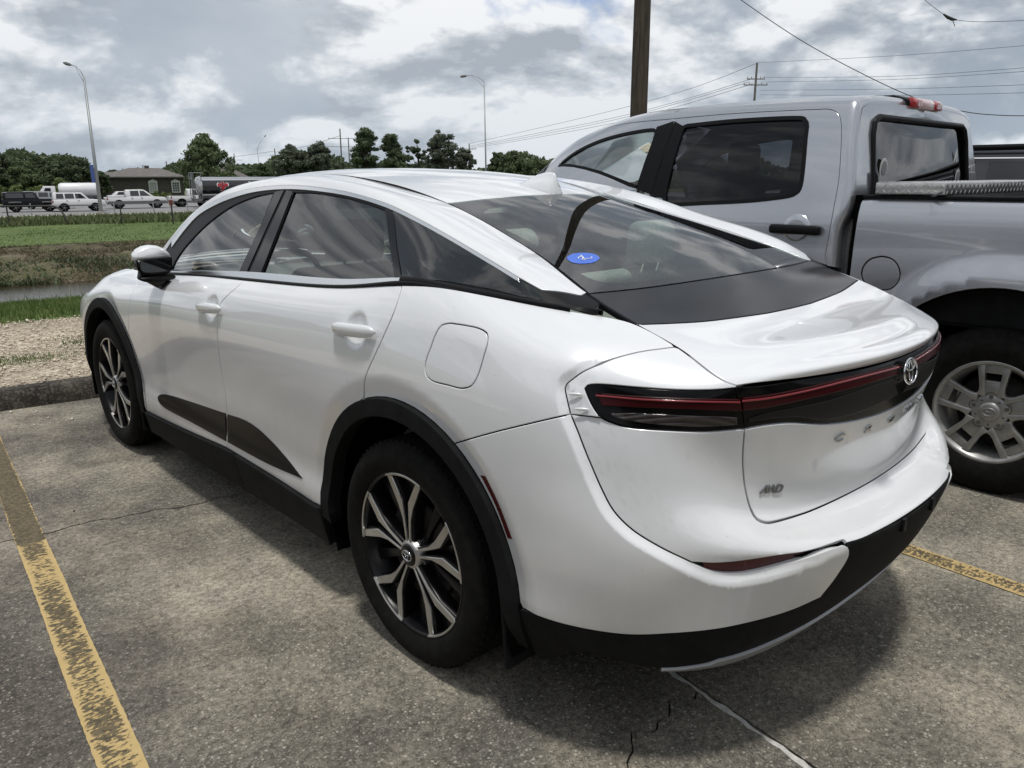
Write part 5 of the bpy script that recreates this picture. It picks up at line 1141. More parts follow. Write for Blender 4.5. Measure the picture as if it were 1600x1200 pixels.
for sd in LR: mb = MB(); mb.box((sd * .80 - .14, 3.70, .88), (sd * .80 + .14, 3.76, 1.10)); mb.build('headlamp', 'clear_lens', truck, bevel=(.02, 2))
mb = MB(); mb.box((-.97, 3.70, .50), (.97, 3.86, .76)); mb.build('front_bumper', 'chrome', truck, bevel=(.04, 3))
for sd in LR:
    mb = MB(); mb.tube([(sd * .98, 2.15, 1.22), (sd * 1.10, 2.12, 1.24)], .03, 8); mb.box((sd * 1.18 - .09, 2.06, 1.12), (sd * 1.18 + .09, 2.17, 1.36)); mb.build('door_mirror', 'satin_black', truck, bevel=(.02, 2))
    # door handles with cup
    for yc in (.275, 1.35):
        P = bake_side(CAB, [(yc, 1.222)]); p, n, a, b = CAB.frame(P[:, 0], P[:, 1]); xx = sd * (p[0, 0])
        mb = MB(); mb.box((xx - .002 if sd > 0 else xx - .045, yc - .145, 1.190), (xx + .045 if sd > 0 else xx + .002, yc + .145, 1.240)); mb.build('door_handle', 'satin_black', truck, bevel=(.016, 3))
        mb = MB(); mb.smooth = True; mb.lathe([(0, .012), (.05, .010), (.075, .004), (.082, -.004)], 24, Matrix.Translation((xx, yc, 1.216)) @ Matrix.Rotation(pi if sd < 0 else 0, 4, 'Z')); mb.build('handle_cup', SPt, truck)
# cabin
mb = MB(); mb.box((-.92, .06, .6), (.92, 2.3, .75)); mb.box((-.94, .05, .75), (-.90, 2.2, 1.30)); mb.box((.90, .05, .75), (.94, 2.2, 1.30)); mb.box((-.9, .02, .7), (.9, .05, 1.33)); mb.build('cabin_tub', 'interior', truck)
def tseat(x, y, w, hs):
    s = empty('seat', (x, y, 0)); s.parent = truck
    mb = MB(); mb.prism([(-.06, .95), (-.20, 1.45), (-.12, 1.50), (.08, .95)], -w / 2, w / 2, 0); mb.build('seat_back', 'seat_cloth', s, bevel=(.04, 3))
    for hx in hs: mb = MB(); mb.box((hx - .13, -.20, 1.50), (hx + .13, -.09, 1.70)); mb.build('headrest', 'seat_cloth', s, bevel=(.04, 3))
tseat(-.42, 1.12, .52, (0,)); tseat(.42, 1.12, .52, (0,)); tseat(0, .35, 1.5, (-.45, .45))
mb = MB(); mb.prism([(2.25, 1.0), (2.2, 1.26), (2.5, 1.31), (2.6, 1.0)], -.88, .88, 0); mb.build('dashboard', 'interior', truck, bevel=(.03, 2))
mb = MB(); mb.box((-.14, 1.90, 1.60), (.14, 1.93, 1.68)); mb.build('rear_view_mirror', 'interior', truck, bevel=(.015, 2))
mb = MB(); mb.box((-.62, .1, 1.83), (.62, 1.5, 1.845)); mb.build('headliner', 'headliner', truck)
# wheels: five broad spokes
def truck_wheel():
    w = empty('wheel'); mb = MB(); mb.smooth = True
    mb.lathe([(.232, .10), (.245, .118), (.262, .128), (.30, .137), (.335, .139), (.368, .132), (.390, .118), (.401, .098), (.405, .060), (.405, .046), (.396, .044), (.396, .036), (.405, .034), (.406, .004), (.396, .002), (.396, -.006), (.406, -.008), (.405, -.038), (.396, -.040), (.396, -.048), (.405, -.05), (.404, -.09), (.385, -.122), (.33, -.138), (.27, -.13), (.235, -.11)], 72)
    ty = mb.build('tyre', 'tyre', w)
    mb = MB()
    for k in range(60):
        M = Matrix.Rotation(2 * pi * k / 60, 4, 'X'); mb.box((.062, -.012, .394), (.104, .010, .4045), M); mb.box((-.104, -.012, .394), (-.062, .010, .4045), M)
    mb.build('shoulder_block', 'tyre', ty, kind='stuff')
    mb = MB(); mb.smooth = True; mb.lathe([(.240, .105), (.2525, .116), (.250, .121), (.240, .121), (.231, .112), (.226, .098), (.215, .085), (.205, .05), (.20, -.06), (.225, -.10), (.24, -.11)], 64); rim = mb.build('rim', 'cast_alloy', w)
    mb = MB(); mb.smooth = True; mb.lathe([(0, .02), (.17, .02), (.175, .0), (0., -.01)], 40); mb.build('brake_disc', 'brake_rust', w)
    for k in range(5):
        ang = pi / 2 + 2 * pi * k / 5; c_, s_ = cos(ang), sin(ang)
        R2 = lambda q: [(r * c_ - x * s_, r * s_ + x * c_) for r, x in q]
        for s in (-1, 1):                                            # two raised rails with a sunk panel between them
            q = [(.070, .024), (.120, .030), (.165, .034), (.229, .038), (.229, .078), (.210, .070), (.165, .062), (.120, .055), (.098, .056), (.078, .066)]
            q = [(r, x * s) for r, x in q]; q = q if s > 0 else q[::-1]
            mb = MB(); mb.prism(R2(q), .080, .108, 0); mb.build('spoke_rail', 'cast_alloy', w, bevel=(.006, 2))
        mb = MB(); mb.prism(R2([(.06, -.030), (.140, -.036), (.140, .036), (.06, .030)]), .078, .099, 0); mb.prism(R2([(.128, -.042), (.150, -.042), (.150, .042), (.128, .042)]), .078, .0985, 0)
        mb.prism(R2([(.186, -.044), (.228, -.046), (.228, .046), (.186, .044)]), .076, .098, 0); mb.build('spoke_panel', 'cast_alloy', w, bevel=(.004, 2))
        an = ang; mb = MB(); mb.lathe([(0, .102), (.010, .102), (.0115, .098), (.0115, .085)], 6, Matrix.Translation((0, cos(an) * .0735, sin(an) * .0735))); nut = mb.build('wheel_nut', 'steel', w)
        mb = MB(); mb.smooth = True; mb.lathe([(.0225, .1005), (.0205, .1005), (.019, .094), (.0, .094)], 20, Matrix.Translation((0, cos(an) * .0735, sin(an) * .0735))); mb.build('nut_pocket', 'rim_black', w)
        an = ang + pi / 5; mb = MB(); mb.lathe([(0, .104), (.005, .104), (.006, .10)], 8, Matrix.Translation((0, cos(an) * .063, sin(an) * .063))); mb.build('cap_screw', 'steel', w)
    mb = MB(); mb.smooth = True; mb.lathe([(0, .100), (.045, .1005), (.078, .101), (.082, .098), (.084, .085)], 40); mb.build('hub', 'cast_alloy', w)
    mb = MB(); mb.smooth = True; mb.lathe([(0, .110), (.034, .109), (.043, .106), (.047, .100)], 32); mb.build('centre_cap', 'cast_alloy', w)
    emblem(np.array([.1105, 0, 0]), np.array([1., 0, 0]), np.array([0, 1., 0]), np.array([0, 0, 1.]), .028, .019, w, .0003, 'cast_alloy')
    return w
tw = truck_wheel(); tw.parent = truck; tw.location = (-.868, -.77, .402); tw.rotation_euler = (radians(2), 0, pi)
for x, y, r in ((.868, -.77, .5), (-.868, 2.93, 1.), (.868, 2.93, .2)):
    q = copy_tree(tw, truck); q.location = (x, y, .402); q.rotation_euler = (r, 0, pi if x < 0 else 0)
# diamond plate tool box across the bed
def toolbox():
    t = empty('toolbox', (TX, -.28, 1.402), label='aluminium diamond plate tool box lying across the silver pickup bed behind the cab', cat='tool box')
    mb = MB(); mb.box((-.98, -.165, .004), (.98, .165, .062)); lid = mb.build('lid', 'plate_alloy', t, bevel=(.006, 2))
    mb = MB(); mb.box((-.85, -.155, -.38), (.85, .155, .003)); mb.build('box', 'plate_alloy', t)
    dm = MB()                                                        # raised tread lozenges
    def loz(cx, cy, cz, ax, th):
        l, w, h = .016, .0042, .0022
        if ax == 'z': pts = [(l, 0, 0), (0, w, 0), (-l, 0, 0), (0, -w, 0), (0, 0, h)]; M = Matrix.Translation((cx, cy, cz)) @ Matrix.Rotation(th, 4, 'Z')
        elif ax == 'x': pts = [(0, l, 0), (0, 0, w), (0, -l, 0), (0, 0, -w), (-h, 0, 0)]; M = Matrix.Translation((cx, cy, cz)) @ Matrix.Rotation(th, 4, 'X')
        else: pts = [(l, 0, 0), (0, 0, w), (-l, 0, 0), (0, 0, -w), (0, -h, 0)]; M = Matrix.Translation((cx, cy, cz)) @ Matrix.Rotation(th, 4, 'Y')
        dm.add([M @ Vector(q) for q in pts], [(0, 1, 4), (1, 2, 4), (2, 3, 4), (3, 0, 4)])
    for i in range(64):
        for j in range(11): loz(-.96 + i * .0305, -.15 + j * .030, .0625, 'z', pi / 4 if (i + j) % 2 else -pi / 4)
        for j in range(2): loz(-.96 + i * .0305, -.1655, .016 + j * .028, 'y', pi / 4 if (i + j) % 2 else -pi / 4)
    for i in range(11):
        for j in range(2): loz(-.9805, -.15 + i * .030, .018 + j * .028, 'x', pi / 4 if (i + j) % 2 else -pi / 4)
    dm.build('tread_pattern', 'plate_alloy', lid, kind='stuff', fix=False)
    mb = MB(); mb.tube([(-.96, -.10, -.002), (-1.0, -.13, .004), (-1.0, -.16, .02)], .006, 6); mb.build('latch', 'steel', t)
mat('plate_alloy', (.56, .555, .54), .30, .9, vary=(9, .2))
toolbox()

# ------------------------------------------------------------------ the place
SE = np.array([.989, -.148, 0.]); SN = np.array([.148, .989, 0.]); SROT = math.atan2(-.148, .989)
def site(e, s, z=0.): return SE * e + SN * s + np.array([0, 0, z])
def es(P): return float(P @ SE), float(P @ SN)
rnd = np.random.RandomState(7)
def wnodes(name): m = mat(name); return m, m.node_tree, m.node_tree.nodes['Principled BSDF']
def geo_pos(t): g = N(t, 'ShaderNodeNewGeometry'); return g.outputs['Position']
def tn(t, vec, sc, det=6, rough=.6, scale=None, loc=(0, 0, 0), rot=0.):
    mp = N(t, 'ShaderNodeMapping'); mp.inputs['Location'].default_value = loc; mp.inputs['Scale'].default_value = scale or (1, 1, 1); mp.inputs['Rotation'].default_value = (0, 0, rot); t.links.new(vec, mp.inputs[0])
    n = N(t, 'ShaderNodeTexNoise'); n.inputs['Scale'].default_value = sc; n.inputs['Detail'].default_value = det; n.inputs['Roughness'].default_value = rough; t.links.new(mp.outputs[0], n.inputs['Vector']); return n.outputs[0]
def ramp(t, fac, stops):
    r = N(t, 'ShaderNodeValToRGB'); t.links.new(fac, r.inputs[0]); e = r.color_ramp.elements
    e[0].position, e[0].color = stops[0][0], (*stops[0][1], 1); e[1].position, e[1].color = stops[-1][0], (*stops[-1][1], 1)
    for p, c in stops[1:-1]: q = e.new(p); q.color = (*c, 1)
    return r.outputs[0]
def mix(t, f, a, b, mode='MIX'):
    m = N(t, 'ShaderNodeMix', data_type='RGBA', blend_type=mode)
    for s_, q in ((0, f), (6, a), (7, b)):
        if isinstance(q, (int, float)): m.inputs[s_].default_value = q
        elif isinstance(q, tuple): m.inputs[s_].default_value = (*q, 1)
        else: t.links.new(q, m.inputs[s_])
    return m.outputs[2]
def mth(t, op, a, b=None, clamp=False):
    n = N(t, 'ShaderNodeMath', operation=op); n.use_clamp = clamp
    for i, q in enumerate((a, b)):
        if q is None: continue
        if isinstance(q, (int, float)): n.inputs[i].default_value = q
        else: t.links.new(q, n.inputs[i])
    return n.outputs[0]
def bump(t, b, h, strength, dist):
    q = N(t, 'ShaderNodeBump'); q.inputs['Strength'].default_value = strength; q.inputs['Distance'].default_value = dist; t.links.new(h, q.inputs['Height']); t.links.new(q.outputs[0], b.inputs['Normal'])
def aggregate(t, pos):
    """exposed aggregate: pale and dark stones in weathered cement"""
    v = N(t, 'ShaderNodeTexVoronoi'); v.inputs['Scale'].default_value = 95; t.links.new(pos, v.inputs['Vector'])
    v2 = N(t, 'ShaderNodeTexVoronoi'); v2.inputs['Scale'].default_value = 210; t.links.new(pos, v2.inputs['Vector'])
    s1 = N(t, 'ShaderNodeSeparateColor'); t.links.new(v.outputs['Color'], s1.inputs[0]); s2 = N(t, 'ShaderNodeSeparateColor'); t.links.new(v2.outputs['Color'], s2.inputs[0])
    return v, v2, s1.outputs[0], s2.outputs[0]
def concrete():
    m, t, b = wnodes('concrete'); pos = geo_pos(t); v, v2, c1, c2 = aggregate(t, pos)
    big = tn(t, pos, .75, 5, .62, loc=(3.6, 1.3, 0)); mid = tn(t, pos, 3.2, 8, .68); fine = tn(t, pos, 45, 6, .7)
    col = ramp(t, big, [(.34, (.094, .084, .070)), (.44, (.160, .145, .118)), (.53, (.268, .243, .192)), (.64, (.415, .376, .296))])
    col = mix(t, mth(t, 'MULTIPLY', ramp(t, mid, [(.36, (1, 1, 1)), (.56, (0, 0, 0))]), .55), col, (.095, .092, .082))
    pale = mth(t, 'MULTIPLY', mth(t, 'GREATER_THAN', c1, .90), mth(t, 'LESS_THAN', v.outputs['Distance'], .42)); dark = mth(t, 'MULTIPLY', mth(t, 'LESS_THAN', c2, .20), mth(t, 'LESS_THAN', v2.outputs['Distance'], .5))
    g = ramp(t, fine, [(.34, (.48, .48, .48)), (.66, (1.38, 1.38, 1.38))]); col = mix(t, 1., col, g, 'MULTIPLY')
    col = mix(t, mth(t, 'MULTIPLY', pale, .62), col, (.46, .43, .36)); col = mix(t, mth(t, 'MULTIPLY', dark, .68), col, (.045, .043, .04))
    col = mix(t, mth(t, 'MULTIPLY', mth(t, 'GREATER_THAN', c2, .86), .35), col, (.40, .37, .31))
    sp = N(t, 'ShaderNodeSeparateXYZ'); t.links.new(pos, sp.inputs[0])
    wob = mth(t, 'MULTIPLY', mth(t, 'SUBTRACT', tn(t, pos, 1.6, 6, .65), .5), 2.6)
    lx = mth(t, 'ADD', mth(t, 'SUBTRACT', sp.outputs[0], mth(t, 'MULTIPLY', sp.outputs[1], .10)), wob)
    old = N(t, 'ShaderNodeMapRange'); old.inputs['From Min'].default_value = -1.15; old.inputs['From Max'].default_value = -1.95; t.links.new(lx, old.inputs['Value'])
    col = mix(t, mth(t, 'MULTIPLY', old.outputs[0], .62), col, mix(t, 1., col, (.50, .46, .48), 'MULTIPLY'))
    dv = N(t, 'ShaderNodeTexVoronoi'); dv.inputs['Scale'].default_value = 3.1; dv.inputs['Randomness'].default_value = 1.; wq = N(t, 'ShaderNodeVectorMath', operation='ADD'); t.links.new(pos, wq.inputs[0]); ws_ = N(t, 'ShaderNodeVectorMath', operation='SCALE'); ws_.inputs[3].default_value = .06; nz = N(t, 'ShaderNodeTexNoise'); nz.inputs['Scale'].default_value = 14; t.links.new(pos, nz.inputs['Vector']); t.links.new(nz.outputs['Color'], ws_.inputs[0]); t.links.new(ws_.outputs[0], wq.inputs[1]); t.links.new(wq.outputs[0], dv.inputs['Vector'])
    dsc = N(t, 'ShaderNodeSeparateColor'); t.links.new(dv.outputs['Color'], dsc.inputs[0]); drop = mth(t, 'LESS_THAN', dv.outputs['Distance'], mth(t, 'MULTIPLY', mth(t, 'SUBTRACT', dsc.outputs[0], .62), .28))
    col = mix(t, mth(t, 'MULTIPLY', drop, .42), col, (.05, .047, .042))
    wet = ramp(t, tn(t, pos, 2.1, 9, .72, loc=(2, 7, 0)), [(.40, (1, 1, 1)), (.47, (0, 0, 0))]); col = mix(t, mth(t, 'MULTIPLY', wet, .30), col, mix(t, 1., col, (.55, .52, .47), 'MULTIPLY'))
    oil = ramp(t, tn(t, pos, .9, 3, .5, loc=(9, 4, 0)), [(.62, (0, 0, 0)), (.74, (1, 1, 1))]); col = mix(t, mth(t, 'MULTIPLY', oil, .45), col, mix(t, 1., col, (.42, .40, .38), 'MULTIPLY'))
    t.links.new(col, b.inputs['Base Color']); b.inputs['Roughness'].default_value = .9; b.inputs['Specular IOR Level'].default_value = .3
    bump(t, b, mth(t, 'ADD', mth(t, 'MULTIPLY', fine, .8), mth(t, 'MULTIPLY', v.outputs['Distance'], .5)), .55, .004)
concrete()
def yellow():
    m, t, b = wnodes('worn_yellow_paint'); tc = N(t, 'ShaderNodeTexCoord'); sp = N(t, 'ShaderNodeSeparateXYZ'); t.links.new(tc.outputs['Object'], sp.inputs[0]); pos = geo_pos(t)
    v, v2, c1, c2 = aggregate(t, pos)
    fl = tn(t, pos, 78, 5, .66, scale=(.62, 1.1, 1)); fl2 = tn(t, pos, 4, 4, .6)
    edge_ = mth(t, 'POWER', mth(t, 'MULTIPLY', mth(t, 'ABSOLUTE', mth(t, 'ADD', sp.outputs[0], mth(t, 'MULTIPLY', mth(t, 'SUBTRACT', tn(t, pos, 60, 4, .6), .5), .012))), 20.5), 5.0)             # the rims of the stripe keep their paint
    far = mth(t, 'MULTIPLY', mth(t, 'GREATER_THAN', sp.outputs[1], 2.40), .20)
    wear = mth(t, 'SUBTRACT', mth(t, 'ADD', mth(t, 'ADD', mth(t, 'MULTIPLY', fl, .75), mth(t, 'MULTIPLY', fl2, .30)), far), mth(t, 'MULTIPLY', edge_, .17))
    k = ramp(t, wear, [(.485, (0, 0, 0)), (.525, (1, 1, 1))])
    yc = mix(t, tn(t, pos, 14, 6, .7), (.40, .285, .115), (.53, .395, .185)); dk = mix(t, c1, (.065, .052, .030), (.145, .115, .065))
    t.links.new(mix(t, k, yc, dk), b.inputs['Base Color']); b.inputs['Roughness'].default_value = .85
    bump(t, b, mth(t, 'ADD', mth(t, 'MULTIPLY', k, -.5), mth(t, 'MULTIPLY', v.outputs['Distance'], .6)), .6, .003)
yellow()
def ground_mat(name, stops, sc, det=8, speck=None, b_=(30, .4, .02), aniso=None):
    m, t, b = wnodes(name); pos = geo_pos(t); n = tn(t, pos, sc, det, .68, scale=aniso, rot=-SROT); col = ramp(t, n, stops)
    if speck: n2 = tn(t, pos, speck[0], 4, .7); col = mix(t, mth(t, 'MULTIPLY', ramp(t, n2, [(.5, (0, 0, 0)), (.62, (1, 1, 1))]), speck[2]), col, speck[1])
    t.links.new(col, b.inputs['Base Color']); b.inputs['Roughness'].default_value = .95; b.inputs['Specular IOR Level'].default_value = .2
    bump(t, b, tn(t, pos, b_[0], 6, .7), b_[1], b_[2]); return m
ground_mat('kerb_concrete', [(.35, (.022, .019, .017)), (.55, (.055, .048, .041)), (.75, (.15, .135, .115))], 5, 9, (60, (.26, .24, .2), .35), (90, .7, .006))
def gravelm():
    m, t, b = wnodes('gravel'); pos = geo_pos(t); v = N(t, 'ShaderNodeTexVoronoi'); v.inputs['Scale'].default_value = 48; t.links.new(pos, v.inputs['Vector']); s = N(t, 'ShaderNodeSeparateColor'); t.links.new(v.outputs['Color'], s.inputs[0])
    col = ramp(t, s.outputs[0], [(0, (.19, .15, .11)), (.35, (.36, .30, .22)), (.7, (.50, .43, .33)), (1, (.68, .61, .49))]); col = mix(t, mth(t, 'MULTIPLY', ramp(t, tn(t, pos, 1.1, 6, .6), [(.42, (1, 1, 1)), (.6, (0, 0, 0))]), .5), col, (.22, .18, .13))
    t.links.new(col, b.inputs['Base Color']); b.inputs['Roughness'].default_value = .95; bump(t, b, v.outputs['Distance'], .9, .012)
gravelm()
ground_mat('verge_grass', [(.3, (.035, .06, .018)), (.5, (.075, .125, .03)), (.7, (.14, .17, .05))], 2.2, 9, (18, (.16, .14, .07), .4))
ground_mat('mown_grass', [(.32, (.062, .098, .032)), (.5, (.090, .134, .042)), (.7, (.125, .165, .058))], .9, 9, (6, (.15, .16, .06), .35), (4, .6, .08), (.22, 1.6, 1))
ground_mat('bank_soil', [(.36, (.040, .034, .024)), (.46, (.10, .083, .056)), (.54, (.10, .105, .050)), (.64, (.19, .15, .115))], .75, 10, (7, (.20, .165, .12), .55), (5, .9, .15), (.5, 1.2, 1))
ground_mat('tall_grass', [(.35, (.075, .105, .04)), (.6, (.15, .175, .085))], .6, 8, (5, (.2, .2, .12), .4), (4, .6, .1))
ground_mat('road_surface', [(.3, (.185, .185, .19)), (.7, (.245, .243, .245))], .3, 6, (3, (.28, .275, .27), .3), (8, .2, .02), (.12, 2, 1))
ground_mat('road_shoulder', [(.3, (.30, .28, .255)), (.7, (.42, .40, .36))], .6, 6, (4, (.25, .22, .2), .4), (8, .2, .02))
mat('joint_soil', (.018, .017, .015), .95, vary=(30, .5)); mat('joint_filler', (.50, .49, .46), .6, vary=(40, .3))
def waterm():
    m, t, b = wnodes('ditch_water'); b.inputs['Base Color'].default_value = (.032, .026, .015, 1); b.inputs['Roughness'].default_value = .16; b.inputs['Specular IOR Level'].default_value = .22
    bump(t, b, tn(t, geo_pos(t), 5, 5, .6, scale=(.6, 1.6, 1)), .16, .05)
waterm()
def sheet(name, m_, prof, e0, e1, de, noise=None, smooth=True, kind='structure', parent=None):
    """a strip of ground: cross profile (s, z) swept along the site's E axis"""
    n = max(2, int((e1 - e0) / de)); es_ = np.linspace(e0, e1, n); P = []
    for e in es_:
        for s_, z in prof: P.append(site(e, s_, z))
    P = np.array(P); k = len(prof)
    if noise is not None: P[:, 2] += noise(P) * np.tile(np.array([0 if i in (0, k - 1) else 1 for i in range(k)]), n)
    me = bpy.data.meshes.new(name); me.from_pydata(P.tolist(), [], [(i * k + j, i * k + j + 1, (i + 1) * k + j + 1, (i + 1) * k + j) for i in range(n - 1) for j in range(k - 1)])
    me.materials.append(MATS[m_]); me.polygons.foreach_set('use_smooth', [smooth] * len(me.polygons)); me.update()
    bm = bmesh.new(); bm.from_mesh(me); bmesh.ops.recalc_face_normals(bm, faces=bm.faces); 
    if sum(f.normal.z * f.calc_area() for f in bm.faces) < 0: bmesh.ops.reverse_faces(bm, faces=bm.faces)
    bm.to_mesh(me); bm.free()
    return link(name, me, parent, kind=kind)
def lump(a1, f1, a2, f2, seed=0.):
    def f(P):
        x, y = P[:, 0] + seed, P[:, 1] - seed
        return a1 * (np.sin(x * f1 + 1.3 * np.sin(y * f1 * .7)) * np.cos(y * f1 * 1.3 + 1.1 * np.sin(x * f1 * .6))) + a2 * (np.sin(x * f2 + 2 * np.sin(y * f2 * .9)) * np.sin(y * f2 * 1.1 + 1.7 * np.cos(x * f2 * 1.2)))
    return f
# parking lot: concrete slabs with open joints
lot = empty('parking_lot', (0, 0, 0), kind='structure')
JS = 1.62                                                            # the cracked cross joint
def cross_joint(e): return JS + .05 * sin(e * 1.9 + .6) + .022 * sin(e * 7.1) + .010 * sin(e * 23 + 1) + .006 * sin(e * 51)
rj = lambda e: 0.
def slab_poly(e0, e1, s0, s1, jt=None, jb=None, g=.0055):
    n = 90 if (jt or jb) else 2
    bot = [(e, (jb(e) if jb else s0) + g) for e in np.linspace(e0 + g, e1 - g, n)]; top = [(e, (jt(e) if jt else s1) - g) for e in np.linspace(e1 - g, e0 + g, n)]
    return bot + top
LJ = es(np.array([-.375, -.87, 0]))[0] - .0                          # long joint under the sedan
E_ = [LJ + 3.65 * k for k in range(-4, 6)]; S_ = [-7.6, -3.0, JS, 3.88]
k_ = 0
def slab(poly):
    mb = MB(); n = len(poly); V = [site(e, s_, 0) for e, s_ in poly] + [site(e, s_, -.035) for e, s_ in poly]
    mb.add(V, [tuple(range(n))] + [(i, i + n, (i + 1) % n + n, (i + 1) % n) for i in range(n)]); mb.build('concrete_slab', 'concrete', lot)
def crack(e):                                                        # a crack that runs off the long joint
    return -.72 - .36 * (LJ - e) ** .8 + .02 * sin(e * 31) + .014 * sin(e * 67) + .04 * sin(e * 9)
for i in range(len(E_) - 1):
    for j in range(3):
        jt, jb = (cross_joint if j == 1 else None), (cross_joint if j == 2 else None)
        if j == 1 and abs(E_[i + 1] - LJ) < 1e-6:
            e0, e1 = E_[i], E_[i + 1]; g = .0035; ee = np.linspace(e0 + g, e1 - g, 160)
            slab([(e, crack(e) + g) for e in ee] + [(e, cross_joint(e) - .0055) for e in ee[::-1]])
            slab([(e0 + g, S_[1] + .0035), (e1 - g, S_[1] + .0035)] + [(e, crack(e) - g) for e in ee[::-1]])
            continue
        slab(slab_poly(E_[i], E_[i + 1], S_[j], S_[j + 1], jt, jb))
def quad(name, m_, e0, e1, s0, s1, z, parent=None, **k):
    mb = MB(); mb.add([site(e0, s0, z), site(e1, s0, z), site(e1, s1, z), site(e0, s1, z)], [(0, 1, 2, 3)]); return mb.build(name, m_, parent, fix=False, **k)
quad('joint_soil', 'joint_soil', E_[0], E_[-1], S_[0], S_[-1], -.018, lot)
for a in ((-120, E_[0], -90, 3.88), (E_[-1], 160, -90, 3.88), (E_[0], E_[-1], -90, S_[0])): quad('lot_surface', 'concrete', *a, -.002, lot)
# filler strip left standing along the long joint
mb = MB(); V = []; F_ = []; pts = np.linspace(-1.7, -.45, 60)
for i, s_ in enumerate(pts):
    c_ = LJ - .012 + .0025 * sin(s_ * 40) + .002 * sin(s_ * 93); w_ = .0075 + .0025 * sin(s_ * 27) + .002 * sin(s_ * 71)
    for x, z in ((-w_, .0006), (-w_ * .6, .0030), (w_ * .6, .0030), (w_, .0006)): V.append(site(c_ + x, s_, z))
for i in range(59):
    for j in range(3): F_.append((i * 4 + j, i * 4 + j + 1, i * 4 + 5 + j, i * 4 + 4 + j))
mb.add(V, F_); mb.build('joint_filler', 'joint_filler', lot)
# painted stall lines
def stall_line(p0, p1, w, label, ymax):
    o = empty('parking_line', (p0[0], p0[1], 0), math.atan2(p1[1] - p0[1], p1[0] - p0[0]) - pi / 2, label=label, cat='parking line', group='yellow parking stall lines')
    L_ = math.hypot(p1[0] - p0[0], p1[1] - p0[1]); mb = MB(); V = []; F_ = []; n = int(L_ / .02); rr = np.random.RandomState(int(abs(p0[0]) * 100))
    for i in range(n + 1):
        y = L_ * i / n; a, b2 = rr.uniform(-.0012, .0012, 2) + np.array([.0010 * sin(y * 5 + p0[0]), .0010 * sin(y * 6 + 2)]); V += [(-w / 2 + a, y, .0035), (w / 2 + b2, y, .0035)]
    for i in range(n): F_.append((2 * i, 2 * i + 1, 2 * i + 3, 2 * i + 2))
    mb.add(V, F_); q = mb.build('paint_stripe', 'worn_yellow_paint', o, fix=False)
    return o
stall_line((-1.80, -.62), (-1.425, 3.72), .108, 'worn yellow parking line at the left of the white sedan', 1)
stall_line((.985, -1.65), (1.33, 3.55), .10, 'worn yellow parking line between the white sedan and the silver pickup', 1)
# kerb, gravel track, verge
def kerb():
    k = empty('kerb', kind='structure'); e = -12.
    pr = [(3.885, -.02), (3.892, .06), (3.905, .105), (3.925, .122), (3.95, .128), (4.03, .130), (4.07, .118)]
    for i in range(8):
        e0, e1 = -12 + i * 3.05, -12 + (i + 1) * 3.05 - .012; sheet('kerb_stone', 'kerb_concrete', pr, e0, e1, .06, lump(.004, 5, .003, 23), parent=k, kind=None)
kerb()
sheet('gravel_track', 'gravel', [(4.05, .112), (4.4, .118), (5, .11), (5.6, .105), (6.2, .11), (6.7, .10), (7.1, .09)], -60, 90, .25, lump(.010, 2.1, .008, 6.3))
gv = sheet('grass_verge', 'verge_grass', [(6.95, .075), (7.3, .11), (8, .10), (8.6, .07), (9.0, .02), (9.3, -.12), (9.8, -.7), (10.4, -1.5), (11.2, -2.1)], -80, 120, .3, lump(.02, 1.7, .015, 5.1))
sheet('ditch_bed', 'bank_soil', [(11.0, -2.05), (14, -2.4), (24, -2.4), (28.6, -2.1)], -200, 300, 4)
quad('ditch_water', 'ditch_water', -200, 300, 9.9, 29.2, -1.9, kind='structure')
bs = [27.2, 27.7, 28.1, 28.5, 28.9, 29.3, 29.8, 30.3, 30.9, 31.5, 32.1, 32.8, 33.6, 34.4, 35.4]
bz = [-2.2, -1.98, -1.86, -1.72, -1.62, -1.56, -1.49, -1.43, -1.38, -1.33, -1.29, -1.25, -1.22, -1.20, -1.20]
sheet('ditch_bank', 'bank_soil', list(zip(bs, bz)), -120, 200, .35, lump(.10, 1.1, .07, 3.7, 2.))
sheet('mown_field', 'mown_grass', [(35.3, -1.205), (40, -1.26), (47, -1.34), (54, -1.42), (60, -1.48), (70.2, -1.60)], -200, 300, 2.5, lump(.03, .5, .02, 1.7))
quad('road_shoulder', 'road_shoulder', -300, 400, 70, 78.2, -1.62, kind='structure'); quad('highway', 'road_surface', -400, 600, 78, 112, -1.63, kind='structure')
sheet('far_ground', 'verge_grass', [(111.9, -1.66), (200, -1.8), (500, -2), (3500, -3)], -3000, 3000, 60)
sheet('east_ground', 'verge_grass', [(-3000, -.3), (-90, -.05), (3.9, -.03), (11, -.2)], 159, 3000, 60); sheet('west_ground', 'verge_grass', [(-3000, -.3), (-90, -.05), (3.9, -.03), (11, -.2)], -3000, -119, 60); sheet('south_ground', 'verge_grass', [(-3000, -.3), (-600, -.1), (-89, -.03)], -120, 160, 40)
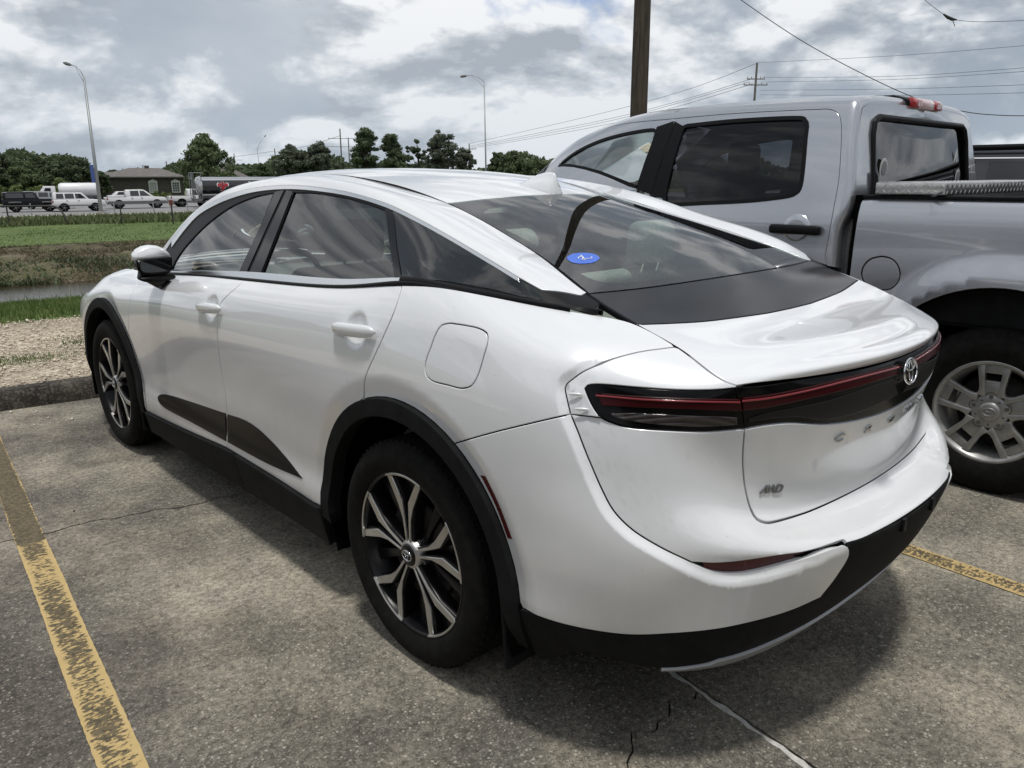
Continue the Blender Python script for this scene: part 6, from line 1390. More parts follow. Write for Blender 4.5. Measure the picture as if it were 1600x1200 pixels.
# --- things made of many small faces
def cloud_mesh(name, V, F4, m_, parent=None, **k):
    V = np.asarray(V, np.float32).reshape(-1, 3); F4 = np.asarray(F4, np.int32); me = bpy.data.meshes.new(name); nf, w_ = F4.shape
    me.vertices.add(len(V)); me.vertices.foreach_set('co', V.ravel()); me.loops.add(nf * w_); me.loops.foreach_set('vertex_index', F4.ravel()); me.polygons.add(nf)
    me.polygons.foreach_set('loop_start', np.arange(0, nf * w_, w_, dtype=np.int32)); me.materials.append(MATS[m_]); me.update(calc_edges=True); me.validate(); return link(name, me, parent, **k)
def leafm(name, c1, c2, c3, sc):
    m, t, b = wnodes(name); pos = geo_pos(t); oi = N(t, 'ShaderNodeObjectInfo'); n = tn(t, pos, sc, 4, .7); col = ramp(t, n, [(.36, c1), (.5, c2), (.66, c3)])
    t.links.new(col, b.inputs['Base Color']); b.inputs['Roughness'].default_value = .6; b.inputs['Specular IOR Level'].default_value = .25
    tr = N(t, 'ShaderNodeBsdfTranslucent'); t.links.new(col, tr.inputs[0]); mx = N(t, 'ShaderNodeMixShader'); mx.inputs[0].default_value = .28; t.links.new(b.outputs[0], mx.inputs[1]); t.links.new(tr.outputs[0], mx.inputs[2]); t.links.new(mx.outputs[0], t.nodes['Material Output'].inputs[0])
leafm('leaf_dark', (.052, .074, .040), (.082, .110, .056), (.125, .155, .080), .9); leafm('leaf_mid', (.062, .090, .042), (.100, .134, .060), (.15, .185, .088), .9)
leafm('leaf_grey', (.062, .078, .054), (.10, .12, .082), (.16, .18, .13), 1.2); leafm('leaf_light', (.07, .10, .03), (.12, .165, .05), (.20, .24, .10), 1.2)
leafm('grass_blade', (.065, .105, .028), (.110, .165, .045), (.19, .22, .085), 3.); leafm('dry_blade', (.060, .060, .032), (.115, .105, .058), (.20, .155, .11), .8)
leafm('lawn_blade', (.070, .120, .036), (.100, .165, .050), (.140, .195, .066), .5)
mat('bark', (.065, .055, .045), .9, vary=(4, .4), bump=(20, .5, .03))
mat('stone_pale', (.53, .465, .365), .9, vary=(9, .45)); mat('shell_white', (.66, .64, .58), .8)
def stones(name, n, e0, e1, s0, s1, z, r0, r1, m_, seed, **k):
    r = np.random.RandomState(seed); e, s_ = r.uniform(e0, e1, n), r.uniform(s0, s1, n); R = r0 + (r1 - r0) * r.rand(n) ** 3
    base = np.array([(1, 0, 0), (0, 1, 0), (-1, 0, 0), (0, -1, 0), (0, 0, 1), (0, 0, -.6)]); F0 = np.array([(0, 1, 4), (1, 2, 4), (2, 3, 4), (3, 0, 4), (1, 0, 5), (2, 1, 5), (3, 2, 5), (0, 3, 5)])
    V = base[None] * R[:, None, None] * r.uniform(.55, 1.25, (n, 6, 1)) * np.array([1, 1, .65]); a = r.uniform(0, 2 * pi, n); c_, q = np.cos(a)[:, None], np.sin(a)[:, None]
    x = V[:, :, 0] * c_ - V[:, :, 1] * q; y = V[:, :, 0] * q + V[:, :, 1] * c_; P = SE[None] * e[:, None] + SN[None] * s_[:, None]; P[:, 2] = z
    V = np.stack([x, y, V[:, :, 2]], 2) + P[:, None]; F4 = (F0[None] + np.arange(n)[:, None, None] * 6).reshape(-1, 3); return cloud_mesh(name, V, F4, m_, **k)
stones('gravel_stones', 15000, -5.5, 3., 4.08, 7.0, .118, .006, .024, 'stone_pale', 3, kind='stuff')
stones('shell_chips', 46, -2.6, -.7, 3.35, 3.84, .004, .005, .016, 'shell_white', 5, kind='stuff', label='scattered white shell chips on the concrete beside the kerb')
stones('leaf_litter', 60, -3.0, 3.2, -2.2, 3.7, .003, .004, .012, 'bank_soil', 21, kind='stuff')
stones('grit', 420, -3.0, 3.2, -2.2, 3.8, .002, .0015, .0045, 'stone_pale', 8, kind='stuff')
def blades(name, n, e0, e1, sfun, zfun, h0, h1, w_, m_, seed, spread=.5, dens=None, **k):
    r = np.random.RandomState(seed); e = r.uniform(e0, e1, n); s_ = sfun(r, n)
    if dens is not None: ok = r.rand(n) < dens(e, s_); e, s_ = e[ok], s_[ok]; n = len(e)
    P = SE[None] * e[:, None] + SN[None] * s_[:, None]; P[:, 2] = zfun(s_); H = r.uniform(h0, h1, n); a = r.uniform(0, 2 * pi, n); d = np.stack([np.cos(a), np.sin(a), 0 * a], 1)
    ln = r.uniform(-spread, spread, (n, 2)); tip = P + np.stack([ln[:, 0] * H, ln[:, 1] * H, H], 1); midp = P * .5 + tip * .5 + np.array([0, 0, .12]) * H[:, None]; ww = (w_ * r.uniform(.6, 1.3, n))[:, None]
    V = np.stack([P - d * ww, P + d * ww, midp + d * ww * .7, midp - d * ww * .7, tip], 1); b0 = np.arange(n)[:, None] * 5
    F = np.concatenate([b0 + np.array([[0, 1, 2]]), b0 + np.array([[0, 2, 3]]), b0 + np.array([[3, 2, 4]])]); return cloud_mesh(name, V, F, m_, kind='stuff', **k)
vz = lambda s_: np.interp(s_, [6.95, 7.3, 8, 8.6, 9, 9.3], [.075, .11, .10, .07, .02, -.12])
blades('verge_grass_blades', 46000, -6, 2.4, lambda r, n: 6.95 + 2.35 * r.rand(n) ** .9 + r.normal(0, .10, n), vz, .02, .065, .0035, 'grass_blade', 11, .6)
blades('verge_weeds', 1300, -6, 2.4, lambda r, n: 7.1 + 1.9 * r.rand(n) ** 1.6, vz, .06, .15, .005, 'grass_blade', 12, .5)
patch_ = lambda e, s_: np.clip(np.exp(-(((e + 1.75) / .42) ** 2 + ((s_ - 4.95) / .16) ** 2) * 1.2) + .8 * np.exp(-(((e + 1.15) / .22) ** 2 + ((s_ - 5.45) / .14) ** 2) * 1.5) + .5 * np.exp(-(((e + .95) / .35) ** 2 + ((s_ - 5.75) / .08) ** 2)), 0, 1)
blades('gravel_weeds', 30000, -3, .2, lambda r, n: r.uniform(4.3, 6.4, n), lambda s_: s_ * 0 + .115, .012, .035, .003, 'grass_blade', 13, .7, dens=patch_)
bzf = lambda s_: np.interp(s_, bs, bz)
blades('bank_growth', 42000, -8, 26, lambda r, n: 27.8 + 7.8 * r.rand(n) ** 1.0, bzf, .03, .11, .026, 'dry_blade', 14, 1.4)
blades('bank_growth', 9000, -8, 26, lambda r, n: 27.9 + r.rand(n) ** 2.4 * 2.6, bzf, .08, .26, .035, 'leaf_dark', 15, 1.3, dens=lambda e, s_: np.clip(.5 + .6 * np.sin(e * 1.1) * np.cos(e * .37 + s_), 0, 1))
blades('field_grass', 50000, -12, 60, lambda r, n: 35 + 21 * r.rand(n) ** .8, lambda s_: np.interp(s_, [35.3, 70], [-1.21, -1.6]), .02, .06, .022, 'lawn_blade', 16, .9)
blades('tall_field_grass', 42000, -14, 75, lambda r, n: 55.5 + 12.5 * r.rand(n), lambda s_: np.interp(s_, [35.3, 70], [-1.21, -1.6]), .15, .50, .05, 'tall_grass', 17, .5)
# ------------------------------------------------------------------ the showroom behind and to the left of the camera, mirrored in the cars
mat('stucco', (.40, .385, .36), .85, vary=(1.2, .15), bump=(30, .3, .01)); mat('fascia_grey', (.16, .165, .18), .5); mat('shop_glass', (.03, .035, .04), .06, spec=.8)
def showroom():
    o = empty('showroom', (-15.5, -18, 0), label='pale stucco showroom with dark glazing, seen only mirrored in the parked cars', cat='building')
    mb = MB(); mb.box((-8, 0, 0), (0, 31, 4.4)); mb.box((0, -8, 0), (46, 0, 5.2)); mb.build('wall', 'stucco', o)
    mb = MB(); mb.box((-.2, -.5, 4.4), (.9, 31.4, 5.2)); mb.box((-.6, -.2, 5.2), (46.4, .9, 6.1)); mb.build('fascia', 'fascia_grey', o)
    for i in range(9):
        y = 1.4 + i * 3.3; mb = MB(); mb.box((.0, y, .5), (.06, y + 2.5, 3.3)); w = mb.build('window', 'shop_glass', o)
        mb = MB(); mb.box((.06, y + 1.2, .5), (.10, y + 1.3, 3.3)); mb.box((.06, y, 2.3), (.10, y + 2.5, 2.38)); mb.build('mullion', 'galvanised_white', w)
    for i in range(12):
        x = 2.0 + i * 3.6; mb = MB(); mb.box((x, .0, .3), (x + 2.9, .06, 3.6)); w = mb.build('window', 'shop_glass', o)
        mb = MB(); mb.box((x + 1.4, .06, .3), (x + 1.5, .10, 3.6)); mb.build('mullion', 'galvanised_white', w)
mat('galvanised_white', (.6, .6, .6), .5)
showroom()
# ------------------------------------------------------------------ trees
def tree(px, ytop, ybase, hw, d, m_, label, kind='round', group='trees across the highway', seed=0, leaf=.34, nleaf=5200, trunk_top=.35, gz=-1.75):
    r = np.random.RandomState(seed); B = at(px, ybase, d); T = at(px, ytop, d); base = np.array([B[0], B[1], gz]); H = T[2] - gz; Wd = hw * 1.22 * d / CAM_F
    t = empty('tree', tuple(base), label=label, cat='tree', group=group)
    mb = MB(); tr = .018 * H + .05; pts = [(0, 0, 0), (.02 * H * r.randn(), .01 * H * r.randn(), H * .3), (.03 * H * r.randn(), .02 * H * r.randn(), H * .62), (0, 0, H * .86)]; mb.tube(pts, [tr, tr * .8, tr * .5, tr * .2], 7)
    cl = []; nc = {'round': 85, 'pine': 46, 'sparse': 38, 'bush': 55, 'wide': 110}[kind]; skew = r.uniform(-.25, .25, 2)
    for i in range(nc):
        if kind == 'pine': z = H * (.34 + .62 * (i + .5) / nc); prof = [1, .95, .8, .55, .3][min(4, int(5 * i / nc))] * (.6 + .5 * r.rand()); rr = Wd * (.25 + .62 * r.rand()) * prof; cs = Wd * (.16 + .22 * r.rand())
        elif kind == 'bush': z = H * (.15 + .7 * r.rand()); rr = Wd * .75 * r.rand() ** .6; cs = Wd * (.15 + .16 * r.rand())
        else:
            z = H * (.30 + .62 * r.rand()); q = (z / H - .30) / .62; env = math.sin(pi * min(1, .18 + .80 * q)) ** .6; rr = Wd * (.82 if kind != 'sparse' else .95) * env * r.rand() ** .5; cs = Wd * (.12 + .16 * r.rand() ** 1.5) * (.8 if kind == 'sparse' else 1); rr *= 1.12 * r.uniform(.82, 1.12)
        a = r.uniform(0, 2 * pi); cl.append((rr * cos(a) + skew[0] * Wd * z / H, rr * sin(a) + skew[1] * Wd * z / H, z + .03 * H * r.randn(), cs))
    for c in cl[::4]: zz = c[2] * .62; mb.tube([(0, 0, zz * .8), (c[0] * .45, c[1] * .45, zz + (c[2] - zz) * .5), (c[0], c[1], c[2])], [tr * .4, tr * .25, tr * .08], 5, cap=False)
    mb.build('trunk', 'bark', t)
    cl = np.array(cl); n = nleaf; w = cl[:, 3] ** 2; i = r.choice(len(cl), n, p=w / w.sum()); dv = r.randn(n, 3); dv /= np.linalg.norm(dv, axis=1)[:, None]; rad = cl[i, 3] * (.35 + .78 * r.rand(n) ** .8)
    P = cl[i, :3] + dv * rad[:, None] * np.array([1, 1, .72 if kind != 'pine' else .5]); P[:, 2] = np.clip(P[:, 2], .1, H * 1.02)
    a = r.randn(n, 3); a /= np.linalg.norm(a, axis=1)[:, None]; b = np.cross(a, dv); b /= np.linalg.norm(b, axis=1)[:, None] + 1e-9; sz = (leaf * r.uniform(.5, 1.25, n))[:, None]
    V = np.stack([P - a * sz, P + b * sz * .55, P + a * sz, P - b * sz * .55], 1); cloud_mesh('crown', V, np.arange(4 * n).reshape(-1, 4), m_, t)
    return t
TL = [(-12, 232, 32, 112, 'leaf_dark', 'round', 'dark broad tree cut by the left edge of the picture'),
 (12, 240, 26, 108, 'leaf_dark', 'round', 'dark green tree behind the black off roader, second from the left'),
 (42, 252, 24, 104, 'leaf_mid', 'round', 'lower mid green tree above the parked grey minivan roof'),
 (66, 243, 15, 116, 'leaf_dark', 'sparse', 'thin crowned tree standing above the white tank truck cab'),
 (98, 254, 24, 104, 'leaf_dark', 'round', 'dense dark tree directly behind the white tank truck'),
 (124, 247, 27, 106, 'leaf_dark', 'round', 'tall dark tree just left of the leaning lamp post'),
 (156, 266, 13, 110, 'leaf_dark', 'round', 'small dark tree between the leaning lamp post and the house'),
 (184, 266, 19, 190, 'leaf_dark', 'wide', 'low distant tree dome beyond the left end of the house roof'),
 (303, 258, 14, 112, 'leaf_mid', 'round', 'ragged tree at the right end of the house'),
 (324, 212, 33, 108, 'leaf_mid', 'wide', 'largest round oak, standing alone right of the house'),
 (347, 262, 24, 125, 'leaf_mid', 'bush', 'bushy tree under the right side of the large oak'),
 (386, 264, 20, 170, 'leaf_dark', 'bush', 'low tree row end left of the far lamp post'),
 (417, 254, 11, 190, 'leaf_dark', 'round', 'small round tree right of the far lamp post'),
 (455, 228, 24, 150, 'leaf_grey', 'round', 'grey green spreading tree left of the tall transmission pole'),
 (505, 222, 25, 150, 'leaf_grey', 'round', 'grey green tree directly left of the tall transmission pole'),
 (571, 201, 24, 146, 'leaf_dark', 'pine', 'tallest pine right of the transmission pole'),
 (620, 213, 25, 148, 'leaf_dark', 'pine', 'flat topped dark pine, second pine from the transmission pole'),
 (655, 216, 15, 160, 'leaf_dark', 'sparse', 'slim pine between the flat topped pine and the big grey tree'),
 (695, 205, 27, 140, 'leaf_grey', 'round', 'big grey green tree left of the central lamp post'),
 (722, 230, 16, 150, 'leaf_grey', 'round', 'smaller tree on the right shoulder of the big grey tree'),
 (545, 250, 26, 158, 'leaf_dark', 'bush', 'low dark growth at the foot of the tallest pine'),
 (600, 250, 26, 160, 'leaf_dark', 'bush', 'low dark growth between the two pines'),
 (650, 252, 28, 160, 'leaf_dark', 'bush', 'low dark growth under the slim pine'),
 (776, 236, 15, 150, 'leaf_dark', 'round', 'narrow dark tree just right of the central lamp post'),
 (798, 233, 18, 140, 'leaf_mid', 'round', 'mid green tree between the lamp post and the pickup roof'),
 (832, 243, 22, 138, 'leaf_mid', 'bush', 'wide bushy tree nearest the pickup windshield'),
 (858, 248, 22, 138, 'leaf_mid', 'bush', 'bushy tree partly hidden by the pickup windshield pillar'),
 (900, 246, 30, 140, 'leaf_mid', 'bush', 'bushy tree seen through the pickup side window'),
 (950, 244, 34, 142, 'leaf_dark', 'round', 'dark tree seen through the pickup front door window'),
 (1100, 240, 40, 150, 'leaf_dark', 'round', 'dark tree seen through the pickup rear door window')]
for i, (px, yt, hw, d, m_, kd, lb_) in enumerate(TL):
    tree(px, yt, 300, hw, d, m_, lb_, kd, seed=100 + i, leaf=.21 if d < 130 else .26, nleaf=11000 if hw > 22 else 7500)
for i, (px, yt, hw, d) in enumerate([(4, 290, 12, 98), (20, 289, 10, 97), (45, 291, 9, 97), (62, 290, 10, 97), (95, 276, 16, 100), (213, 296, 11, 99), (236, 300, 8, 99), (256, 300, 9, 98)]):
    base = at(px, yt, d); r = np.random.RandomState(300 + i); H = base[2] + 1.7; Wd = hw * d / CAM_F
    lab = ['light green shrub at the left edge behind the road', 'light green shrub second from the left behind the road', 'light green shrub above the grey minivan', 'light green shrub beside the white tank truck cab', 'tall light green shrub over the white tank', 'light green shrub in front of the house, left of its windows', 'light green shrub under the left house window', 'light green shrub between the house windows'][i]
    t = empty('shrub', (base[0], base[1], -1.7), label=lab, cat='shrub', group='light shrubs along the far roadside'); n = 1500
    c = r.randn(9, 3) * np.array([Wd * .45, Wd * .45, H * .16]) + np.array([0, 0, H * .62]); k = r.randint(0, 9, n); dv = r.randn(n, 3); dv /= np.linalg.norm(dv, axis=1)[:, None]
    P = c[k] + dv * Wd * .34 * (.5 + .6 * r.rand(n))[:, None]; P[:, 2] = np.clip(P[:, 2], .05, H); a = r.randn(n, 3); a /= np.linalg.norm(a, axis=1)[:, None]; b = np.cross(a, dv); sz = .16
    cloud_mesh('foliage', np.stack([P - a * sz, P + b * sz * .6, P + a * sz, P - b * sz * .6], 1), np.arange(4 * n).reshape(-1, 4), 'leaf_light', t)
    mb = MB(); mb.tube([(0, 0, 0), (.1, 0, H * .7)], [.06, .02], 5); mb.build('stem', 'bark', t)
# the wood far behind that reads as one mass
r = np.random.RandomState(77); n = 60000; th = r.uniform(-1.35, 1.45, n); D = r.uniform(215, 260, n); hh = 7.4 + 1.9 * np.sin(th * 19) + 1.5 * np.sin(th * 47 + 1) + .8 * np.sin(th * 111); zz = r.rand(n) ** .7 * hh - 2.2
az = CAM_YAW + th; P = np.stack([CAM_C[0] + D * np.sin(az), CAM_C[1] + D * np.cos(az), zz], 1); a = r.randn(n, 3); a /= np.linalg.norm(a, axis=1)[:, None]; b = r.randn(n, 3); b /= np.linalg.norm(b, axis=1)[:, None]
cloud_mesh('far_woods', np.stack([P - a * .8, P + b * .6, P + a * .8, P - b * .6], 1), np.arange(4 * n).reshape(-1, 4), 'leaf_dark', kind='stuff')
# ------------------------------------------------------------------ house
mat('house_wall', (.075, .066, .060), .85, vary=(2, .2)); mat('roof_shingle', (.13, .12, .112), .9, vary=(1.5, .25), bump=(12, .4, .02)); mat('window_white', (.62, .62, .58), .6); mat('pane_dark', (.10, .11, .12), .15, spec=.6); mat('pane_light', (.34, .36, .35), .3)
def house():
    d = 118.; c = at(228, 300, d); h = empty('house', (c[0], c[1], -1.7), SROT, label='dark brown house with grey hip roof and two white framed windows beyond the highway', cat='house')
    L_, D_, W_ = 7.0, 9.0, 3.3                                      # half length, depth, wall height
    mb = MB(); mb.box((-5.2, 0, 0), (5.4, D_, W_)); mb.box((-9.6, 2.0, 0), (-5.2, D_, W_ - .35)); mb.build('wall', 'house_wall', h)
    for i in range(22):                                             # board and batten
        x = -5.1 + i * .5; mb = MB(); mb.box((x, -.04, 0), (x + .09, 0, W_)); mb.build('batten', 'house_wall', h)
    mb = MB(); mb.add([(-5.9, -.6, W_), (6.0, -.6, W_), (6.0, D_ + .6, W_), (-5.9, D_ + .6, W_), (-1.2, D_ / 2, W_ + 1.35), (3.2, D_ / 2, W_ + 1.35)], [(0, 1, 5, 4), (1, 2, 5), (2, 3, 4, 5), (3, 0, 4), (3, 2, 1, 0)])
    mb.add([(-10.3, 1.4, W_ - .35), (-4.8, 1.4, W_ - .35), (-4.8, D_ + .5, W_ - .35), (-10.3, D_ + .5, W_ - .35), (-8.2, D_ / 2 + 1, W_ + .75), (-3.2, D_ / 2 + 1, W_ + .75)], [(0, 1, 5, 4), (1, 2, 5), (2, 3, 4, 5), (3, 0, 4)])
    rf = mb.build('roof', 'roof_shingle', h, fix=False); mb = MB(); mb.box((1.0, D_ / 2 - .3, W_ + 1.1), (1.6, D_ / 2 + .3, W_ + 1.7)); mb.build('chimney', 'house_wall', rf)
    mb = MB(); mb.box((-5.9, -.66, W_ - .16), (6.0, -.60, W_ + .04)); mb.build('fascia', 'house_wall', h)
    for x, m_ in ((1.1, 'pane_light'), (4.35, 'pane_dark')):
        mb = MB()
        for a in ((-.62, .95, .62, 1.08), (-.62, 2.45, .62, 2.62), (-.62, 1.08, -.48, 2.45), (.48, 1.08, .62, 2.45)): mb.box((x + a[0], -.14, a[1]), (x + a[2], -.02, a[3]))
        mb.prism([(x - .72, 2.62), (x + .72, 2.62), (x, 2.98)], -.16, -.02, 1); wf = mb.build('window', 'window_white', h)
        mb = MB(); mb.box((x - .48, -.05, 1.08), (x + .48, -.03, 2.45)); mb.build('pane', m_, wf)
        for q in (-.16, .16): mb = MB(); mb.box((x + q - .02, -.07, 1.08), (x + q + .02, -.052, 2.45)); mb.build('glazing_bar', 'window_white', wf)
        for q in (1.42, 1.76, 2.10): mb = MB(); mb.box((x - .48, -.075, q - .02), (x + .48, -.071, q + .02)); mb.build('glazing_bar', 'window_white', wf)
house()
d = 150.; c = at(352, 300, d); h = empty('house', (c[0], c[1], -1.8), SROT, label='grey roofed building mostly hidden behind the large oak and the black tanker', cat='house')
mb = MB(); mb.box((-5, 0, 0), (5, 8, 3)); mb.build('wall', 'house_wall', h); mb = MB(); mb.add([(-5.5, -.5, 3), (5.5, -.5, 3), (5.5, 8.5, 3), (-5.5, 8.5, 3), (-1.5, 4, 5.6), (1.5, 4, 5.6)], [(0, 1, 5, 4), (1, 2, 5), (2, 3, 4, 5), (3, 0, 4)]); mb.build('roof', 'roof_shingle', h, fix=False)
# ------------------------------------------------------------------ vehicles
mat('white_paint', (.74, .74, .74), .3, coat=.8); mat('black_paint', (.005, .0055, .008), .3, spec=.3); mat('grey_paint', (.30, .32, .34), .3, .3, coat=.8); mat('grey_clad', (.13, .13, .13), .5); mat('dark_window', (.018, .02, .024), .08, spec=.7); mat('tail_red', (.35, .02, .02), .25, coat=1); mat('navy_paint', (.02, .022, .026), .2, .2, coat=1)
def vehicle(name, label, cat, loc, rz, W_, body, cabin, wins, wheels, wr, paint_, lower=None, tum=.10, rails=None, parts=(), group='vehicles standing on the highway', tail=None, head=None, wm='steel', low_m='grey_clad'):
    v = empty(name, loc, rz, label=label, cat=cat, group=group); h = W_ / 2
    mb = MB(); mb.prism(body, -h, h, 1); mb.build('body', paint_, v, bevel=(.06, 2))
    if cabin:
        mb = MB(); n = len(cabin); zt = max(q[1] for q in cabin); zb = min(q[1] for q in cabin); V = []
        for s in (-1, 1):
            for x, z in cabin: V.append((x, s * (h - .04 - tum * (z - zb) / (zt - zb)), z))
        mb.add(V, [tuple(range(n)), tuple(range(2 * n - 1, n - 1, -1))] + [(i, (i + 1) % n, n + (i + 1) % n, n + i) for i in range(n)]); mb.build('cabin', paint_, v, bevel=(.05, 2))
        for w in wins:
            for s in (-1, 1):
                mb = MB(); V = [(x, s * (h - .034 - tum * (z - zb) / (zt - zb)), z) for x, z in w] + [(x, s * (h - .06 - tum * (z - zb) / (zt - zb)), z) for x, z in w]; k = len(w)
                mb.add(V, [tuple(range(k))] + [(i, (i + 1) % k, k + (i + 1) % k, k + i) for i in range(k)]); mb.build('side_window', 'dark_window', v)
    if lower: mb = MB(); mb.prism(lower, -h - .02, h + .02, 1); mb.build('lower_cladding', low_m, v, bevel=(.03, 1))
    for x in wheels:
        for s in (-1, 1):
            mb = MB(); mb.smooth = True; M = Matrix.Translation((x, s * (h - .10), wr)) @ Matrix.Rotation(s * pi / 2, 4, 'Z'); mb.lathe([(0, .10), (wr * .62, .11), (wr * .64, .115), (wr * .92, .12), (wr, .09), (wr, -.09), (wr * .9, -.12), (0, -.10)], 24, M); w = mb.build('wheel', 'tyre', v)
            mb = MB(); mb.lathe([(0, .135), (wr * .2, .13), (wr * .22, .12)], 12, M)
            for k in range(5):
                a = 2 * pi * k / 5; mb.prism([(cos(a - .18) * wr * .15, sin(a - .18) * wr * .15), (cos(a - .16) * wr * .60, sin(a - .16) * wr * .60), (cos(a + .16) * wr * .60, sin(a + .16) * wr * .60), (cos(a + .18) * wr * .15, sin(a + .18) * wr * .15)], .112, .128, 0, M)
            mb.build('rim', wm, w)
            mb = MB(); mb.prism([(x + cos(radians(t)) * wr * 1.22, wr + sin(radians(t)) * wr * 1.22) for t in range(-20, 201, 20)], s * (h + .006) - .008, s * (h + .006) + .008, 1); mb.build('wheel_arch', 'liner', v)
    for nm, m_, a, b in parts: mb = MB(); mb.box(a, b); mb.build(nm, m_, v, bevel=(.02, 1))
    return v
def road_at(px, py, z=-1.63): P = atz(px, py, z); return (P[0], P[1], z)
P_ = road_at(83, 331); 
vehicle('boxy_suv', 'white boxy four door SUV nearest the leaning lamp post on the road', 'SUV', P_, SROT, 1.85,
        [(0, .50), (.02, 1.10), (3.55, 1.12), (4.35, 1.06), (4.48, .95), (4.50, .50)], [(.05, 1.08), (.16, 1.74), (.30, 1.80), (2.35, 1.80), (2.55, 1.74), (3.18, 1.10)],
        [[(.34, 1.22), (.38, 1.68), (.96, 1.68), (.98, 1.22)], [(1.10, 1.22), (1.08, 1.68), (1.82, 1.68), (1.86, 1.22)], [(1.98, 1.22), (1.94, 1.68), (2.42, 1.66), (2.86, 1.22)]], (.92, 3.58), .37, 'white_paint',
        parts=[('bumper', 'white_paint', (-.10, -.90, .42), (.12, .90, .66)), ('bumper', 'white_paint', (4.42, -.90, .42), (4.58, .90, .72)), ('tail_lamp', 'tail_red', (-.01, -.94, .85), (.10, -.80, 1.08)), ('side_strip', 'grey_clad', (1.3, -.94, .55), (3.2, -.93, .62)), ('roof_rack', 'grey_clad', (.4, -.78, 1.80), (2.4, -.74, 1.84)), ('door_handle', 'grey_clad', (1.14, -.95, 1.02), (1.30, -.93, 1.06)), ('door_handle', 'grey_clad', (2.12, -.95, 1.02), (2.28, -.93, 1.06)), ('headlamp', 'clear_lens', (4.40, -.90, .82), (4.51, -.66, .98))])
vehicle('off_roader', 'black boxy off roader with spare wheel at the left edge of the road', 'SUV', road_at(6, 332), SROT, 1.92,
        [(0, .55), (0, 1.22), (2.9, 1.24), (4.35, 1.20), (4.60, 1.05), (4.62, .55)], [(.05, 1.20), (.10, 1.80), (.2, 1.86), (2.6, 1.86), (3.0, 1.22)],
        [[(.30, 1.32), (.30, 1.74), (1.70, 1.74), (1.70, 1.32)], [(1.90, 1.32), (1.88, 1.74), (2.50, 1.74), (2.76, 1.32)]], (.98, 3.72), .42, 'black_paint', wm='grey_clad',
        parts=[('spare_wheel', 'tyre', (-.32, -.38, .78), (-.03, .38, 1.52)), ('bumper', 'grey_clad', (-.12, -.92, .45), (.1, .92, .68)), ('roof_band', 'grey_paint', (.12, -.86, 1.80), (.50, -.845, 1.84)), ('fender_flare', 'grey_clad', (3.15, -1.0, .86), (4.3, -.95, .98)), ('fender_flare', 'grey_clad', (.45, -1.0, .86), (1.5, -.95, .98))])
vehicle('minivan', 'pale grey minivan partly hidden between the black off roader and the white SUV', 'minivan', road_at(32, 327), SROT, 1.9,
        [(0, .45), (0, 1.15), (3.6, 1.18), (4.7, .98), (5.0, .80), (5.05, .45)], [(.05, 1.12), (.35, 1.74), (.6, 1.80), (2.9, 1.76), (3.9, 1.16)],
        [[(.6, 1.22), (.7, 1.66), (1.6, 1.68), (1.6, 1.22)], [(1.75, 1.22), (1.75, 1.68), (2.6, 1.66), (2.6, 1.22)], [(2.75, 1.22), (2.75, 1.64), (3.0, 1.60), (3.55, 1.22)]], (1.0, 4.1), .36, 'grey_paint')
def pickup(label, px, py, two_tone, lift=0.):
    return vehicle('pickup_truck', label, 'pickup truck', road_at(px, py), SROT, 1.98,
        [(0, .62), (0, 1.18), (2.05, 1.20), (2.2, 1.20), (4.35, 1.20), (5.55, 1.14), (5.78, 1.0), (5.80, .62)], [(1.95, 1.16), (2.02, 1.82), (2.18, 1.92), (3.55, 1.92), (3.75, 1.84), (4.62, 1.18)],
        [[(2.30, 1.28), (2.30, 1.80), (3.10, 1.82), (3.14, 1.28)], [(3.24, 1.28), (3.22, 1.82), (3.62, 1.78), (4.22, 1.28)]], (1.15, 4.80), .42, 'white_paint',
        lower=[(.1, .50), (.1, .80), (.70, .80), (1.60, .80), (4.25, .80), (5.35, .80), (5.70, .80), (5.78, .50)] if two_tone else [(1.75, .48), (1.75, .58), (4.2, .58), (4.2, .48)],
        parts=[('tail_lamp', 'tail_red', (.02, -1.01, .92), (.16, -.92, 1.14)), ('bumper', 'steel', (-.12, -.95, .52), (.02, .95, .74)), ('bumper', 'grey_clad' if two_tone else 'white_paint', (5.74, -.95, .50), (5.88, .95, .78)), ('door_handle', 'black_paint', (2.34, -1.02, 1.06), (2.52, -.99, 1.12)), ('door_handle', 'black_paint', (3.28, -1.02, 1.06), (3.46, -.99, 1.12)), ('headlamp', 'clear_lens', (5.60, -.98, .86), (5.81, -.72, 1.06)), ('bed_rail', 'grey_clad', (.0, -.99, 1.20), (1.95, -.90, 1.23))])
pickup('white crew cab pickup with grey lower body below the house', 166, 326.5, True)
pickup('plain white pickup with flatter bed, just left of the black tanker', 265, 323.5, False)
vehicle('small_car', 'pale sedan roof showing behind the two tone white pickup bed', 'car', road_at(169, 317), SROT, 1.8, [(0, .4), (0, .95), (4.3, .9), (4.5, .4)], [(.5, .93), (1.1, 1.42), (2.7, 1.44), (3.5, .95)], [[(1.0, 1.0), (1.25, 1.36), (2.6, 1.37), (3.1, 1.0)]], (.8, 3.6), .32, 'white_paint')
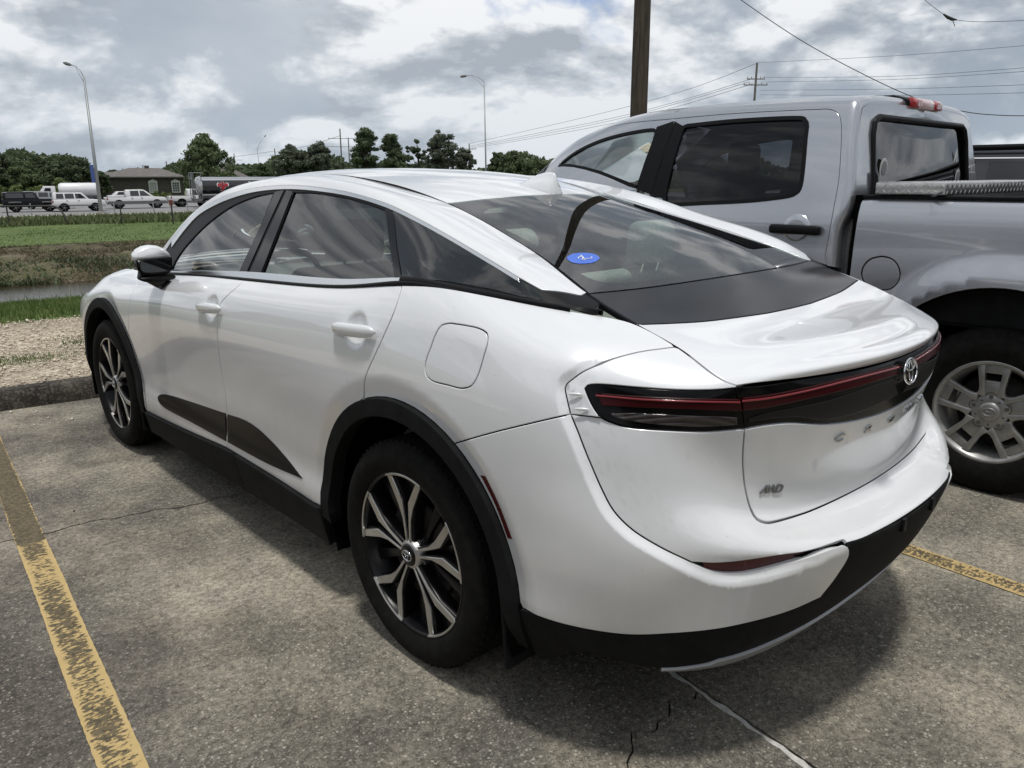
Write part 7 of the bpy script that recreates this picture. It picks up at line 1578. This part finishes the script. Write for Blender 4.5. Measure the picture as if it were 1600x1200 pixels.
# white tank truck
def tank_truck():
    P = road_at(66, 321); v = empty('tank_truck', P, SROT, label='white tank truck with a long plain white cylindrical tank and its cab to the left', cat='truck', group='vehicles standing on the highway')
    mb = MB(); mb.smooth = True; mb.lathe([(0, 2.4), (.55, 2.42), (.85, 2.55), (1.02, 2.85), (1.02, 7.6), (.85, 7.9), (.5, 8.03), (0, 8.05)], 36, Matrix.Translation((0, 0, 2.25)), closed=False); tk = mb.build('tank', 'white_paint', v)
    for x in (3.6, 5.3, 6.6): mb = MB(); mb.lathe([(0, 0), (.16, 0), (.16, .14), (0, .14)], 12, Matrix.Translation((x, 0, 3.24)) @ Matrix.Rotation(-pi / 2, 4, 'Y')); mb.build('hatch', 'grey_paint', tk)
    mb = MB(); mb.prism([(.0, .75), (.0, 2.05), (.42, 2.75), (.5, 2.82), (1.95, 2.82), (2.0, .75)], -1.1, 1.1, 1); cb = mb.build('cab', 'white_paint', v, bevel=(.08, 2))
    for s in (-1, 1): mb = MB(); mb.prism([(.30, 1.85), (.62, 2.55), (1.35, 2.55), (1.35, 1.85)], s * 1.085 - .02, s * 1.085 + .03 * (1 if s > 0 else 1), 1); mb.build('side_window', 'dark_window', cb)
    mb = MB(); mb.prism([(-.02, 1.95), (.36, 2.68), (.40, 2.66), (.03, 1.93)], -.9, .9, 1); mb.build('windshield', 'dark_window', cb)
    mb = MB(); mb.box((-.6, -.45, .75), (8, .45, 1.25)); mb.box((-1.1, -1.0, .6), (.1, 1.0, 1.55)); mb.build('chassis', 'grey_clad', v)
    for x in (.3, 6.0, 7.2):
        for s in (-1, 1): mb = MB(); mb.lathe([(0, .12), (.3, .12), (.5, .14), (.52, -.14), (0, -.14)], 20, Matrix.Translation((x, s * .95, .52)) @ Matrix.Rotation(s * pi / 2, 4, 'Z')); mb.build('wheel', 'tyre', v)
tank_truck()
[o for o in COL.objects if o.name == 'tank_truck'][0].scale = (.78, .78, .78)
# black tanker trailer
mat('tank_black', (.014, .014, .016), .22, coat=.8); mat('polished', (.58, .585, .59), .22, .9); mat('emblem_red', (.48, .02, .035), .4); mat('emblem_white', (.72, .70, .70), .4)
def tanker():
    P = road_at(309, 325); v = empty('tanker', P, SROT, label='black tanker trailer with a silver top band and a red and white lily emblem', cat='tanker', group='vehicles standing on the highway')
    zc, ry, rz_ = 2.28, 1.0, .88; n = 40; V = []; F_ = []
    for k, x in enumerate((.45, 10.5)):
        for i in range(n): a = 2 * pi * i / n; V.append((x, ry * cos(a), zc + rz_ * sin(a)))
    mb = MB(); mb.smooth = True; mb.add(V, [(i, (i + 1) % n, n + (i + 1) % n, n + i) for i in range(n)]); mb.smooth = False; mb.add([V[i] for i in range(n)], [tuple(range(n))]); mb.add([V[n + i] for i in range(n)], [tuple(range(n))]); tk = mb.build('tank', 'tank_black', v)
    mb = MB(); V2 = []; m = 12
    for x in (.44, 10.52):
        for i in range(m): a = radians(38 + 104 * i / (m - 1)); V2.append((x, (ry + .012) * cos(a), zc + (rz_ + .012) * sin(a)))
    mb.smooth = True; mb.add(V2, [(i, i + 1, m + i + 1, m + i) for i in range(m - 1)]); mb.build('top_band', 'polished', tk)
    mb = MB(); mb.box((.4, -1.12, 1.30), (10.5, -1.04, 1.44)); mb.box((.4, 1.04, 1.30), (10.5, 1.12, 1.44)); mb.build('side_rail', 'polished', v)
    mb = MB()
    for a, b in (((-.35, -.9, .9), (-.35, -.9, 3.6)), ((-.35, .9, .9), (-.35, .9, 3.6)), ((.4, -.9, 3.55), (.4, -.9, 1.0)), ((-.35, -.9, 3.6), (.6, -.9, 3.6)), ((-.35, .9, 3.6), (.6, .9, 3.6)), ((-.35, -.9, 3.6), (-.35, .9, 3.6)), ((-.35, -.9, 1.0), (-.35, .9, 1.0)), ((-.35, -.3, 1), (-.35, -.3, 3.6)), ((-.35, .1, 1), (-.35, .1, 3.6))): mb.tube([a, b], .04, 6)
    for z in (1.3, 1.7, 2.1, 2.5, 2.9, 3.3): mb.tube([(-.35, -.3, z), (-.35, .1, z)], .03, 5)
    mb.build('ladder_frame', 'steel', v)
    mb = MB(); mb.smooth = True; mb.lathe([(0, -.02), (.5, .0), (.86, .12), (1.0, .44)], 32, Matrix.Translation((.02, 0, zc)) @ Matrix.Scale(1.06, 4, (0, 1, 0))); mb.build('tank_end', 'polished', tk)
    mb = MB(); mb.box((-.3, -1.05, .70), (.9, 1.05, .95)); mb.box((.3, -.5, .9), (10, .5, 1.3)); mb.build('chassis', 'grey_clad', v); mb = MB(); mb.box((-.45, -1.1, .55), (-.3, 1.1, .72)); mb.build('rear_bumper', 'steel', v)
    for s in (-.85, -.6): mb = MB(); mb.box((-.32, s - .07, .76), (-.29, s + .07, .90)); mb.build('tail_lamp', 'tail_red', v)
    for x in (.75, 2.0, 9.0):
        for s in (-1, 1): mb = MB(); mb.lathe([(0, .10), (.28, .10), (.48, .14), (.52, .1), (.52, -.14), (0, -.14)], 22, Matrix.Translation((x, s * .95, .52)) @ Matrix.Rotation(s * pi / 2, 4, 'Z')); w = mb.build('wheel', 'tyre', v); mb = MB(); mb.lathe([(0, .13), (.22, .125), (.24, .10)], 14, Matrix.Translation((x, s * .95, .52)) @ Matrix.Rotation(s * pi / 2, 4, 'Z')); mb.build('rim', 'steel', w)
    # emblem on the flank
    def flank(name, poly, m_, o, par):
        mb = MB(); k = len(poly); V = [(x, -(ry * math.sqrt(max(0, 1 - ((z - zc) / rz_) ** 2)) + o), z) for x, z in poly]; c = np.mean(np.array(V), 0); mb.add(V + [tuple(c)], [(i, (i + 1) % k, k) for i in range(k)]); return mb.build(name, m_, par)
    def lily(sc, o, m_, nm, par):
        cx, cz = 2.55, 2.22; T_ = lambda q: [(cx + x * sc, cz + z * sc) for x, z in q]
        pet = [(0, .62), (.10, .42), (.15, .25), (.10, .02), (.06, -.10), (-.06, -.10), (-.10, .02), (-.15, .25), (-.10, .42)]
        side = [(.06, -.12), (.12, .06), (.22, .26), (.36, .34), (.50, .28), (.55, .12), (.50, -.02), (.40, -.04), (.42, .08), (.36, .14), (.28, .06), (.22, -.12)]
        foot = [(-.07, -.18), (-.20, -.40), (-.09, -.40), (0, -.62), (.09, -.40), (.20, -.40), (.07, -.18)]
        for q in (pet, side, [(-x, z) for x, z in side][::-1], foot, [(-.24, -.18), (.24, -.18), (.24, -.10), (-.24, -.10)]): flank(nm, T_(q), m_, o, par)
    lily(1.16, .012, 'emblem_white', 'lily_outline', tk); lily(.98, .020, 'emblem_red', 'lily_petal', tk)
    N_ = [(0, 0), (0, 1), (.26, 1), (.62, .42), (.62, 1), (.84, 1), (.84, 0), (.60, 0), (.22, .60), (.22, 0)]
    mb = MB(); sx, sz, x_, z_ = .95, .72, 5.25, 1.95; tris = [(0, 1, 9), (1, 8, 9), (1, 2, 8), (2, 3, 8), (3, 7, 8), (3, 6, 7), (3, 5, 6), (3, 4, 5)]
    mb.add([(x_ + x * sx, -(ry * math.sqrt(1 - ((z_ + z * sz - zc) / rz_) ** 2) + .016), z_ + z * sz) for x, z in N_], tris); mb.build('flank_letter', 'emblem_white', tk)
    mb = MB(); sh = [(0, 0), (.3, 1), (.75, 1), (.5, .5), (.8, 0), (.5, 0), (.3, .4)]; mb.add([(6.25 + x * .9, -(ry * math.sqrt(1 - ((z_ + z * sz - zc) / rz_) ** 2) + .016), z_ + z * sz) for x, z in sh], [(0, 1, 6), (1, 2, 3), (1, 3, 6), (6, 3, 4), (6, 4, 5)]); mb.build('flank_letter', 'emblem_red', tk)
    mb = MB(); mb.box((10.6, -1.2, .8), (13.5, 1.2, 3.4)); mb.build('tractor_cab', 'tank_black', v, bevel=(.1, 2))
tanker()
# dark SUV beyond the pickup
vehicle('dark_suv', 'dark grey SUV with a chrome window line, mostly hidden beyond the silver pickup', 'SUV', (5.62, -2.1, 0), pi / 2, 1.9,
        [(0, .40), (0, 1.10), (3.7, 1.12), (4.7, .98), (4.85, .40)], [(.08, 1.08), (.35, 1.60), (.7, 1.69), (2.6, 1.70), (3.0, 1.64), (3.85, 1.10)],
        [[(.55, 1.16), (.72, 1.55), (1.35, 1.59), (1.35, 1.16)], [(1.45, 1.16), (1.45, 1.59), (2.35, 1.60), (2.35, 1.16)], [(2.45, 1.16), (2.45, 1.60), (2.72, 1.58), (3.40, 1.16)]], (.95, 3.85), .37, 'navy_paint', tum=.16,
        parts=[('tail_lamp', 'tail_red', (-.02, -.93, .85), (.16, -.70, 1.05)), ('roof_rail', 'satin_black', (.6, -.80, 1.68), (2.7, -.765, 1.725)), ('roof_rail', 'satin_black', (.6, .765, 1.68), (2.7, .80, 1.725))], group='cars parked in the lot')
# its bright window line
v_ = [o for o in COL.objects if o.get('label', '').startswith('dark grey SUV')][0]
for s in (-1, 1): mb = MB(); mb.tube([(.55, s * .775, 1.575), (1.4, s * .765, 1.612), (2.5, s * .765, 1.622), (2.8, s * .78, 1.60)], .010, 6); mb.build('window_line', 'chrome', v_)
for o in (truck, car): o['group'] = 'cars parked in the lot'
# ------------------------------------------------------------------ poles, lamps, wires, fence
mat('galvanised', (.30, .315, .32), .5, .5); mat('dark_steel', (.05, .045, .042), .7, .3); mat('grey_wood', (.16, .145, .13), .9, vary=(3, .3)); mat('banner_blue', (.06, .10, .30), .7); mat('rust_red', (.22, .06, .045), .7)
def lamp_post(px0, py0, px1, py1, d, arm, label, r0=.11, r1=.06, two=True):
    B, T = at(px0, py0, d), at(px1, py1, d)
    B = B + (T - B) * ((-1.66 - B[2]) / (T[2] - B[2])); o = empty('street_lamp', tuple(B), label=label, cat='street lamp', group='street lamps along the highway'); L = T - B
    mb = MB(); mb.smooth = True; mb.tube([(0, 0, 0), tuple(L)], [r0, r1], 10); mb.build('pole', 'galvanised', o)
    mb = MB(); mb.box((-.25, -.25, 0), (.25, .25, .25)); mb.build('base', 'road_shoulder', o)
    pts = [at(x, y, d) - B for x, y in arm]; mb = MB(); mb.smooth = True; mb.tube([tuple(p) for p in pts], .035, 6)
    if two:
        low = L * .95; mid_ = pts[len(pts) // 2]; mb.tube([tuple(low), tuple(low * .4 + mid_ * .6 - np.array([0, 0, .12])), tuple(pts[-2])], .025, 6)
    mb.build('arm', 'galvanised', o)
    h = pts[-1]; dr = pts[-1] - pts[-2]; dr /= np.linalg.norm(dr); e = h + dr * .75; mb = MB(); mb.tube([tuple(h - dr * .05), tuple(h + dr * .15), tuple(h + dr * .5), tuple(e)], [.05, .13, .15, .05], 8); mb.build('lamp_head', 'grey_clad', o); return o, L
lo_, L_ = lamp_post(158.5, 335, 131, 120, 70, [(131, 121), (126, 111), (118, 103.5), (111, 101.5)], 'leaning street lamp with a blue banner at its foot, left of the house', .17, .09)
mb = MB(); q = L_ * .245; mb.box((q[0] - .45, q[1] - .02, q[2] - .2), (q[0] - .16, q[1] + .02, q[2] + 1.35)); mb.build('banner', 'banner_blue', lo_)
lamp_post(760, 300, 756.5, 128, 88, [(756.5, 129), (752, 124), (744, 119), (736, 117.5), (729, 118.5)], 'tall upright street lamp in the middle, right of the big grey tree')
lamp_post(411, 300, 401.5, 232, 230, [(401.5, 233), (403.5, 227), (408, 220), (413, 214)], 'small distant street lamp over the black tanker', .16, .10)
lamp_post(1492, 300, 1498.5, 205, 200, [(1498.5, 206), (1494, 205), (1489, 203.5), (1484, 203)], 'distant street lamp on the right beyond the pickup cab', .14, .08)
# near timber pole
Pw = at(997.5, 190, 14.); o = empty('timber_pole', (Pw[0], Pw[1], 0), label='thick weathered brown timber pole rising behind the silver pickup cab', cat='utility pole')
def woodm():
    m, t, b = wnodes('pole_timber'); tc = N(t, 'ShaderNodeTexCoord'); n = tn(t, tc.outputs['Object'], 5, 10, .72, scale=(5, 5, .35)); n2 = tn(t, tc.outputs['Object'], 1.1, 5, .6)
    c = ramp(t, n, [(.36, (.022, .017, .012)), (.50, (.062, .046, .032)), (.66, (.125, .095, .066))]); c = mix(t, mth(t, 'MULTIPLY', n2, .45), c, (.05, .05, .045)); t.links.new(c, b.inputs['Base Color']); b.inputs['Roughness'].default_value = .95; bump(t, b, n, .8, .03)
woodm()
mb = MB(); V = []; F_ = []; n = 28; hs = np.linspace(0, 11, 40)
for h_ in hs:
    for i in range(n): a = 2 * pi * i / n; rr = .158 - .0035 * h_ + .004 * sin(a * 5 + h_ * .7) + .003 * sin(a * 11 - h_ * 1.3); V.append((rr * cos(a), rr * sin(a), h_))
for k in range(39):
    for i in range(n): F_.append((k * n + i, k * n + (i + 1) % n, (k + 1) * n + (i + 1) % n, (k + 1) * n + i))
mb.smooth = True; mb.add(V, F_); mb.build('shaft', 'pole_timber', o)
for z in (3.9, 6.4, 6.55): mb = MB(); mb.tube([(-.17, 0, z), (.17, .02, z)], .010, 6); mb.build('through_bolt', 'dark_steel', o)
def util_pole(px, ytop, ybot, d, arms, label, r=.14, m_='grey_wood', ins=True):
    T, B = at(px, ytop, d), at(px, ybot, d); o = empty('utility_pole', (T[0], T[1], -1.8), label=label, cat='utility pole', group='utility poles along the highway'); H = T[2] + 1.8
    mb = MB(); mb.tube([(0, 0, 0), (0, 0, H)], [r * 1.25, r * .8], 8); mb.build('shaft', m_, o); cr = _r * 1.0
    for dz, hw in arms:
        mb = MB(); mb.tube([tuple(cr * -hw + np.array([0, 0, H - dz])), tuple(cr * hw + np.array([0, 0, H - dz]))], .07, 6); mb.build('crossarm', m_, o)
        if ins:
            for q in (-.95, -.5, .5, .95): mb = MB(); p = cr * hw * q + np.array([0, 0, H - dz]); mb.tube([tuple(p), tuple(p + np.array([0, 0, .28]))], .05, 6); mb.build('insulator', 'galvanised', o)
    return o, T, H
for px, yt, yb_, d, arms, lab, r in ((1183, 98, 170, 97, [(1.9, 1.1), (2.6, 1.5)], 'utility pole with two crossarms carrying the wires above the pickup roof', .16), (531, 201, 270, 215, [(2.6, 3.4), (4.8, 4.6)], 'tall transmission pole with two crossarms among the grey trees', .2), (544, 215, 270, 190, [], 'plain slim pole just right of the transmission pole', .15),
                                (223, 258, 275, 330, [(1.3, 2.2)], 'small distant pole with one crossarm over the house roof', .22), (259.5, 252, 270, 200, [], 'short bare pole standing behind the house ridge', .16), (365.5, 240, 275, 300, [(2.4, 3.0)], 'distant pole with one crossarm right of the large oak', .22), (429, 232, 270, 260, [(2.2, 1.7)], 'distant slim pole left of the grey spreading tree', .2), (733, 224, 270, 170, [(1.2, 1.5)], 'pole at the right edge of the big grey tree carrying wires', .15), (191, 263, 275, 350, [], 'tiny distant pole above the low tree dome left of the house', .2)):
    util_pole(px, yt, yb_, d, arms, lab, r)
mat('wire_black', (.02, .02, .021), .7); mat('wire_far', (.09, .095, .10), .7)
def wire(pts, d0, d1, rad, m_, label, group='overhead wires'):
    pts = [np.array(p, float) for p in pts]; n = len(pts); W3 = []
    for i, p in enumerate(pts): W3.append(at(p[0], p[1], d0 + (d1 - d0) * (p[0] - pts[0][0]) / (pts[-1][0] - pts[0][0])))
    S3 = []
    for i in range(n - 1):
        a, b = W3[max(i - 1, 0)], W3[i]; c, e = W3[i + 1], W3[min(i + 2, n - 1)]
        for t in np.linspace(0, 1, 10, endpoint=False): S3.append(.5 * ((2 * b) + (-a + c) * t + (2 * a - 5 * b + 4 * c - e) * t * t + (-a + 3 * b - 3 * c + e) * t ** 3))
    S3.append(W3[-1]); mb = MB(); mb.smooth = True; mb.tube([tuple(p) for p in S3], rad, 5); return mb.build('overhead_wire', m_, label=label, cat='wire', group=group)
wire([(1080, -58), (1158, 0), (1250, 62), (1345, 114), (1430, 153), (1500, 173), (1560, 180), (1640, 181)], 13, 11, .0062, 'wire_black', 'thick black twisted cable sagging across the sky above the pickup')
wire([(1400, -40), (1445, 0), (1475, 23), (1487, 30), (1530, 34), (1600, 32), (1640, 30)], 13, 13, .004, 'wire_black', 'black cable with a taped splice in the upper right corner')
mb = MB(); pq = [at(1474, 22, 13), at(1481, 27, 13), at(1488, 30, 13), at(1495, 31, 13)]; mb.tube([tuple(p) for p in pq], [.012, .026, .026, .010], 7); mb.tube([tuple(pq[2]), tuple(at(1492, 41, 13))], .006, 5); mb.build('cable_splice', 'wire_black', label='taped grey splice with loose tail hanging on the upper right cable', cat='cable splice')
for pts, lab in (([(1183, 98), (1400, 87), (1640, 68)], 'highest thin wire running right from the crossarm pole'), ([(1190, 121), (1400, 119), (1640, 103)], 'upper of the paired wires right of the crossarm pole'), ([(1200, 128), (1400, 124), (1640, 109)], 'lower of the paired wires right of the crossarm pole'),
                 ([(1188, 141), (1400, 139), (1640, 131)], 'faint wire below the paired wires on the right'), ([(1188, 148), (1400, 149), (1640, 144)], 'lowest faint wire on the right, just over the cab roof')):
    wire(pts, 97, 60, .018, 'wire_far', lab)
for pts, lab in (([(1182, 99), (1080, 138), (960, 172), (820, 205), (735, 224)], 'highest wire falling left from the crossarm pole'), ([(1172, 124), (1060, 158), (950, 186), (820, 212), (735, 228)], 'middle wire falling left from the crossarm pole'), ([(1176, 131), (1060, 166), (950, 194), (820, 218), (733, 232)], 'lower wire falling left from the crossarm pole'), ([(1170, 128), (1060, 161), (950, 189.5), (820, 215), (734, 230)], 'wire between the middle and lower left hand wires')):
    wire(pts, 97, 170, .028, 'wire_far', lab)
wire([(429, 236), (365, 245), (300, 252)], 260, 300, .05, 'wire_far', 'distant wire right of the large oak'); wire([(531, 212), (480, 228), (429, 238)], 215, 260, .05, 'wire_far', 'distant wire from the transmission pole to the slim pole')
# road side posts, bent pipe rail
def post(px, pyt, pyb, m_, z, r, label, cap=False):
    B = atz(px, pyb, z); d = float((B - CAM_C) @ _fw); H = (pyb - pyt) * d / CAM_F * .98; o = empty('fence_post', tuple(B), label=label, cat='post', group='posts along the highway verge')
    mb = MB(); mb.tube([(0, 0, 0), (0, 0, H)], r, 8); mb.build('shaft', m_, o)
    if cap: mb = MB(); mb.box((-.12, -.04, H - .28), (.12, .04, H + .05)); mb.build('marker', 'rust_red', o)
    return B, H
b1, h1 = post(15, 324, 354, 'dark_steel', -1.45, .045, 'dark steel post holding the pipe rail at the left edge'); b2, h2 = post(191, 320, 350, 'dark_steel', -1.45, .04, 'dark steel post in front of the two tone pickup'); post(271, 314, 351, 'dark_steel', -1.45, .05, 'dark post with a red marker in front of the plain white pickup', True)
for i, px in enumerate((50, 180, 241, 294)): post(px, 318 - i, 338 - i * 1.8, 'galvanised', -1.6, .05, ['pale roadside post below the black off roader', 'pale roadside post under the two tone pickup rear wheel', 'pale roadside post under the two tone pickup front wheel', 'pale roadside post just before the sedan roof line'][i])
Pz = [at(-60, 322, 51), at(15, 322.5, 50.3), at(50, 322, 50.1), at(80, 322, 50), at(88, 323.5, 50), at(95, 328, 50), at(101, 338, 50), at(108, 352.5, 50)]
mb = MB(); mb.smooth = True; mb.tube([tuple(p) for p in Pz], .06, 8); mb.build('pipe_rail', 'dark_steel', label='long dark pipe rail whose right end bends down into the grass', cat='railing')
wire([(50, 321), (180, 319.5), (241, 318), (294, 316.5), (400, 314)], 66, 75, .02, 'wire_far', 'low cable strung between the pale roadside posts', group='roadside cables')
